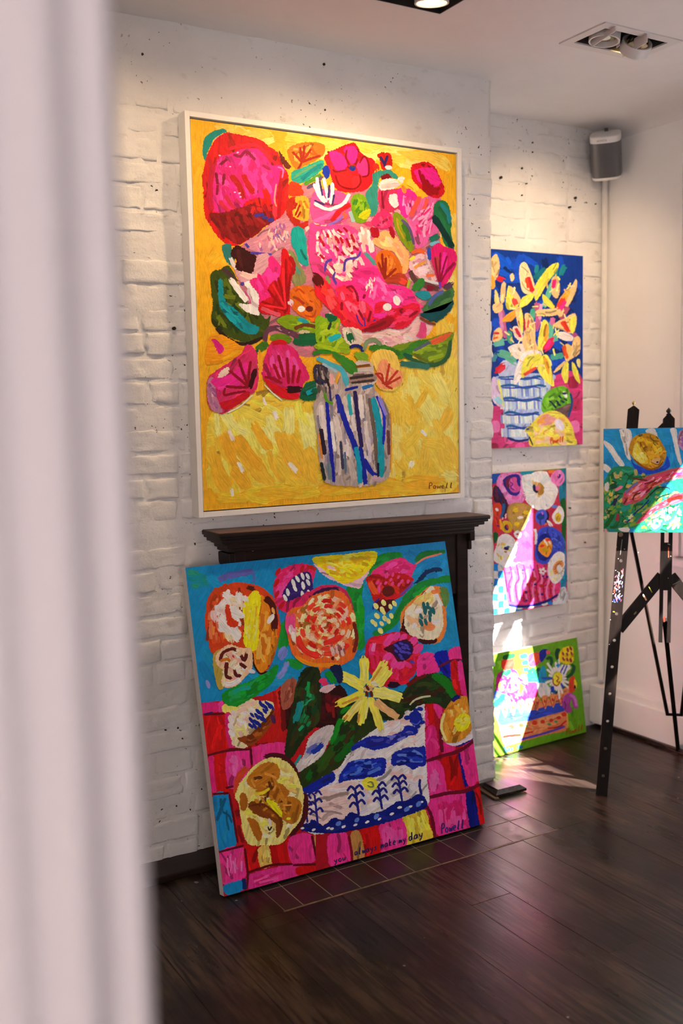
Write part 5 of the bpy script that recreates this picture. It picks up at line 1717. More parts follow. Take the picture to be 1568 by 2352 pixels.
# cream flower with tan swirls, lower left
A.crop(440, 1560, 4.3556)
A.S('#5a1a24', 60, 720, 770, 880, 770, 990, 850, 1060, 1000)
A.S('#5a1a24', 60, 1120, 1140, 1140, 1280, 1090, 1440, 970, 1560)
A.S('#d0502c', 60, 560, 880, 470, 980, 440, 1160)
A.S('#d0502c', 50, 500, 1450, 560, 1590, 620, 1620)
A.B('#e6cc80', 640, 850, 800, 780, 940, 820, 1040, 930, 1080, 1030, 1120, 1150, 1110, 1300, 1080, 1420, 980, 1540, 900, 1640, 780, 1660, 560, 1640, 490, 1400, 470, 1250, 430, 1180, 470, 1060, 540, 960)
A.F(['#f0dca0', '#ecc878', '#f0d8b0', '#e0b870', '#ecd460'], (560, 960, 800, 800, 1020, 940, 1090, 1200, 1040, 1440, 800, 1640, 560, 1600, 480, 1200), 60, 130, 44, 80, 60)
A.B('#c07a24', 560, 980, 680, 860, 800, 830, 880, 900, 860, 1000, 720, 1050, 640, 1100, 560, 1050)
A.B('#b8701f', 640, 1110, 760, 1040, 900, 1050, 970, 1150, 870, 1210, 760, 1170, 660, 1160)
A.B('#b8741f', 870, 1230, 940, 1170, 1040, 1190, 1100, 1260, 1070, 1390, 1000, 1450, 910, 1400, 890, 1300)
A.B('#8e4a14', 560, 1260, 620, 1220, 740, 1260, 860, 1330, 910, 1420, 880, 1560, 840, 1580, 830, 1440, 700, 1380, 620, 1340)
A.B('#b06a1c', 480, 1160, 530, 1140, 560, 1220, 540, 1310, 490, 1300)
A.B('#b06a1c', 560, 1390, 650, 1420, 700, 1560, 670, 1620, 620, 1560, 580, 1460)
A.F(['#d89440', '#9a5a18', '#c8842c', '#6e3a14'], (580, 980, 860, 860, 960, 1140, 1080, 1300, 900, 1420, 640, 1300), 44, 100, 26, 40, 70)
A.B('#ead020', 740, 1210, 830, 1230, 900, 1330, 890, 1380, 820, 1310)
A.S('#e0c030', 30, 620, 1140, 700, 1140, 780, 1090)
A.S('#7e3c12', 22, 570, 1270, 700, 1250, 800, 1310, 880, 1400, 890, 1500)
A.D('#d8c8c8', 26, 780, 1430, asp=1.7, a=70)
A.S('#3a1a18', 14, 760, 1470, 775, 1510, 800, 1470)
A.D('#f0d840', 16, 965, 1395)
# shell flower with blue dots
A.B('#e8cca4', 480, 200, 520, 165, 640, 210, 780, 220, 825, 270, 800, 420, 700, 560, 600, 640, 520, 690, 410, 650, 380, 480, 410, 350, 480, 290)
A.F(['#f0dcc4', '#e8b8a8', '#ecd488', '#f0d8d0'], (420, 360, 520, 200, 780, 240, 640, 480, 520, 620, 420, 600), 34, 100, 36, 60, 40)
A.D('#e8ccc8', 36, 500, 200, 395, 400, 390, 470, 420, 340, 400, 540, asp=1.2, a=60)
A.B('#9a4c18', 460, 590, 560, 560, 640, 520, 740, 440, 800, 300, 830, 330, 800, 450, 700, 580, 590, 670, 520, 640)
A.F(['#b86a24', '#7e3a14'], (500, 600, 640, 540, 790, 400, 790, 460, 660, 600, 560, 650), 14, 90, 26, -45)
A.D('#22308e', 24, 690, 245, 715, 265, 745, 290, 775, 265, 800, 275, 665, 325, 700, 350, 730, 320, 650, 370, 690, 390, 720, 400, 595, 410, 640, 430, 670, 450, 590, 465, 630, 470, 605, 360, 750, 240, asp=1.5, a=55)
A.D('#5a2a5a', 30, 815, 400, asp=1.5, a=70)
# two big blooms top left
A.crop(410, 1240, 4.238)
A.B('#1f8f3a', 990, 830, 1050, 800, 1080, 1000, 980, 1080, 970, 960)
A.B('#1f8f3a', 1040, 1170, 1130, 1160, 1200, 1200, 1190, 1260, 1100, 1240)
A.B('#7e84c0', 960, 1110, 1010, 1040, 1050, 1050, 1060, 1110, 1000, 1170)
A.S('#8a8ec4', 54, 1060, 1180, 1020, 1280, 960, 1350)
A.B('#1a8f36', 420, 1500, 560, 1420, 700, 1370, 860, 1280, 960, 1210, 960, 1290, 900, 1400, 780, 1500, 680, 1560, 560, 1620, 450, 1590)
A.F(['#1fa03a', '#17802a', '#2a9a5a'], (450, 1500, 700, 1390, 930, 1260, 880, 1400, 700, 1530, 480, 1580), 30, 140, 44, -28, 10)
A.S('#1f9a8a', 40, 520, 1490, 600, 1450, 700, 1440)
A.B('#c8481c', 260, 720, 280, 580, 350, 480, 480, 430, 600, 415, 780, 450, 880, 520, 940, 600, 985, 780, 985, 900, 930, 1130, 860, 1270, 790, 1310, 720, 1200, 560, 1060, 340, 1110, 290, 1000, 255, 820)
A.F(['#d85a28', '#c03a18', '#e08a40', '#d87a50'], (290, 600, 480, 450, 560, 460, 520, 1040, 340, 1080, 280, 860), 40, 140, 40, 85, 15)
A.B('#d8861c', 700, 560, 840, 560, 900, 720, 960, 880, 940, 1080, 850, 1260, 780, 1290, 730, 1200, 720, 1060, 760, 900, a=90)
A.F(['#e09a34', '#c8741c', '#e0a850'], (740, 620, 840, 600, 940, 900, 840, 1220, 760, 1220, 760, 900), 30, 170, 40, 92, 10)
A.B('#f0d020', 620, 660, 700, 520, 770, 500, 800, 600, 780, 760, 780, 920, 760, 1060, 700, 1080, 630, 1000, 640, 820)
A.F(['#f4dc30', '#f0e46c', '#e8b41c', '#f4c828'], (640, 660, 760, 540, 770, 900, 740, 1040, 650, 980), 26, 170, 34, 95, 8)
A.F(['#e8d0cc', '#f0e4e4', '#dcb8b8', '#e8c8a8', '#f2ecea'], (330, 620, 460, 480, 640, 500, 690, 600, 620, 700, 600, 960, 520, 1000, 400, 880, 330, 760), 60, 100, 52, 70, 30)
A.B('#f0e8ea', 480, 690, 540, 650, 620, 700, 640, 760, 560, 760, 500, 740)
A.B('#f0e8ea', 390, 760, 430, 720, 480, 840, 600, 900, 600, 960, 560, 1000, 500, 920, 400, 880)
A.B('#d04018', 450, 660, 490, 640, 520, 760, 580, 800, 560, 850, 480, 830)
A.S('#5e1c14', 60, 830, 560, 900, 620, 930, 720, 930, 880)
A.S('#5e2418', 40, 660, 460, 740, 480)
A.D('#f0dcd0', 36, 895, 770, asp=1.5, a=-60)
A.D('#d8a060', 24, 920, 690, asp=1.5, a=70)
A.S('#3a1a14', 18, 720, 1100, 730, 1210, 790, 1300, 860, 1280)
# small swirl bloom
A.B('#b89a4a', 340, 1110, 420, 1060, 500, 1030, 540, 1150, 460, 1400, 420, 1460, 380, 1440, 340, 1280)
A.B('#e8b898', 360, 1130, 480, 1020, 600, 1050, 700, 1060, 720, 1180, 700, 1280, 640, 1340, 560, 1420, 460, 1440, 410, 1380, 440, 1280, 380, 1230)
A.F(['#f0d0b8', '#e8a898', '#f4dcd0', '#e8c8a0'], (400, 1130, 560, 1060, 700, 1100, 690, 1260, 500, 1420, 430, 1380), 30, 90, 34, 40, 60)
for q in ((400, 1180, 430, 1100, 520, 1060, 560, 1080), (600, 1120, 640, 1170, 660, 1100), (450, 1250, 470, 1200, 460, 1320, 520, 1350), (540, 1260, 560, 1320, 610, 1320), (590, 1200, 660, 1250)):
    A.S('#6a2420', 34, *q)
A.S('#c8303a', 14, 520, 1120, 540, 1150)
A.S('#c8701c', 30, 400, 1180, 470, 1160, 500, 1190)
A.S('#f4e4e4', 50, 440, 1400, 520, 1400, 600, 1350)
A.D('#d8c8dc', 30, 710, 1280, asp=1.3)
# rose-like bloom, top centre
A.B('#d82a6c', 930, 560, 925, 430, 990, 300, 1120, 240, 1250, 235, 1330, 290, 1300, 440, 1300, 560, 1180, 660, 1040, 710, 960, 640)
A.F(['#e0509a', '#d02868', '#e83a8c'], (950, 420, 1010, 320, 1250, 250, 1060, 400, 1000, 640, 950, 600), 20, 120, 44, -50, 20)
A.B('#3c2470', 1010, 540, 1060, 430, 1150, 340, 1260, 310, 1300, 400, 1290, 540, 1160, 560, 1060, 600)
A.D('#d8d4e4', 27, 1060, 510, 1035, 565, 1130, 470, 1155, 380, 1205, 355, 1255, 355, 1210, 445, 1258, 415, 1205, 535, 1265, 525, 1115, 420, asp=1.5, a=70)
A.D('#b81a24', 30, 950, 420, 955, 530, 1000, 640, 965, 310, 1200, 280, asp=1.5, a=-60)
A.S('#b82a18', 36, 1240, 265, 1300, 270, 1330, 300)
A.B('#c42c62', 1190, 560, 1310, 480, 1420, 440, 1520, 440, 1600, 490, 1680, 600, 1700, 760, 1640, 800, 1300, 700)
A.S('#4a1c50', 50, 1300, 560, 1400, 500, 1560, 480)
A.B('#d86a2c', 1040, 760, 1100, 670, 1200, 640, 1280, 560, 1400, 510, 1540, 490, 1640, 560, 1700, 700, 1730, 860, 1740, 1020, 1690, 1160, 1560, 1230, 1400, 1260, 1380, 1300, 1340, 1220, 1200, 1180, 1110, 1120, 1060, 960)
A.F(['#e89a70', '#f0c0a0', '#e8c888', '#f0b0a0', '#e07848'], (1080, 760, 1280, 580, 1540, 520, 1660, 640, 1700, 980, 1560, 1180, 1200, 1140, 1080, 960), 120, 90, 44, 30, 80)
A.S('#e8508c', 90, 1090, 720, 1080, 820, 1100, 930)
A.F(['#f0a8b8', '#f0d0c8'], (1060, 820, 1150, 800, 1140, 1000, 1070, 980), 10, 90, 36, 75)
A.F(['#ecd4a0', '#e8c080', '#f0dcb8'], (1230, 600, 1380, 520, 1480, 540, 1440, 700, 1260, 760), 20, 70, 40, -40, 40)
A.F(['#a8702c', '#9a6a2c'], (1170, 640, 1260, 620, 1300, 860, 1200, 920), 12, 70, 24, 60, 60)
for i in range(46):
    t = i * 0.62
    rr = 26 + 11.5 * i ** 0.86 * 0.86
    cx0, cy0 = 1440 + rr * math.cos(t), 840 + rr * 0.95 * math.sin(t)
    dx_, dy_ = -math.sin(t) * (26 + i * 0.6), math.cos(t) * (26 + i * 0.6)
    A.S(A.rd.choice(['#d8302c', '#d8302c', '#e04a34', '#f0b8a0', '#f0d0a0', '#c8281c']), 30 + i * 0.35, cx0 - dx_, cy0 - dy_, cx0 + math.cos(t) * 8, cy0 + math.sin(t) * 8, cx0 + dx_, cy0 + dy_)
A.S('#d83a2c', 60, 1160, 930, 1190, 1040, 1280, 1110, 1380, 1130)
A.S('#d83a2c', 56, 1400, 1010, 1500, 980, 1590, 930)
A.F(['#6e2020', '#a05a5a', '#d8b0a8'], (1480, 1020, 1620, 990, 1620, 1150, 1490, 1180), 16, 70, 28, 90, 15)
A.S('#7e2a20', 36, 1700, 800, 1730, 950, 1700, 1100)
A.S('#e08a1c', 40, 1130, 1130, 1250, 1200, 1400, 1220, 1560, 1210)
A.B('#1a2850', 1470, 1240, 1568, 1220, 1600, 1340, 1560, 1400, 1520, 1330)
A.S('#1f9030', 70, 1430, 1270, 1480, 1340, 1520, 1400)
A.D('#d83a6c', 30, 1400, 1370, 1420, 1400, asp=1.3)
A.B('#d8b0b4', 1370, 1470, 1400, 1430, 1510, 1400, 1520, 1430, 1440, 1490)
# writing
A.crop(760, 1560, 4.238)
A.write('you', 30, 1790, 150, 1758, 60, '#33285e', 11)
A.write('always', 228, 1718, 455, 1660, 72, '#33285e', 11)
A.write('make', 482, 1648, 640, 1606, 74, '#33285e', 11)
A.write('my', 660, 1600, 735, 1578, 64, '#33285e', 11)
A.write('day', 755, 1574, 905, 1532, 80, '#2a2458', 12)
A.write('Powell', 1070, 1505, 1305, 1450, 92, '#3a3078', 12)
A.build(pink)

# ------------------------------------------------ lily painting in the alcove
LP0 = Vector((2.665, AL - 0.044, 1.326))
lily, ln_ = canvas('canvas_painting', LP0, UX, UZ, 0.604, 0.834, 0.026, 'tall canvas of yellow lilies in a basket on dark blue, hung in the alcove')
A = Painting(LP0, UX, UZ, ln_, 0.604, 0.834, '#e4d6c8', 3, 3.0, 5.0)
A.crop(1080, 560, 3.213)
A.B('#12448e', -200, 0, 900, 30, 900, 1600, -200, 1600, sharp=True)
A.F(['#164fa8', '#103a7a', '#1a58b8', '#0f3268'], (60, 60, 800, 95, 800, 990, 60, 900), 110, 120, 50, 65, 50)
A.F(['#1a66c8', '#1560c0'], (160, 70, 300, 80, 300, 240, 160, 220), 8, 100, 40, 60)
A.F(['#2a8a8a', '#1f7a80'], (420, 130, 720, 150, 700, 300, 560, 330, 420, 300), 8, 100, 40, -50)
# cloth and basket
A.B('#d8487e', 600, 980, 820, 990, 830, 1500, -200, 1560, -200, 1180, 240, 1190)
for i in range(9):
    for j in range(7):
        if (i + j) % 2 == 0:
            xq, yq = -60 + i * 98 + 10 * (j % 3), 990 + j * 82
            if yq > 1180 or xq > 590:
                A.B(A.rd.choice(['#b83054', '#c43c66', '#f06aa0', '#a82a4c', '#f084b0']), xq, yq, xq + 62, yq - 8, xq + 66, yq + 66, xq + 6, yq + 72)
A.B('#b4bcdc', 190, 980, 600, 960, 590, 1060, 560, 1250, 460, 1440, 280, 1440, 245, 1250, 220, 1060)
for j, yb in enumerate((985, 1050, 1145, 1250, 1350)):
    for i in range(26):
        x_ = 215 + i * 14.5 + j * 4
        if x_ < 585 - j * 28:
            A.S(A.rd.choice(['#dfe2f0', '#c4cce8', '#8e9cc8', '#e8e6ee']), 13, x_, yb + 10, x_ + 4, yb + 78)
    A.S('#2a6a9a', 18, 205 + j * 14, yb + 2, 300, yb - 8, 400, yb + 14, 500, yb - 6, 590 - j * 30, yb + 4)
    A.S('#3f4aa0', 10, 215 + j * 14, yb + 12, 330, yb + 14, 440, yb + 2, 520, yb + 16)
A.S('#1f2f70', 18, 270, 1430, 350, 1455, 450, 1440)
A.B('#c0c0e0', 230, 870, 330, 860, 330, 960, 210, 970)
A.B('#e0c0d8', 165, 980, 210, 1040, 245, 1200, 180, 1180, 150, 1100)
A.S('#e8e070', 14, 200, 1000, 225, 1100, 240, 1200)
A.S('#a8d0dc', 40, 180, 1130, 230, 1180)
# stems and leaves
for c, w, q in (('#58a888', 46, (470, 480, 440, 580)), ('#7ac0a0', 40, (540, 470, 600, 300)), ('#70b898', 44, (600, 570, 580, 700)), ('#7ab8a0', 52, (160, 740, 260, 720)), ('#70b090', 60, (200, 800, 280, 830, 340, 880)), ('#5aa890', 40, (590, 840, 690, 820)),
                ('#c46a8e', 44, (230, 480, 240, 600, 260, 700)), ('#d890b0', 26, (215, 470, 235, 640)), ('#c8688e', 44, (490, 430, 500, 540, 480, 640)), ('#e0a0c0', 24, (520, 440, 510, 560)), ('#b85a70', 40, (720, 460, 660, 560)), ('#d878a0', 34, (610, 540, 600, 600)),
                ('#5aa080', 40, (280, 640, 300, 740)), ('#70b8a0', 40, (650, 690, 560, 720)), ('#5a98a0', 34, (165, 870, 190, 810)), ('#b85a80', 40, (760, 690, 775, 650))):
    A.S(c, w, *q)
PE, YE, OR_ = '#f0c488', '#ecdc58', '#f0a83c'
for c, q in ((PE, (150, 120, 190, 75, 215, 150, 200, 240, 165, 280, 145, 200)), (OR_, (150, 230, 175, 250, 180, 320, 150, 330)), (PE, (290, 240, 310, 215, 325, 250, 305, 280)), (PE, (230, 300, 260, 290, 250, 420, 220, 430)), ('#e8d488', (180, 340, 200, 360, 215, 440, 180, 440)),
             (PE, (165, 450, 230, 440, 235, 490, 180, 510)), ('#f0d4a0', (360, 180, 380, 140, 410, 140, 450, 230, 475, 320, 460, 370, 390, 360, 365, 280)), (YE, (650, 140, 640, 190, 580, 270, 520, 370, 480, 420, 470, 330, 520, 240, 590, 160)),
             (YE, (260, 420, 280, 310, 310, 340, 360, 420, 330, 480, 270, 480)), (YE, (360, 470, 380, 400, 440, 370, 475, 370, 430, 440)), (PE, (290, 320, 320, 330, 370, 410, 340, 440)), (PE, (600, 260, 640, 240, 660, 330, 640, 400, 600, 370)), (PE, (780, 260, 780, 340, 720, 460, 680, 440, 660, 400, 740, 320)),
             (OR_, (640, 440, 700, 350, 735, 350, 700, 430, 660, 480)), (YE, (530, 370, 570, 400, 620, 460, 600, 480, 540, 430)), (PE, (490, 490, 640, 480, 650, 520, 560, 535, 490, 520)), (PE, (650, 460, 690, 480, 670, 540, 640, 520)), (OR_, (230, 570, 260, 530, 340, 480, 350, 510, 300, 570)),
             (PE, (330, 480, 370, 470, 385, 560, 380, 670, 350, 600)), (YE, (360, 480, 385, 520, 385, 660, 365, 600)), ('#f0d0b8', (310, 620, 350, 610, 385, 670, 380, 720, 330, 690)), (PE, (180, 640, 220, 620, 235, 690, 190, 720, 160, 720)), (PE, (610, 600, 690, 550, 770, 515, 780, 600, 740, 660, 690, 640)),
             (YE, (735, 560, 775, 540, 770, 640, 740, 660)), ('#f0d8c8', (630, 660, 700, 650, 760, 690, 740, 720, 660, 700)), (PE, (400, 520, 440, 520, 475, 600, 480, 720, 500, 790, 400, 800, 380, 740, 400, 620)), ('#f4dcc8', (280, 760, 380, 740, 400, 830, 340, 850, 300, 810)),
             (YE, (530, 570, 570, 580, 575, 680, 540, 780, 500, 780, 500, 700)), (OR_, (545, 600, 575, 610, 570, 700, 545, 720)), ('#f4e4d8', (360, 850, 420, 790, 520, 800, 500, 900, 400, 960, 330, 1040, 320, 980)), (YE, (370, 960, 400, 840, 480, 810, 530, 830, 520, 880, 440, 930, 390, 990)),
             (YE, (500, 880, 540, 820, 580, 840, 600, 960, 615, 1050, 560, 1020, 500, 940)), (OR_, (540, 840, 575, 870, 580, 960, 560, 940)), ('#f0c878', (690, 760, 720, 740, 760, 780, 730, 860, 700, 860)), (PE, (770, 690, 806, 690, 806, 800, 760, 840, 730, 850, 745, 760)), (YE, (690, 890, 720, 870, 720, 1000, 700, 1030, 670, 960)),
             (YE, (750, 870, 790, 930, 806, 1030, 770, 990, 750, 930)), (PE, (610, 950, 650, 900, 700, 860, 690, 890, 640, 940)), ('#f0dc90', (780, 860, 806, 850, 806, 920, 790, 900))):
    A.B(c, *q)
A.F(['#f6e27c', '#f8eca0', '#f4d0a0', '#f0b860'], (260, 300, 480, 140, 640, 150, 780, 270, 780, 620, 580, 1040, 330, 1000, 200, 520), 60, 50, 10, 70, 50)
for c, w, q in (('#d8303a', 34, (420, 240, 440, 300, 460, 360)), ('#e05030', 24, (410, 250, 430, 330)), ('#e0327c', 30, (620, 260, 610, 330)), ('#e8443a', 40, (690, 400, 660, 450, 640, 480)), ('#e83a86', 30, (700, 420, 660, 490)), ('#d8303a', 40, (190, 250, 250, 270)), ('#e05048', 40, (315, 400, 340, 460)),
                ('#e0482c', 26, (670, 570, 700, 620, 730, 650)), ('#d83a2c', 20, (690, 570, 725, 640)), ('#c8304a', 24, (330, 620, 370, 690)), ('#d83a40', 16, (165, 660, 210, 660)), ('#e06a30', 14, (165, 700, 205, 690)), ('#e0305c', 50, (540, 790, 580, 740, 610, 700)), ('#e83a8a', 30, (590, 710, 560, 770)),
                ('#e86a34', 24, (690, 750, 700, 800, 715, 850)), ('#d8502c', 14, (680, 760, 695, 830)), ('#e8583a', 24, (390, 970, 440, 940, 490, 910)), ('#d82a3a', 50, (180, 950, 220, 920, 260, 890)), ('#e84a5a', 20, (200, 950, 250, 910)), ('#b8304a', 16, (395, 550, 400, 640)), ('#e06a5a', 16, (430, 560, 420, 620))):
    A.S(c, w, *q)
# lime and lemon
A.B('#7ab42c', 530, 1150, 580, 1080, 680, 1050, 730, 1090, 745, 1180, 720, 1270, 600, 1240, 530, 1240, a=60)
A.F(['#8cc43a', '#6aa824', '#a8c860', '#5a8a24'], (550, 1130, 680, 1070, 730, 1140, 700, 1240, 540, 1220), 24, 80, 24, -50, 20)
A.B('#7a5a58', 600, 1240, 680, 1200, 745, 1180, 720, 1280, 690, 1260)
A.S('#1f5a8a', 16, 735, 1100, 748, 1180, 720, 1280)
A.D('#1f3a4a', 12, 660, 1130, 640, 1165, 680, 1165, 605, 1180, 650, 1185, 700, 1150, 620, 1200, 590, 1165, asp=1.5, a=40)
A.D('#e8e8dc', 20, 697, 1113, asp=1.4, a=60)
A.D('#3a3a58', 12, 692, 1105)
A.B('#ecd254', 400, 1370, 440, 1340, 480, 1290, 560, 1240, 650, 1240, 730, 1310, 765, 1410, 760, 1490, 460, 1500, 430, 1420)
A.F(['#f0dc58', '#f0c060', '#e8b060', '#f0c8a0', '#f4e47c'], (450, 1350, 560, 1250, 700, 1290, 750, 1420, 720, 1480, 470, 1480), 50, 70, 30, 30, 50)
A.F(['#e8a090', '#f0a850'], (480, 1300, 600, 1250, 690, 1290, 620, 1340, 500, 1340), 10, 70, 34, -10)
A.D('#e8d8dc', 34, 655, 1335, asp=1.3, a=50)
A.D('#3a5a7a', 11, 420, 1368)
A.S('#3a3a40', 10, 430, 1420, 460, 1490)
A.write('Powell', 588, 1475, 690, 1462, 44, '#d85a1c', 8)
A.build(lily)

# ------------------------------------------------ anemone painting below it
NP0 = Vector((2.70, AL - 0.044, 0.606))
anem, an_ = canvas('canvas_painting', NP0, Vector((1, 0, 0.012)).normalized(), Vector((-0.012, 0, 1)).normalized(), 0.478, 0.612, 0.026, 'small canvas of white, pink and blue anemones in a red vase, hung below the lilies')
A = Painting(NP0, Vector((1, 0, 0.012)).normalized(), Vector((-0.012, 0, 1)).normalized(), an_, 0.478, 0.612, '#ddd0c6', 4, 2.5, 4.0)
A.crop(1120, 1070, 6.533)
A.B('#c83c58', -300, 50, 1200, 0, 1200, 2300, -300, 2400, sharp=True)
A.F(['#d84a5c', '#c02f50', '#e07a5c', '#b02848'], (60, 100, 1150, 60, 1150, 1400, 60, 1500), 60, 120, 60, 60, 60)
A.B('#1f8a9a', 490, 90, 700, 80, 640, 140, 500, 150)
A.B('#1f7f96', 1080, 60, 1165, 40, 1165, 520, 1080, 530, 1060, 330)
A.B('#1f6a30', 1080, 540, 1165, 520, 1165, 1150, 1120, 1150, 1100, 900, 1110, 680)
A.B('#1f8aa8', 1080, 1150, 1165, 1150, 1165, 1900, 1070, 1850, 1060, 1650)
A.B('#1f5aa8', 60, 120, 180, 110, 150, 220, 70, 270)
A.S('#e8782c', 60, 900, 80, 1000, 90)
A.S('#3a9a2c', 12, 80, 110, 300, 95, 700, 70, 1150, 50)
# check cloth
for i in range(5):
    for j in range(7):
        A.B(('#2a8ac8', '#e8e0de')[(i + j) % 2], 70 + i * 88, 1480 + j * 112 - i * 5, 156 + i * 88, 1476 + j * 112 - i * 5, 160 + i * 88, 1588 + j * 112 - i * 5, 74 + i * 88, 1590 + j * 112 - i * 5, j=1.0)
for i in range(8):
    A.B(('#e8e0de', '#2a8ac8')[i % 2], 440 + i * 92, 2040 - i * 14, 530 + i * 92, 2026 - i * 14, 532 + i * 92, 2130 - i * 14, 442 + i * 92, 2150 - i * 14, j=1.0)
A.B('#d8d4d0', 1060, 1850, 1170, 1830, 1170, 2080, 990, 2100, 980, 2000)
# vase
A.B('#e0447e', 235, 1520, 350, 1500, 700, 1420, 1060, 1700, 1050, 1950, 960, 2010, 700, 2080, 450, 2110, 310, 2090, 270, 1850)
for x_ in range(300, 1020, 104):
    A.S('#b81f44', 24, x_ + 20, 1480 + (0 if x_ < 900 else 220), x_ + 60, 1640 + (x_ % 3) * 20, x_ + 10, 1800, x_ + 40, 2050)
    A.S('#f08ab0', 30, x_ + 66, 1560 + (0 if x_ < 900 else 220), x_ + 96, 1700, x_ + 60, 1860, x_ + 80, 2030)
A.D('#c83a2c', 30, 690, 1700, 720, 1900, 930, 1800, 940, 1950, 570, 1900, 600, 1780, 800, 1800, asp=1.1)
A.D('#3a2a7a', 19, 673, 1555, 826, 1655, 885, 1665, 708, 1778, 812, 1925, 572, 1895, 320, 1600, 540, 1730, 525, 1565, 575, 2020, asp=1.1)
A.S('#2a2a7a', 40, 300, 2085, 500, 2110, 700, 2085, 900, 2020, 1050, 1930)
A.S('#8a1a3a', 24, 240, 1550, 270, 1720, 290, 1900)
for k in range(5):
    t = k * 1.256
    A.S('#f0d8dc', 36, 820, 1580, 820 + 60 * math.cos(t), 1580 + 60 * math.sin(t))
A.D('#c83a4a', 14, 822, 1582)


def anemone(cx_, cy_, rx, ry, cols_, n, w):
    for k in range(n):
        t = 2 * math.pi * k / n
        A.S(A.rd.choice(cols_), w, cx_ + 0.3 * rx * math.cos(t), cy_ + 0.3 * ry * math.sin(t), cx_ + 0.7 * rx * math.cos(t + 0.1), cy_ + 0.7 * ry * math.sin(t + 0.1), cx_ + rx * math.cos(t + 0.15), cy_ + ry * math.sin(t + 0.15))


A.B('#e88abc', 190, 130, 400, 100, 520, 150, 560, 330, 540, 520, 420, 590, 280, 560, 160, 420, 130, 260)
A.F(['#f0a0c8', '#e070ac', '#ec94c0'], (190, 160, 480, 130, 540, 500, 330, 560, 160, 380), 30, 130, 60, 60, 60)
A.B('#3a2a8a', 240, 190, 300, 150, 380, 125, 470, 140, 490, 250, 470, 420, 400, 450, 330, 430, 270, 350, 230, 270)
A.B('#d85a98', 320, 230, 370, 170, 430, 180, 430, 280, 490, 320, 470, 380, 380, 400, 320, 340)
A.S('#7a1a40', 50, 330, 170, 290, 240, 310, 330)
A.S('#5a2a8a', 16, 340, 240, 370, 280, 340, 320, 400, 370)
A.B('#4a1a3a', 80, 330, 140, 300, 250, 470, 300, 580, 260, 760, 200, 780, 200, 600, 90, 520)
A.F(['#6a2a4a', '#2a2a80', '#3a1430'], (90, 340, 140, 320, 280, 540, 250, 720, 200, 600, 100, 500), 18, 90, 24, 60)
A.S('#2a6a9a', 40, 240, 560, 230, 680, 190, 780)
A.B('#d84a24', 80, 600, 140, 550, 200, 590, 200, 720, 140, 770, 80, 730)
A.D('#f0e8e4', 30, 135, 655, asp=1.2, a=60)
A.B('#d83c2c', 80, 780, 180, 790, 200, 900, 180, 1000, 90, 960)
A.D('#3a2a8a', 20, 150, 900)
A.B('#f0e8e0', 510, 160, 640, 120, 740, 80, 880, 90, 920, 160, 1000, 260, 1050, 360, 1020, 480, 960, 600, 860, 660, 740, 660, 640, 600, 570, 520, 560, 420, 520, 340)
anemone(770, 370, 230, 250, ['#f4eee6', '#e8e4e4', '#f0e4cc', '#dfe2e8', '#f6f2ee'], 26, 80)
A.F(['#e0c088', '#d8b070'], (620, 200, 760, 220, 840, 420, 900, 500, 700, 440), 14, 80, 30, 60, 60)
A.B('#b8863a', 760, 250, 830, 300, 830, 420, 760, 440, 740, 380)
A.B('#2a1a50', 670, 280, 710, 280, 720, 350, 760, 390, 730, 410, 680, 370)
A.B('#e87a98', 720, 300, 770, 300, 770, 350, 720, 370)
A.B('#ec86b8', 960, 120, 1040, 60, 1120, 90, 1150, 200, 1080, 300, 1000, 280, 940, 200)
A.S('#3a2a8a', 26, 1060, 120, 1080, 150, 1050, 185)
A.S('#d83a5a', 20, 1045, 140, 1040, 180)
A.B('#b8924a', 300, 620, 400, 550, 560, 570, 650, 620, 620, 740, 560, 900, 520, 960, 400, 980, 330, 860, 290, 740)
A.F(['#c8a050', '#a8823a', '#d8a830', '#c89858'], (310, 620, 560, 580, 630, 640, 540, 900, 400, 960, 310, 760), 40, 110, 50, 60, 60)
A.D('#e8c428', 40, 415, 665, 430, 870, 570, 700, asp=1.2)
A.D('#f0e4dc', 24, 470, 780, 495, 770, asp=1.4)
A.D('#f0b8b8', 18, 265, 770, 220, 790, 265, 735, asp=1.5, a=-60)
A.B('#e0b428', 205, 860, 260, 820, 340, 850, 365, 920, 340, 990, 270, 1005, 210, 960)
A.D('#3a2a70', 44, 280, 925, asp=1.2, a=70)
A.D('#d8403a', 24, 290, 910, asp=1.5, a=70)
A.S('#e8a030', 30, 180, 800, 200, 960)
A.B('#f0e8e4', 385, 1010, 440, 965, 495, 1000, 490, 1060, 430, 1090)
A.D('#c83040', 20, 440, 1025)
A.B('#1f6a3a', 80, 1000, 150, 1010, 140, 1120, 90, 1160)
A.B('#f0eae0', 150, 1080, 240, 1020, 330, 1040, 410, 1130, 430, 1250, 380, 1360, 360, 1460, 260, 1520, 180, 1480, 90, 1420, 90, 1300, 130, 1200)
anemone(260, 1270, 150, 210, ['#f6f2ea', '#eee8e0', '#f0e0a0', '#f4eed8', '#e8e4e0'], 20, 70)
A.F(['#e8d070', '#e0b860'], (160, 1090, 380, 1090, 400, 1400, 240, 1470, 110, 1380), 14, 70, 26, 60, 60)
A.D('#3a2a6a', 38, 275, 1240, asp=1.2)
A.D('#2a7a8a', 20, 300, 1215)
A.D('#b87a4a', 16, 262, 1290)
A.B('#5a6ac8', 710, 740, 770, 660, 850, 660, 890, 740, 870, 850, 800, 890, 730, 840)
A.D('#2a3a9a', 50, 790, 760, asp=1.1)
A.D('#1f5a6a', 24, 795, 775)
A.D('#e070a8', 16, 815, 710, asp=1.5, a=80)
A.S('#3a1a3a', 30, 880, 670, 905, 760, 860, 860)
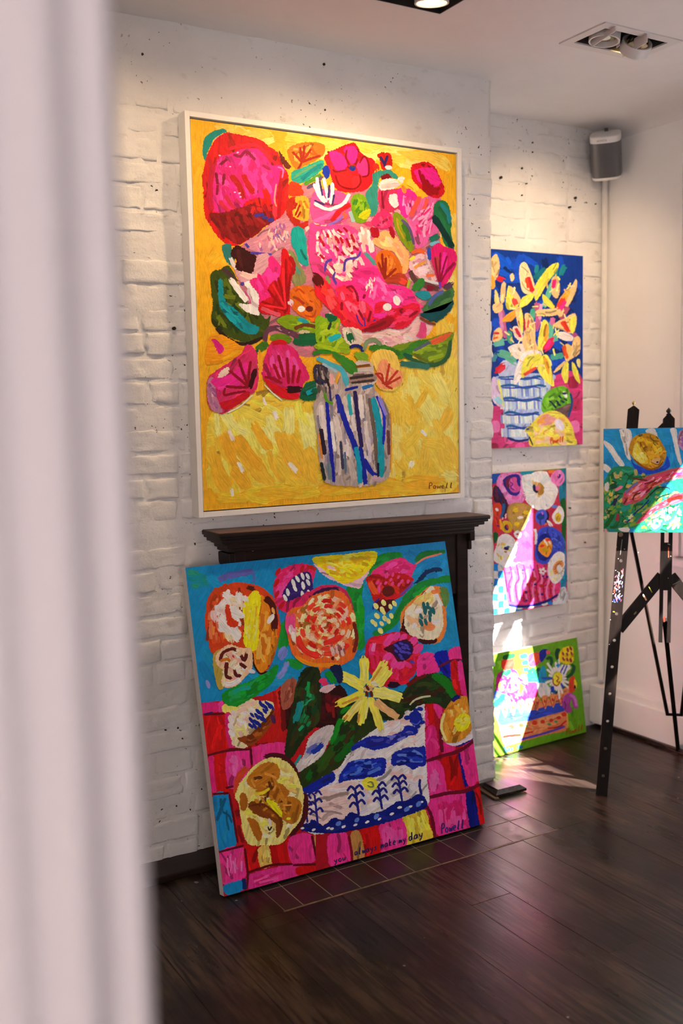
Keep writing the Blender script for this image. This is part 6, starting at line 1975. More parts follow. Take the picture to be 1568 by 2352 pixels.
A.B('#f0ece6', 960, 760, 1010, 670, 1070, 600, 1130, 660, 1140, 760, 1100, 860, 1010, 860)
A.B('#d8b030', 1010, 740, 1050, 700, 1095, 740, 1080, 840, 1020, 830)
A.F(['#b88a20', '#e8c850'], (1010, 720, 1090, 720, 1070, 830, 1020, 820), 8, 50, 14, 80)
A.D('#7a8ac8', 34, 1000, 610, asp=1.3)
A.D('#f0e8e8', 20, 930, 850, 900, 840, 925, 890, 955, 880, asp=1.6, a=60)
A.B('#4a5cc0', 740, 1000, 820, 920, 960, 920, 1090, 1000, 1140, 1140, 1130, 1290, 1040, 1300, 960, 1400, 860, 1480, 740, 1440, 700, 1330, 720, 1150)
A.F(['#3a4ab0', '#5a70d0', '#2a3a9a', '#6a80d8'], (760, 1010, 960, 940, 1120, 1100, 1100, 1270, 940, 1400, 760, 1420, 730, 1200), 60, 80, 26, 45, 50)
A.B('#1f2f8e', 760, 1080, 860, 1010, 930, 1060, 960, 1180, 920, 1380, 800, 1420, 730, 1300)
A.B('#f0a030', 760, 1190, 830, 1110, 900, 1080, 960, 1160, 950, 1280, 890, 1370, 800, 1320, 755, 1260)
A.D('#d84030', 28, 900, 1110, 810, 1200, asp=1.3)
A.D('#f0e8e0', 22, 850, 1130, 880, 1170, 925, 1150, asp=1.6, a=60)
A.D('#c8a024', 44, 860, 1260, asp=1.2)
A.S('#e8d8dc', 40, 700, 940, 720, 1040, 710, 1180)
A.B('#f0e8dc', 950, 1380, 1040, 1290, 1140, 1320, 1150, 1500, 1120, 1660, 1020, 1770, 940, 1720, 900, 1600, 900, 1480)
A.F(['#f4f0e8', '#f0dca0', '#e8e0d8', '#f0e4b0'], (960, 1390, 1050, 1310, 1130, 1340, 1120, 1640, 1010, 1740, 920, 1600), 26, 110, 44, 80, 40)
A.B('#e0955a', 990, 1480, 1060, 1420, 1130, 1440, 1120, 1520, 1050, 1600, 1000, 1630, 970, 1550)
A.D('#e8dcd8', 44, 1070, 1540, asp=1.2, a=70)
for k in range(12):
    t = 0.5 + k * 0.42
    A.S('#3a2a20', 10, 1065 + 44 * math.cos(t), 1540 + 60 * math.sin(t), 1065 + 74 * math.cos(t), 1540 + 92 * math.sin(t))
A.build(anem)

# ------------------------------------------------ green canvas on the floor of the alcove
gb0, gb1 = on_z(1136, 1739, 0.004), on_z(1346, 1681, 0.004)
gax = (gb1 - gb0).normalized()
gback = Vector((-gax.y, gax.x, 0))
gup = (Vector((0, 0, 1)) + gback * 0.135).normalized()
gw, gh = (gb1 - gb0).length, 0.437
green, gn_ = canvas('canvas_painting', gb0, gax, gup, gw, gh, 0.02, 'small green canvas of flowers in a patterned pot leaning on the alcove floor')
A = Painting(gb0, gax, gup, gn_, gw, gh, '#cfc2bc', 5, 2.5, 4.0)
A.crop(1120, 1460, 6.533)
A.B('#6c9a24', -60, 200, 1400, 0, 1600, 1500, 0, 1900, sharp=True)
A.F(['#78a82a', '#5f8c20', '#82b030'], (80, 340, 1280, 100, 1450, 1420, 100, 1760), 60, 130, 60, 75, 40)
for c, q in (('#c83a2c', (220, 360, 380, 350, 380, 500, 250, 520, 200, 460)), ('#1f5a34', (230, 300, 400, 270, 380, 340, 240, 360)), ('#b0287a', (160, 560, 420, 520, 470, 780, 420, 900, 380, 1000, 500, 1100, 440, 1200, 180, 1100, 120, 800)), ('#d86090', (250, 600, 420, 560, 460, 780, 330, 860, 260, 760)),
             ('#c82a5a', (540, 800, 640, 680, 740, 720, 740, 900, 640, 1080, 520, 1160, 440, 1080)), ('#a8206a', (420, 920, 560, 900, 600, 1080, 500, 1180, 400, 1100)), ('#e0c040', (160, 720, 240, 680, 260, 800, 180, 830)), ('#4a60b8', (100, 830, 230, 870, 360, 900, 380, 1100, 130, 1050)), ('#1f5a3c', (200, 560, 330, 500, 340, 570, 220, 640)),
             ('#1f6a4a', (480, 640, 620, 560, 780, 560, 760, 680, 600, 700, 500, 720)), ('#d0386a', (620, 280, 780, 260, 780, 400, 660, 470, 600, 420)), ('#1f2f8e', (790, 220, 900, 210, 860, 330, 800, 400, 770, 320)), ('#e05a3a', (680, 270, 760, 280, 760, 380, 700, 400)), ('#d85a6a', (880, 220, 930, 230, 930, 270, 880, 280)),
             ('#2a8a8a', (480, 290, 580, 270, 590, 330, 500, 350)), ('#2a8a8a', (520, 380, 600, 370, 600, 430, 520, 440)), ('#2a9a9a', (530, 490, 610, 480, 610, 530, 540, 540)), ('#2a90b0', (780, 500, 860, 480, 880, 800, 800, 900, 740, 800)), ('#e0e8ec', (760, 720, 900, 740, 930, 900, 780, 920)), ('#4aa0a8', (480, 600, 580, 580, 590, 700, 490, 720))):
    A.B(c, *q)
A.F(['#d8407c', '#b01f5a', '#c84a8a', '#8a2a6a'], (180, 580, 440, 560, 720, 740, 560, 1120, 260, 1080), 40, 90, 30, 70, 40)
A.S('#1f5a3c', 50, 600, 560, 680, 500, 700, 560, 780, 480)
A.S('#1f5a3a', 46, 870, 360, 940, 330, 950, 420, 890, 470)
A.S('#1f4a3a', 60, 1060, 190, 1030, 280, 1060, 370)
A.S('#1f5a3a', 50, 1240, 430, 1290, 470, 1250, 580, 1170, 640, 1180, 740, 1090, 800, 1000, 880)
# pot
A.B('#d8865a', 90, 1100, 400, 1060, 700, 1000, 950, 930, 1200, 780, 1190, 1120, 1190, 1400, 870, 1490, 330, 1640, 240, 1640, 160, 1350)
A.F(['#e0986a', '#d07a4c', '#e0a070'], (200, 1330, 1180, 1120, 1180, 1380, 330, 1600), 40, 120, 50, -10, 15)
A.B('#3a50b0', 100, 1080, 180, 1040, 400, 1090, 640, 1120, 900, 1050, 950, 1060, 1000, 1020, 1120, 1010, 1150, 1120, 920, 1190, 640, 1270, 380, 1310, 180, 1330)
for k in range(9):
    xx = 130 + k * 120
    yy = 1130 - k * 24
    A.B('#dc8c5c', xx - 50, yy - 60, xx + 50, yy - 80, xx + 10, yy + 120)
    A.D('#b83a2c', 18, xx + 2, yy, asp=1.4, a=70)
    A.S('#a83428', 10, xx - 46, yy - 40, xx, yy + 90, xx + 40, yy - 60)
for x_, y_ in ((350, 1370), (500, 1345), (950, 1270), (1060, 1230), (1140, 1180), (700, 1310), (820, 1290)):
    A.D('#c8402c', 34, x_, y_, asp=1.1)
A.D('#4a9a6a', 22, 570, 1350, 920, 1330, 1020, 1290, 320, 1390)
A.S('#c02a24', 36, 220, 1520, 350, 1500, 500, 1490)
A.S('#c02a24', 26, 540, 1470, 680, 1440)
A.S('#c83a2c', 26, 890, 1390, 1050, 1370, 1180, 1270)
A.S('#b02a24', 22, 990, 1385, 1130, 1345)
A.S('#5a4aa8', 34, 330, 1600, 560, 1540, 860, 1460, 1160, 1360)
A.S('#e8c040', 14, 1185, 1150, 1195, 1280, 1190, 1390)
# white daisy, dotted flower, pink leaf
for k in range(22):
    t = 2 * math.pi * k / 22
    L_ = 150 + 50 * (k % 3)
    A.S(('#e8e8f0', '#dfe4f0', '#eceaf0', '#3a58b0')[k % 4 if k % 4 < 3 or k % 8 == 3 else 0], 34, 1040 + 70 * math.cos(t), 640 + 100 * math.sin(t), 1040 + 0.95 * L_ * math.cos(t), 640 + 1.25 * L_ * math.sin(t))
for q in ((1060, 540, 1130, 430), (1110, 560, 1170, 440), (1140, 590, 1220, 430)):
    A.S('#e4e8f0', 40, *q)
for q in ((1090, 540, 1145, 440), (1130, 580, 1185, 450)):
    A.S('#2a48a8', 22, *q)
A.S('#2a8ac0', 50, 1030, 480, 1060, 420)
A.B('#f0cc48', 980, 600, 1030, 540, 1090, 560, 1110, 650, 1070, 740, 1000, 750, 970, 690)
A.S('#a8441c', 18, 975, 640, 980, 720, 1040, 750, 1080, 680)
A.S('#a8441c', 16, 1020, 600, 1060, 640, 1030, 680, 1060, 700)
A.B('#ecc41c', 1060, 320, 1110, 200, 1200, 160, 1270, 170, 1285, 300, 1270, 400, 1190, 430, 1100, 400)
A.F(['#f4d83c', '#e0b018'], (1090, 220, 1260, 180, 1260, 380, 1110, 390), 12, 70, 28, 60, 60)
A.D('#a03a4a', 24, 1125, 270, 1195, 215, 1240, 190, 1250, 270, 1190, 360, 1240, 370, 1130, 350, 1185, 280, asp=1.4, a=70)
A.B('#d0482c', 1210, 740, 1230, 640, 1290, 600, 1310, 700, 1300, 830, 1230, 860)
A.B('#e8c028', 1300, 650, 1335, 720, 1320, 810, 1290, 760)
A.S('#2a2a5a', 26, 1300, 740, 1310, 800)
A.S('#2a48a8', 60, 930, 800, 970, 780, 960, 850)
A.S('#1f5a8a', 60, 1000, 820, 990, 880)
A.B('#a84a9a', 1110, 1000, 1150, 900, 1230, 860, 1310, 910, 1350, 1070, 1290, 1090, 1250, 960, 1230, 1040, 1260, 1130, 1190, 1160, 1130, 1090)
A.S('#c878b8', 40, 1220, 890, 1290, 930, 1330, 1060)
A.D('#1f4a50', 50, 130, 1000, 190, 960, 110, 1040, 210, 920, asp=1.3, a=-40)
A.write('Take', 232, 1758, 385, 1722, 74, '#1f6ab0', 14)
A.write('the', 440, 1708, 535, 1684, 66, '#1f5aa8', 14)
A.write('Powell', 1172, 1492, 1440, 1412, 92, '#a0481c', 12)
A.build(green)

# ================================================================== MANTELPIECE
man = empty('mantelpiece', (1.855, 3.09, 0.0), label='dark wooden mantelpiece below the framed painting', cat='mantelpiece')
MZ = 1.106                                   # top of the shelf
# shelf: moulded board, slightly out of level like the old house
tilt = Vector((1, 0, -0.0155)).normalized()
tup = Vector((0.0155, 0, 1)).normalized()
TY = Vector((0, 1, 0))


def shelf(m):
    c = Vector((1.849, 0, MZ))
    for (hx, y0, d0, d1) in ((0.552, 2.985, 0.0, 0.013), (0.546, 2.990, 0.013, 0.022), (0.536, 3.000, 0.022, 0.034), (0.520, 3.014, 0.034, 0.042), (0.508, 3.024, 0.042, 0.056), (0.498, 3.034, 0.056, 0.068)):
        y1 = BR + 0.02
        m.obox(Vector((c.x, (y0 + y1) / 2, MZ)) - tup * ((d0 + d1) / 2), tilt, TY, tup, hx, (y1 - y0) / 2, (d1 - d0) / 2 + 0.0005, 0.003)


shf = one('shelf', 'mantel_wood', shelf, man, smooth=True)
one('shelf_top', 'shelf_top_wood', lambda m: m.obox(Vector((1.849, 3.065, MZ + 0.0012)), tilt, TY, tup, 0.549, 0.077, 0.0015, 0.0006), shf, label='lighter brown top of the shelf')  # separate thin layer in a lighter brown on the shelf top
FRY = 3.067
one('frieze', 'mantel_wood', lambda m: m.bbox(1.372, 2.352, FRY, BR + 0.01, 0.80, 1.045, 0.003), man)
for xx in (1.372, 2.300):
    one('pilaster', 'mantel_wood', lambda m: (m.bbox(xx, xx + 0.052, FRY - 0.006, BR + 0.01, 0.0, 1.045, 0.004), m.bbox(xx - 0.004, xx + 0.056, FRY - 0.012, BR + 0.01, 0.0, 0.10, 0.004)), man)
one('inner_board', 'housing_black', lambda m: m.box(1.42, 2.31, BR - 0.03, BR + 0.01, 0.0, 0.81), man, label='black board set in place of the dark fireplace opening')  # flat black board set in place of a hollow opening
for xx in (1.365, 2.358):
    one('bracket', 'mantel_wood', lambda m: (m.bbox(xx - 0.012, xx + 0.012, 3.04, BR, 1.00, 1.04, 0.004), m.bbox(xx - 0.008, xx + 0.008, 3.055, BR, 0.965, 1.005, 0.004)), man)
P = on_y(580, 1264, FRY - 0.001)
one('screw_head', 'steel', lambda m: m.lathe((P.x, FRY - 0.0005, P.z), (0, -1, 0), [(0.0042, 0), (0.0042, 0.0012), (0.002, 0.0016)], 12), man)
P = on_y(1064, 1223, 3.10)
one('hook', 'steel', lambda m: (m.lathe((2.354, P.y, P.z), (1, 0, 0), [(0.006, 0), (0.006, 0.004), (0.003, 0.006), (0.003, 0.012)], 12)), man)

# ---- bevelled wooden block lying at the foot of the chimney breast
q0, q1, q2, q3 = (on_z(1107, 1806, 0.012), on_z(1139, 1829, 0.010), on_z(1209, 1811, 0.012), on_z(1165, 1794, 0.014))
cen = (q0 + q1 + q2 + q3) / 4
blk = empty('wooden_offcut', (cen.x, cen.y, 0.0), label='dark wedge-edged wooden offcut lying at the foot of the chimney breast', cat='offcut')


def block_fn(m):
    lo = [Vector((q.x, q.y, 0.004)) for q in (q0, q1, q2, q3)]
    mid = [Vector((q.x, q.y, 0.013)) for q in (q0, q1, q2, q3)]
    top = [cen + (q - cen) * k + Vector((0, 0, 0.018)) for q, k in zip((q0, q1, q2, q3), (0.88, 0.74, 0.70, 0.88))]
    top = [Vector((t.x, t.y, 0.028)) for t in top]
    m.add(lo + mid + top, [(3, 2, 1, 0), (0, 1, 5, 4), (1, 2, 6, 5), (2, 3, 7, 6), (3, 0, 4, 7), (4, 5, 9, 8), (5, 6, 10, 9), (6, 7, 11, 10), (7, 4, 8, 11), (8, 9, 10, 11)])


one('sloping_top', 'floor_wood', block_fn, blk)
one('raw_edge', 'oak_offcut', lambda m: m.bar(Vector((q0.x - 0.01, q0.y, 0.0035)), Vector((q1.x - 0.004, q1.y - 0.01, 0.0035)), (0, 0, 1), 0.0035, 0.010, 0.001), blk)

# ---- white plug end on the alcove floor, seen past the corner of the chimney breast
P = on_z(1120, 1735, 0.008)
plug = empty('plug', (P.x, P.y, 0.0), label='small white plug end lying on the alcove floor behind the chimney breast corner', cat='plug')
one('plug_body', 'plastic_white', lambda m: m.lathe((P.x - 0.03, P.y + 0.012, 0.0095), (1, -0.25, 0), [(0.004, 0), (0.009, 0.004), (0.009, 0.026), (0.006, 0.034), (0.003, 0.036)], 14), plug, smooth=True)
one('pin', 'steel', lambda m: m.tube((P.x + 0.004, P.y + 0.0035, 0.0095), (P.x + 0.016, P.y + 0.0005, 0.0095), 0.0018), plug)

# ================================================================== EASEL
EF = on_z(1381, 1826, 0.0)
PHI, LEAN = math.radians(43.0), 0.14
er = Vector((math.cos(PHI), -math.sin(PHI), 0))
eb = Vector((math.sin(PHI), math.cos(PHI), 0))
et = (UZ + eb * LEAN).normalized()
en = er.cross(et).normalized()              # towards the viewer


def E2(px, py, off=0.0):
    """pixel -> (a, b) coordinates on the easel plane"""
    H = hit(px, py, EF + en * off, en) - EF
    return (H.dot(er), H.dot(et))


def E3(a, b, off=0.0):
    return EF + er * a + et * b + en * off


easel = empty('easel', (EF.x + 0.25, EF.y, 0.0), label='dark paint-spattered wooden studio easel beside the alcove', cat='easel')
mt, mbm = E2(1536, 952), E2(1526, 1476)
mx0 = (mt[0] + mbm[0]) / 2                   # mast centre line in plane coordinates
foot, ltop = E2(1381, 1826), E2(1455, 938)
HW = 0.0215
LEGS = []


def leg_plate(m, sgn):
    a0, b0 = foot
    a1, b1 = ltop
    d = Vector((a1 - a0, b1 - b0))
    L_ = d.length
    d.normalize()
    p = Vector((d.y, -d.x))
    pt = lambda s, w: (a0 + d.x * s + p.x * w, b0 + d.y * s + p.y * w)
    outer = [pt(0, -HW), pt(0, HW), pt(L_ - 0.004, HW), pt(L_ + 0.010, 0.003), pt(L_ + 0.010, -0.003), pt(L_ - 0.004, -HW)]
    holes = []
    for (hx, hy) in ((1425, 1288), (1419, 1349), (1415, 1410), (1410, 1471), (1404, 1532), (1399, 1594), (1394, 1657), (1388, 1719), (1383, 1782)):
        q = E2(hx, hy)
        s = (q[0] - a0) * d.x + (q[1] - b0) * d.y
        holes.append([(pt(s + 0.0062 * math.cos(t), 0.0062 * math.sin(t))) for t in [2 * math.pi * k / 12 for k in range(12)]])
    if sgn < 0:
        outer = [(2 * mx0 - x_, y_) for x_, y_ in outer]
        holes = [[(2 * mx0 - x_, y_) for x_, y_ in h] for h in holes]
    m.plate(outer, holes, EF, er, et, en, 0.02)


for sgn in (1, -1):
    lg = one('leg', 'easel_wood', lambda m: leg_plate(m, sgn), easel)
    LEGS.append(lg)
    tip = (ltop[0] if sgn > 0 else 2 * mx0 - ltop[0], ltop[1] + 0.006)
    one('finial', 'brass', lambda m: m.lathe(E3(tip[0], tip[1], -0.01), et, [(0.0045, 0), (0.003, 0.004), (0.0025, 0.009), (0.0058, 0.013), (0.0066, 0.017), (0.005, 0.021), (0.001, 0.024)], 14), lg, smooth=True, label='small brass knob')


def mast_fn(m):
    hw, s = 0.0215, 0.0085
    top = mt[1] - 0.004
    bt = mbm[1]
    y = lambda py: E2(1530, py)[1]
    c = lambda b: mbm[0] + (mt[0] - mbm[0]) * (b - mbm[1]) / (mt[1] - mbm[1])
    o = [(c(bt) - hw, bt), (c(bt) - s, bt), (c(y(1356)) - s, y(1356)), (c(y(1356)) + s, y(1356)), (c(bt) + s, bt), (c(bt) + hw, bt), (c(top) + hw, top - 0.012), (c(top) + 0.004, top + 0.008), (c(top) - 0.004, top + 0.008), (c(top) - hw, top - 0.012)]
    h = [[(c(y(1246)) - s, y(1246)), (c(y(1246)) + s, y(1246)), (c(y(1040)) + s, y(1040)), (c(y(1040)) - s, y(1040))]]
    m.plate(o, h, EF, er, et, en, 0.02)


mast = one('mast', 'easel_wood', mast_fn, easel)
one('finial', 'black_turned', lambda m: m.lathe(E3(mt[0], mt[1], -0.01), et, [(0.010, 0), (0.010, 0.003), (0.005, 0.006), (0.0095, 0.011), (0.0105, 0.015), (0.007, 0.021), (0.003, 0.025), (0.001, 0.028)], 16), mast, smooth=True)


def strut(m, p0, p1, hw, ht, off=-0.03, mirror=False):
    a, b = E2(*p0), E2(*p1)
    if mirror:
        a, b = (2 * mx0 - a[0], a[1]), (2 * mx0 - b[0], b[1])
    m.bar(E3(a[0], a[1], off), E3(b[0], b[1], off), en.cross((E3(*b) - E3(*a))).normalized(), hw, ht, 0.0015)


for mi in (False, True):
    one('brace', 'easel_wood', lambda m: strut(m, (1420, 1447), (1522, 1323), 0.022, 0.009, -0.031, mi), easel)
    one('upper_brace', 'easel_wood', lambda m: strut(m, (1533, 968), (1470, 1030), 0.011, 0.007, -0.029, mi), easel)
# back leg and its two round stays
RF = on_z(1557, 1727, 0.0)
rt = E3(*E2(1527, 1425), -0.03)
RFv = Vector((RF.x, RF.y, 0.004))
bleg = one('back_leg', 'easel_wood', lambda m: m.bar(RFv, rt, er, 0.0085, 0.011, 0.001), easel)
pin_c = RFv + (rt - RFv) * 0.30
one('stay_pin', 'easel_wood', lambda m: m.tube(pin_c - er * 0.034, pin_c + er * 0.034, 0.006), bleg)
for mi in (False, True):
    a = E2(1447, 1205)
    if mi:
        a = (2 * mx0 - a[0], a[1])
    top = E3(a[0], a[1], -0.028)
    one('stay', 'easel_wood', lambda m: m.tube(top, pin_c + er * (0.028 if mi else -0.028), 0.0075), easel)
for mi in (False, True):
    a = E2(1424, 1228)
    if mi:
        a = (2 * mx0 - a[0], a[1])
    one('peg', 'oak_offcut', lambda m: m.lathe(E3(a[0], a[1], -0.02), en, [(0.0055, 0), (0.0055, 0.0435), (0.008, 0.045), (0.009, 0.050), (0.006, 0.056)], 12), LEGS[int(mi)], smooth=True, label='worn wooden peg holding the canvas')
# dried paint on the easel
pd = Painting(E3(-0.2, 0.0, 0.0), er, et, en, 1.0, 1.6, '#b8a8b0', 9, 2.0, 4.0)
pd.crop(1348, 1200, 6.718)
for c, w, q in (('#b84a3a', 13, (1255, 380, 1255, 550)), ('#c88a80', 24, (860, 1110, 890, 1160, 915, 1205)), ('#7a6a50', 26, (720, 1420, 760, 1380)), ('#8a8080', 7, (510, 500, 540, 260)), ('#c89a40', 26, (400, 1370, 420, 1385)), ('#7a3024', 30, (1190, 1450, 1190, 1540)),
                ('#c8b060', 8, (950, 990, 1000, 1080)), ('#8a8a80', 5, (1320, 960, 1420, 910)), ('#c0b8b0', 5, (1240, 330, 1280, 345))):
    pd.S(c, w, *q)
pd.F(['#8a78c0', '#b05a78', '#3a4aa8', '#a890b0', '#c05a50', '#d8d0d8', '#7a6a90'], (420, 760, 560, 700, 545, 1240, 400, 1260), 40, 60, 14, 95, 25)
pd.D('#c8c4c8', 5, 440, 740, 470, 760, 500, 830, 540, 830, 425, 920, 520, 950, 400, 1100, 430, 1230, 395, 1220, 455, 380, 575, 410, 480, 560, 360, 1500, 340, 1880, 790, 460, 1290, 520, 1250, 860)
dp = pd.build(easel)
dp.name = 'dried_paint'
dp['kind'] = 'stuff'

# canvas on the easel
ca, cb = E2(1383, 1222, 0.022), E2(1388, 985, 0.022)
left = (ca[0] + cb[0]) / 2
EP0 = E3(left, ca[1], 0.022)
ew, eh = 2 * (mx0 - left), cb[1] - ca[1]
ecv, en_ = canvas('canvas_painting', EP0, er, et, ew, eh, 0.02, 'canvas with a yellow melon shape on blue and white rays, standing on the easel')
A = Painting(EP0, er, et, en_, ew, eh, '#d8ccc8', 6, 3.0, 5.0)
A.crop(1348, 900, 6.718)
A.B('#2a94c8', 100, 500, 3000, 500, 3000, 2300, 100, 2300, sharp=True)
A.F(['#329ccc', '#258cc0', '#2f98c4'], (260, 590, 1470, 580, 1470, 1200, 260, 1350), 60, 200, 80, 70, 40)
WH = '#ddd0cc'
A.B(WH, 500, 585, 650, 580, 690, 700, 660, 800, 650, 930, 680, 1060, 610, 1010, 560, 850, 530, 700)
A.B(WH, 265, 750, 380, 830, 480, 980, 575, 1120, 540, 1165, 450, 1090, 350, 930, 265, 820)
A.B(WH, 255, 1110, 340, 1150, 370, 1190, 320, 1250, 255, 1200)
A.B(WH, 930, 575, 1040, 570, 1090, 720, 1000, 660, 900, 620)
A.B(WH, 1280, 575, 1370, 570, 1400, 800, 1460, 1100, 1440, 1140, 1380, 1000, 1310, 700)
A.B(WH, 1290, 1380, 1390, 1350, 1478, 1500, 1470, 1560, 1340, 1540)
A.B(WH, 1560, 575, 1700, 575, 1900, 1100, 1800, 1120)
A.B('#c890b0', 1400, 700, 1440, 600, 1560, 580, 1620, 720, 1560, 880, 1470, 900, 1400, 800)
A.F(['#d8a0a8', '#a870b8', '#e0b0b8'], (1420, 660, 1540, 620, 1580, 760, 1460, 870), 12, 90, 40, 70)
A.B('#2050c0', 670, 1040, 760, 1130, 1000, 1200, 1180, 1130, 1230, 990, 1270, 1080, 1260, 1170, 1100, 1240, 900, 1280, 780, 1260, 720, 1160)
A.F(['#1f46b0', '#2a62cc'], (720, 1120, 1000, 1210, 1240, 1080, 1230, 1170, 900, 1260, 780, 1230), 12, 110, 30, 15)
A.B('#c8921c', 660, 800, 720, 700, 830, 650, 960, 640, 1080, 690, 1170, 820, 1220, 950, 1180, 1090, 1110, 1170, 980, 1210, 820, 1130, 700, 1020, 645, 900)
A.F(['#d8a818', '#e0b828', '#c8981c', '#b87a1c', '#e0a830'], (690, 800, 850, 670, 1060, 700, 1190, 940, 1120, 1140, 980, 1190, 720, 1000), 60, 110, 40, 50, 50)
A.B('#e4d068', 700, 960, 730, 820, 780, 790, 820, 900, 920, 1000, 900, 1080, 850, 1110, 760, 1070)
A.F(['#ecdc84', '#e0c850', '#e8c838'], (720, 940, 780, 810, 900, 1000, 850, 1090, 760, 1050), 16, 90, 34, 60)
A.B('#e0c850', 1040, 970, 1090, 880, 1150, 850, 1160, 890, 1100, 940)
A.S('#9a5a14', 30, 720, 1040, 850, 1150, 980, 1195, 1100, 1160, 1170, 1080)
for q in ((970, 660, 990, 730, 1060, 760, 1110, 760), (1010, 780, 1060, 830, 1030, 800), (1060, 690, 1100, 730), (870, 860, 930, 850), (780, 680, 850, 660, 830, 690), (1170, 940, 1200, 960)):
    A.S('#3a5a28', 12, *q)
A.B('#d8a878', 980, 1080, 1010, 1040, 1130, 1020, 1140, 1060, 1090, 1120, 1040, 1110)
A.S('#6a4a1c', 10, 980, 1080, 1040, 1110, 1100, 1120, 1140, 1040)
A.D('#2a2a50', 14, 1083, 1085)
# tangle of green leaves and pink branches
A.B('#2a8a6a', 320, 1280, 380, 1180, 500, 1150, 680, 1160, 760, 1260, 900, 1290, 1100, 1240, 1560, 1150, 3000, 1100, 3000, 2300, 240, 2200, 240, 1500)
A.F(['#2f8a5a', '#1f6a3c', '#7a9a3c', '#c8b060', '#8aa840', '#2a9a7a', '#b8a868', '#1f7a50'], (330, 1250, 700, 1180, 1000, 1300, 1300, 1400, 1480, 1560, 1480, 2120, 250, 2120, 250, 1560), 200, 120, 46, -40, 35)
A.B('#2a94c8', 1120, 1430, 1220, 1390, 1310, 1420, 1330, 1550, 1220, 1500, 1150, 1460)
A.B('#c85a6a', 560, 1580, 680, 1450, 800, 1380, 930, 1300, 1180, 1230, 1480, 1160, 3000, 1000, 3000, 1250, 1480, 1330, 1250, 1380, 1020, 1480, 880, 1640, 740, 1720, 560, 1740)
A.F(['#e0709a', '#d8486c', '#e08a70', '#b03a40', '#e8407e', '#f0a0b8', '#d87a5a'], (580, 1600, 800, 1400, 1000, 1310, 1470, 1190, 1470, 1310, 1040, 1440, 860, 1630, 600, 1710), 70, 170, 26, -38, 12)
A.S('#7a78b8', 30, 590, 1560, 700, 1450, 790, 1400)
for q in ((690, 1330, 800, 1350, 930, 1370), (560, 1740, 620, 1640), (880, 1420, 1000, 1390, 1060, 1350), (700, 1680, 730, 1600, 820, 1560), (900, 1560, 1000, 1470)):
    A.S('#7a2a28', 26, *q)
A.B('#b8485a', 740, 2040, 860, 1900, 1000, 1780, 1180, 1680, 1330, 1600, 1480, 1560, 3000, 1450, 3000, 1680, 1480, 1690, 1250, 1760, 1050, 1850, 880, 1980)
A.F(['#d8607a', '#c83a50', '#e08a98', '#a83a3c', '#d87078'], (780, 2010, 1020, 1790, 1330, 1620, 1470, 1590, 1470, 1680, 1100, 1800, 880, 1960), 44, 170, 26, -35, 10)
A.S('#7a241c', 60, 1230, 1690, 1350, 1640, 1478, 1620)
for c, q in (('#1f6a30', (570, 1500, 600, 1420, 660, 1300, 720, 1270)), ('#1f6a3a', (560, 1300, 600, 1260, 660, 1310, 760, 1320, 900, 1300)), ('#2a5a34', (350, 1640, 430, 1580, 550, 1570)), ('#1f3f30', (900, 1660, 1000, 1560, 1100, 1480, 1250, 1480, 1270, 1520)), ('#1f4a3a', (1060, 1690, 1130, 1620, 1290, 1570)),
             ('#1f3f8a', (570, 2010, 640, 1990, 760, 1850, 850, 1780, 960, 1660)), ('#2a6a3a', (740, 1840, 760, 1740, 860, 1740)), ('#1f6a2c', (250, 2100, 330, 2050, 400, 1900)), ('#1f5a34', (380, 1380, 450, 1400, 400, 1460)), ('#1f4a70', (370, 1760, 430, 1680, 500, 1600))):
    A.S(c, 22, *q)
for c, w, q in (('#1f6a30', 70, (270, 2080, 340, 2000, 400, 1880)), ('#1f5a34', 90, (290, 1870, 370, 1830)), ('#1f5a40', 80, (350, 1480, 470, 1430)), ('#1f3a5a', 60, (400, 1760, 450, 1640)), ('#d8c060', 60, (350, 1620, 380, 1540)), ('#e87aa0', 46, (430, 1520, 540, 1460)), ('#2a9a8a', 80, (520, 1820, 680, 1760)), ('#2a9a8a', 60, (620, 1420, 680, 1360)),
                ('#c8a870', 60, (420, 1310, 510, 1300)), ('#a83a50', 50, (480, 1880, 460, 2000)), ('#d8d0b0', 50, (640, 1960, 700, 1900)), ('#c8c070', 40, (260, 1960, 300, 1920))):
    A.S(c, w, *q)
A.B('#ddd0d0', 270, 1430, 320, 1390, 340, 1450, 320, 1540, 270, 1510)
A.F(['#a8d890', '#8ad0a0', '#c8e0b0', '#6ac8d0', '#e8a0b0', '#4aa860'], (900, 1980, 1200, 1780, 1470, 1700, 1470, 2120, 800, 2130), 60, 110, 36, -40, 40)
for q in ((1250, 1900, 1240, 1780, 1330, 1770, 1420, 1740), (1010, 2040, 1010, 1970, 1080, 1940, 1180, 1880), (860, 1880, 940, 1900)):
    A.S('#1f4a3a', 12, *q)
A.S('#4ac0d8', 34, 980, 2080, 1040, 2140, 1140, 2080, 1160, 2020, 1250, 2010, 1350, 1900, 1400, 1780)
A.S('#2a8a9a', 40, 330, 2140, 440, 2140)
A.B('#2a94c8', 650, 2120, 720, 2100, 720, 2170, 640, 2170)
A.B('#ddd0cc', 480, 2110, 640, 2090, 640, 2160, 560, 2165)
A.S('#e8a0b0', 60, 250, 2140, 320, 2150)
A.build(ecv)

# ================================================================== SPEAKER, CABLE CONDUIT
SPC = hit(1392, 357, Vector((3.35, 3.36, 2.4)), Vector((-0.72, -0.69, 0)).normalized())
sp = empty('speaker', tuple(SPC), label='small grey and white loudspeaker mounted high in the alcove corner', cat='speaker')
sf = Vector((-0.78, -0.625, -0.52)).normalized()       # front direction, tipped a little down
sr = Vector((0.625, -0.78, 0)).normalized()
su = sr.cross(-sf).normalized()
if su.z < 0:
    su = -su
HS = 0.094


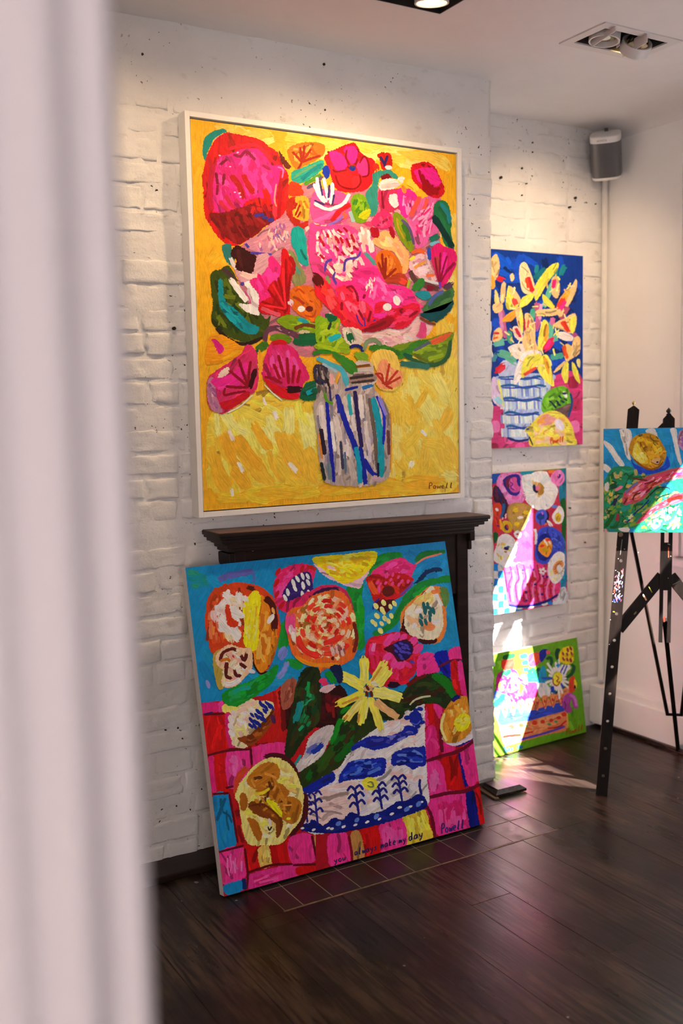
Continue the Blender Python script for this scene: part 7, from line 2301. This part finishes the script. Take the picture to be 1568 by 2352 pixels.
def squircle(m, b0, b1, k0=1.0, k1=1.0, n=40, dome=0.0):
    vs_, fs = [], []
    for (b, k) in ((b0, k0), (b1, k1)):
        for i in range(n):
            t = 2 * math.pi * i / n
            c, s = math.cos(t), math.sin(t)
            e = 2 / 3.6
            x_ = math.copysign(abs(c) ** e, c) * 0.064 * k
            y_ = math.copysign(abs(s) ** e, s) * 0.058 * k
            vs_.append(SPC + sr * x_ + sf * y_ + su * b)
    for i in range(n):
        j = (i + 1) % n
        fs.append((i, j, n + j, n + i))
    fs.append(tuple(range(n)))
    fs.append(tuple(n + i for i in range(n)))
    m.add(vs_, fs)


one('grille', 'speaker_grille', lambda m: squircle(m, -HS + 0.012, HS - 0.026), sp, smooth=True)
tcap = one('top_cap', 'plastic_white', lambda m: (squircle(m, HS - 0.027, HS - 0.003, 1.02, 1.02), squircle(m, HS - 0.003, HS, 1.02, 0.97)), sp, smooth=True, label='white plastic top cap with lettering')
one('bottom_cap', 'plastic_white', lambda m: (squircle(m, -HS + 0.005, -HS + 0.0125, 1.02, 1.02), squircle(m, -HS, -HS + 0.005, 0.95, 1.02)), sp, smooth=True)
one('wall_bracket', 'black_turned', lambda m: (m.bar(SPC - sf * 0.05 + su * 0.02, Vector((RX - 0.01, AL - 0.03, SPC.z + 0.02)), UZ, 0.016, 0.007), m.bar(SPC - sf * 0.035 + su * 0.05, SPC - sf * 0.045 + su * 0.106, sr, 0.008, 0.006)), sp)
td = bpy.data.curves.new('lettering', 'FONT')
td.body = 'SONOS'
td.size = 0.0115
td.align_x = 'CENTER'
td.extrude = 0.0002
td.space_character = 1.15
to = bpy.data.objects.new('lettering_curve', td)
COL.objects.link(to)
dg = bpy.context.evaluated_depsgraph_get()
lm = bpy.data.meshes.new_from_object(to.evaluated_get(dg))
bpy.data.objects.remove(to, do_unlink=True)
simple('letter_grey', (0.22, 0.22, 0.22), 0.6)
lm.materials.clear()
lm.materials.append(M['letter_grey'])
pos = SPC + sf * (0.058 * 1.02 + 0.0006) + su * (HS - 0.0185) - sr * 0.010
for v in lm.vertices:
    c = v.co.copy()
    v.co = (pos + sr * c.x + su * c.y + sf * c.z) - SPC
lo = bpy.data.objects.new('lettering', lm)
link(lo, tcap)

con = empty('cable_conduit', (RX - 0.02, AL - 0.02, 0.2), label='narrow white cable conduit running down the alcove corner', cat='conduit')
c_top, c_bot = Vector((RX - 0.017, AL - 0.022, SPC.z - 0.06)), Vector((RX - 0.032, AL - 0.022, 0.215))
one('conduit_channel', 'conduit_white', lambda m: m.bar(c_bot, c_top, (1, 0, 0), 0.010, 0.008, 0.0015), con)
one('conduit_lid', 'conduit_white', lambda m: m.bar(c_bot + Vector((0, -0.009, 0)), c_top + Vector((0, -0.009, 0)), (1, 0, 0), 0.006, 0.002, 0.001), con)

# ================================================================== RECESSED SPOTLIGHTS


def spotlight(F, name_label, trim, lamps, face=None):
    x0, x1, y0, y1 = F
    root = empty('ceiling_spotlight', ((x0 + x1) / 2, (y0 + y1) / 2, CEIL), label=name_label, cat='spotlight')

    def housing(m):
        t = 0.003
        zt = CEIL + 0.15
        m.box(x0 + 0.0005, x0 + t, y0 + 0.0005, y1 - 0.0005, CEIL + 0.001, zt)
        m.box(x1 - t, x1 - 0.0005, y0 + 0.0005, y1 - 0.0005, CEIL + 0.001, zt)
        m.box(x0 + t, x1 - t, y0 + 0.0005, y0 + t, CEIL + 0.001, zt)
        m.box(x0 + t, x1 - t, y1 - t, y1 - 0.0005, CEIL + 0.001, zt)
        m.box(x0 + t, x1 - t, y0 + t, y1 - t, zt - 0.004, zt)
    one('housing', 'housing_black', housing, root)
    if trim:
        w = trim
        one('trim_plate', 'lamp_metal', lambda m: (m.box(x0 - w, x0, y0 - w, y1 + w, CEIL - 0.004, CEIL + 0.0005), m.box(x1, x1 + w, y0 - w, y1 + w, CEIL - 0.004, CEIL + 0.0005),
                                                    m.box(x0, x1, y0 - w, y0, CEIL - 0.004, CEIL + 0.0005), m.box(x0, x1, y1, y1 + w, CEIL - 0.004, CEIL + 0.0005)), root)
    for (lx, ly, lz, aim, glow, power, size) in lamps:
        c = Vector((lx, ly, lz))
        aimd = (Vector(aim) - c).normalized()
        d = Vector(face).normalized() if face else aimd
        R = 0.052
        ring = one('gimbal_ring', 'lamp_metal', lambda m: m.lathe(c - d * 0.018, d, [(R, 0), (R, 0.036), (R - 0.004, 0.037), (R - 0.006, 0.036), (R - 0.006, 0.0), (R, 0)], 36, cap=False), root, smooth=True)
        one('reflector', 'reflector' if not glow else 'reflector', lambda m: m.lathe(c - d * 0.05, d, [(0.016, 0), (0.030, 0.015), (0.042, 0.035), (0.0455, 0.050)], 32, cap=False), ring, smooth=True)
        one('lamp_back', 'lamp_metal', lambda m: m.lathe(c - d * 0.075, d, [(0.018, 0), (0.020, 0.02), (0.019, 0.03)], 20), ring, smooth=True)
        side = d.cross(UZ).normalized()
        if side.length < 0.1:
            side = Vector((1, 0, 0))
        one('bulb', 'lamp_glow' if glow else 'plastic_white', lambda m: m.lathe(c - d * 0.02, d, [(0.040 if glow else 0.012, 0.012), (0.040 if glow else 0.012, 0.016), (0.020, 0.026), (0.002, 0.028)], 20), ring, smooth=True)
        for kk in (0.014, 0.030) if glow else ():
            one('louvre_ring', 'lamp_metal', lambda m: m.lathe(c + d * 0.004, d, [(kk, 0), (kk + 0.0015, 0), (kk + 0.0015, 0.010), (kk, 0.010), (kk, 0)], 28, cap=False), ring, smooth=True)
        # flat strap across the gimbal
        sx = (Vector((0.25, 1, 0))).normalized()
        nrm_ = d
        one('strap', 'lamp_metal', lambda m: m.bar(c - side * (R + 0.012) - UZ * 0.002, c - side * (R + 0.010) + d.cross(side) * 0.001 + UZ * 0.05, side, 0.0015, 0.012), root)
        if power:
            ld = bpy.data.lights.new('spot_beam', 'SPOT')
            ld.energy = power
            ld.color = (1.0, 0.69, 0.40)
            ld.spot_size = math.radians(size)
            ld.spot_blend = 1.0
            ld.shadow_soft_size = 0.03
            lo_ = bpy.data.objects.new('spot_beam', ld)
            COL.objects.link(lo_)
            lo_.parent = root
            lo_.location = (c + d * 0.035) - root.location
            lo_.rotation_euler = aimd.to_track_quat('-Z', 'Y').to_euler()
    return root


fx, fy = (F1[0] + F1[1]) / 2, (F1[2] + F1[3]) / 2
spotlight(F1, 'black recessed twin spotlight glowing over the framed painting', 0.0,
          [(fx - 0.078, fy, CEIL + 0.008, (1.5, BR, 1.2), True, 24, 130), (fx + 0.078, fy, CEIL + 0.006, (2.15, BR, 1.2), True, 24, 130)], (0.05, 0.1, -1))
spotlight(F0, 'unseen twin spotlight added to warm the wall left of the painting', 0.0,
          [(fx - 0.858, fy, CEIL + 0.012, (0.9, BR, 1.3), True, 8, 126), (fx - 0.702, fy, CEIL + 0.004, (1.2, BR, 1.3), True, 8, 126)])
gx, gy = (F2[0] + F2[1]) / 2, (F2[2] + F2[3]) / 2
SL2 = spotlight(F2, 'white-trimmed recessed twin spotlight near the alcove', 0.034,
                [(gx - 0.075, gy, CEIL + 0.006, (2.3, 2.6, 0.0), False, 0, 60), (gx + 0.070, gy, CEIL - 0.006, (3.05, AL, 1.9), True, 55, 76)])
for (ox, oz) in ((-0.11, 0.0), (0.035, -0.012)):
    cc = Vector((gx + ox, gy - 0.03, CEIL + oz))
    stp = one('strap', 'lamp_metal', lambda m: m.obox(cc, Vector((0.25, 0.97, 0)).normalized(), Vector((0.97, -0.25, 0)).normalized(), UZ, 0.075, 0.0015, 0.019, 0.0005), SL2)
    one('screw_head', 'steel', lambda m: m.lathe(cc + Vector((-0.0025, -0.050, 0.002)), (-0.97, 0.25, 0), [(0.0035, 0), (0.0035, 0.0012), (0.001, 0.0016)], 10), stp)

# ================================================================== CURTAIN close to the camera
ed = ray(322, 1176)
CY0 = 0.62
ex = ed.x / ed.y * CY0
cur = empty('curtain', (ex - 0.25, CY0, 0.0), label='white gathered curtain hanging out of focus close to the viewer', cat='curtain')


def cloth(m):
    n, k = 150, 24
    W = 0.56
    vs_, fs = [], []
    for j in range(k + 1):
        z = 0.015 + (2.63 - 0.015) * j / k
        for i in range(n + 1):
            s = i / n
            xx = ex - W * s
            ph = s * W / 0.0445 * 2 * math.pi
            y = CY0 + 0.0038 * math.cos(ph + 0.2 * math.sin(z * 1.7) + 2.2) + 0.003 * math.sin(ph * 0.43 + 1.0 + z * 0.4)
            if s < 0.02:
                y += 0.012 * (1 - s / 0.02)
            vs_.append((xx, y, z))
    for j in range(k):
        for i in range(n):
            a = j * (n + 1) + i
            fs.append((a, a + 1, a + n + 2, a + n + 1))
    m.add(vs_, fs)


one('cloth', 'curtain_cloth', cloth, cur, smooth='all', fix=False)
crod = one('curtain_rod', 'steel', lambda m: m.tube((LX, CY0, 2.645), (ex + 0.04, CY0, 2.645), 0.011), cur)
one('rod_bracket', 'steel', lambda m: m.tube((ex - 0.05, CY0, 2.645), (ex - 0.05, CY0, CEIL), 0.006), crod)
one('rod_end', 'steel', lambda m: m.lathe((ex + 0.035, CY0, 2.645), (1, 0, 0), [(0.011, 0), (0.018, 0.006), (0.02, 0.02), (0.012, 0.034), (0.002, 0.038)], 16), crod, smooth=True)
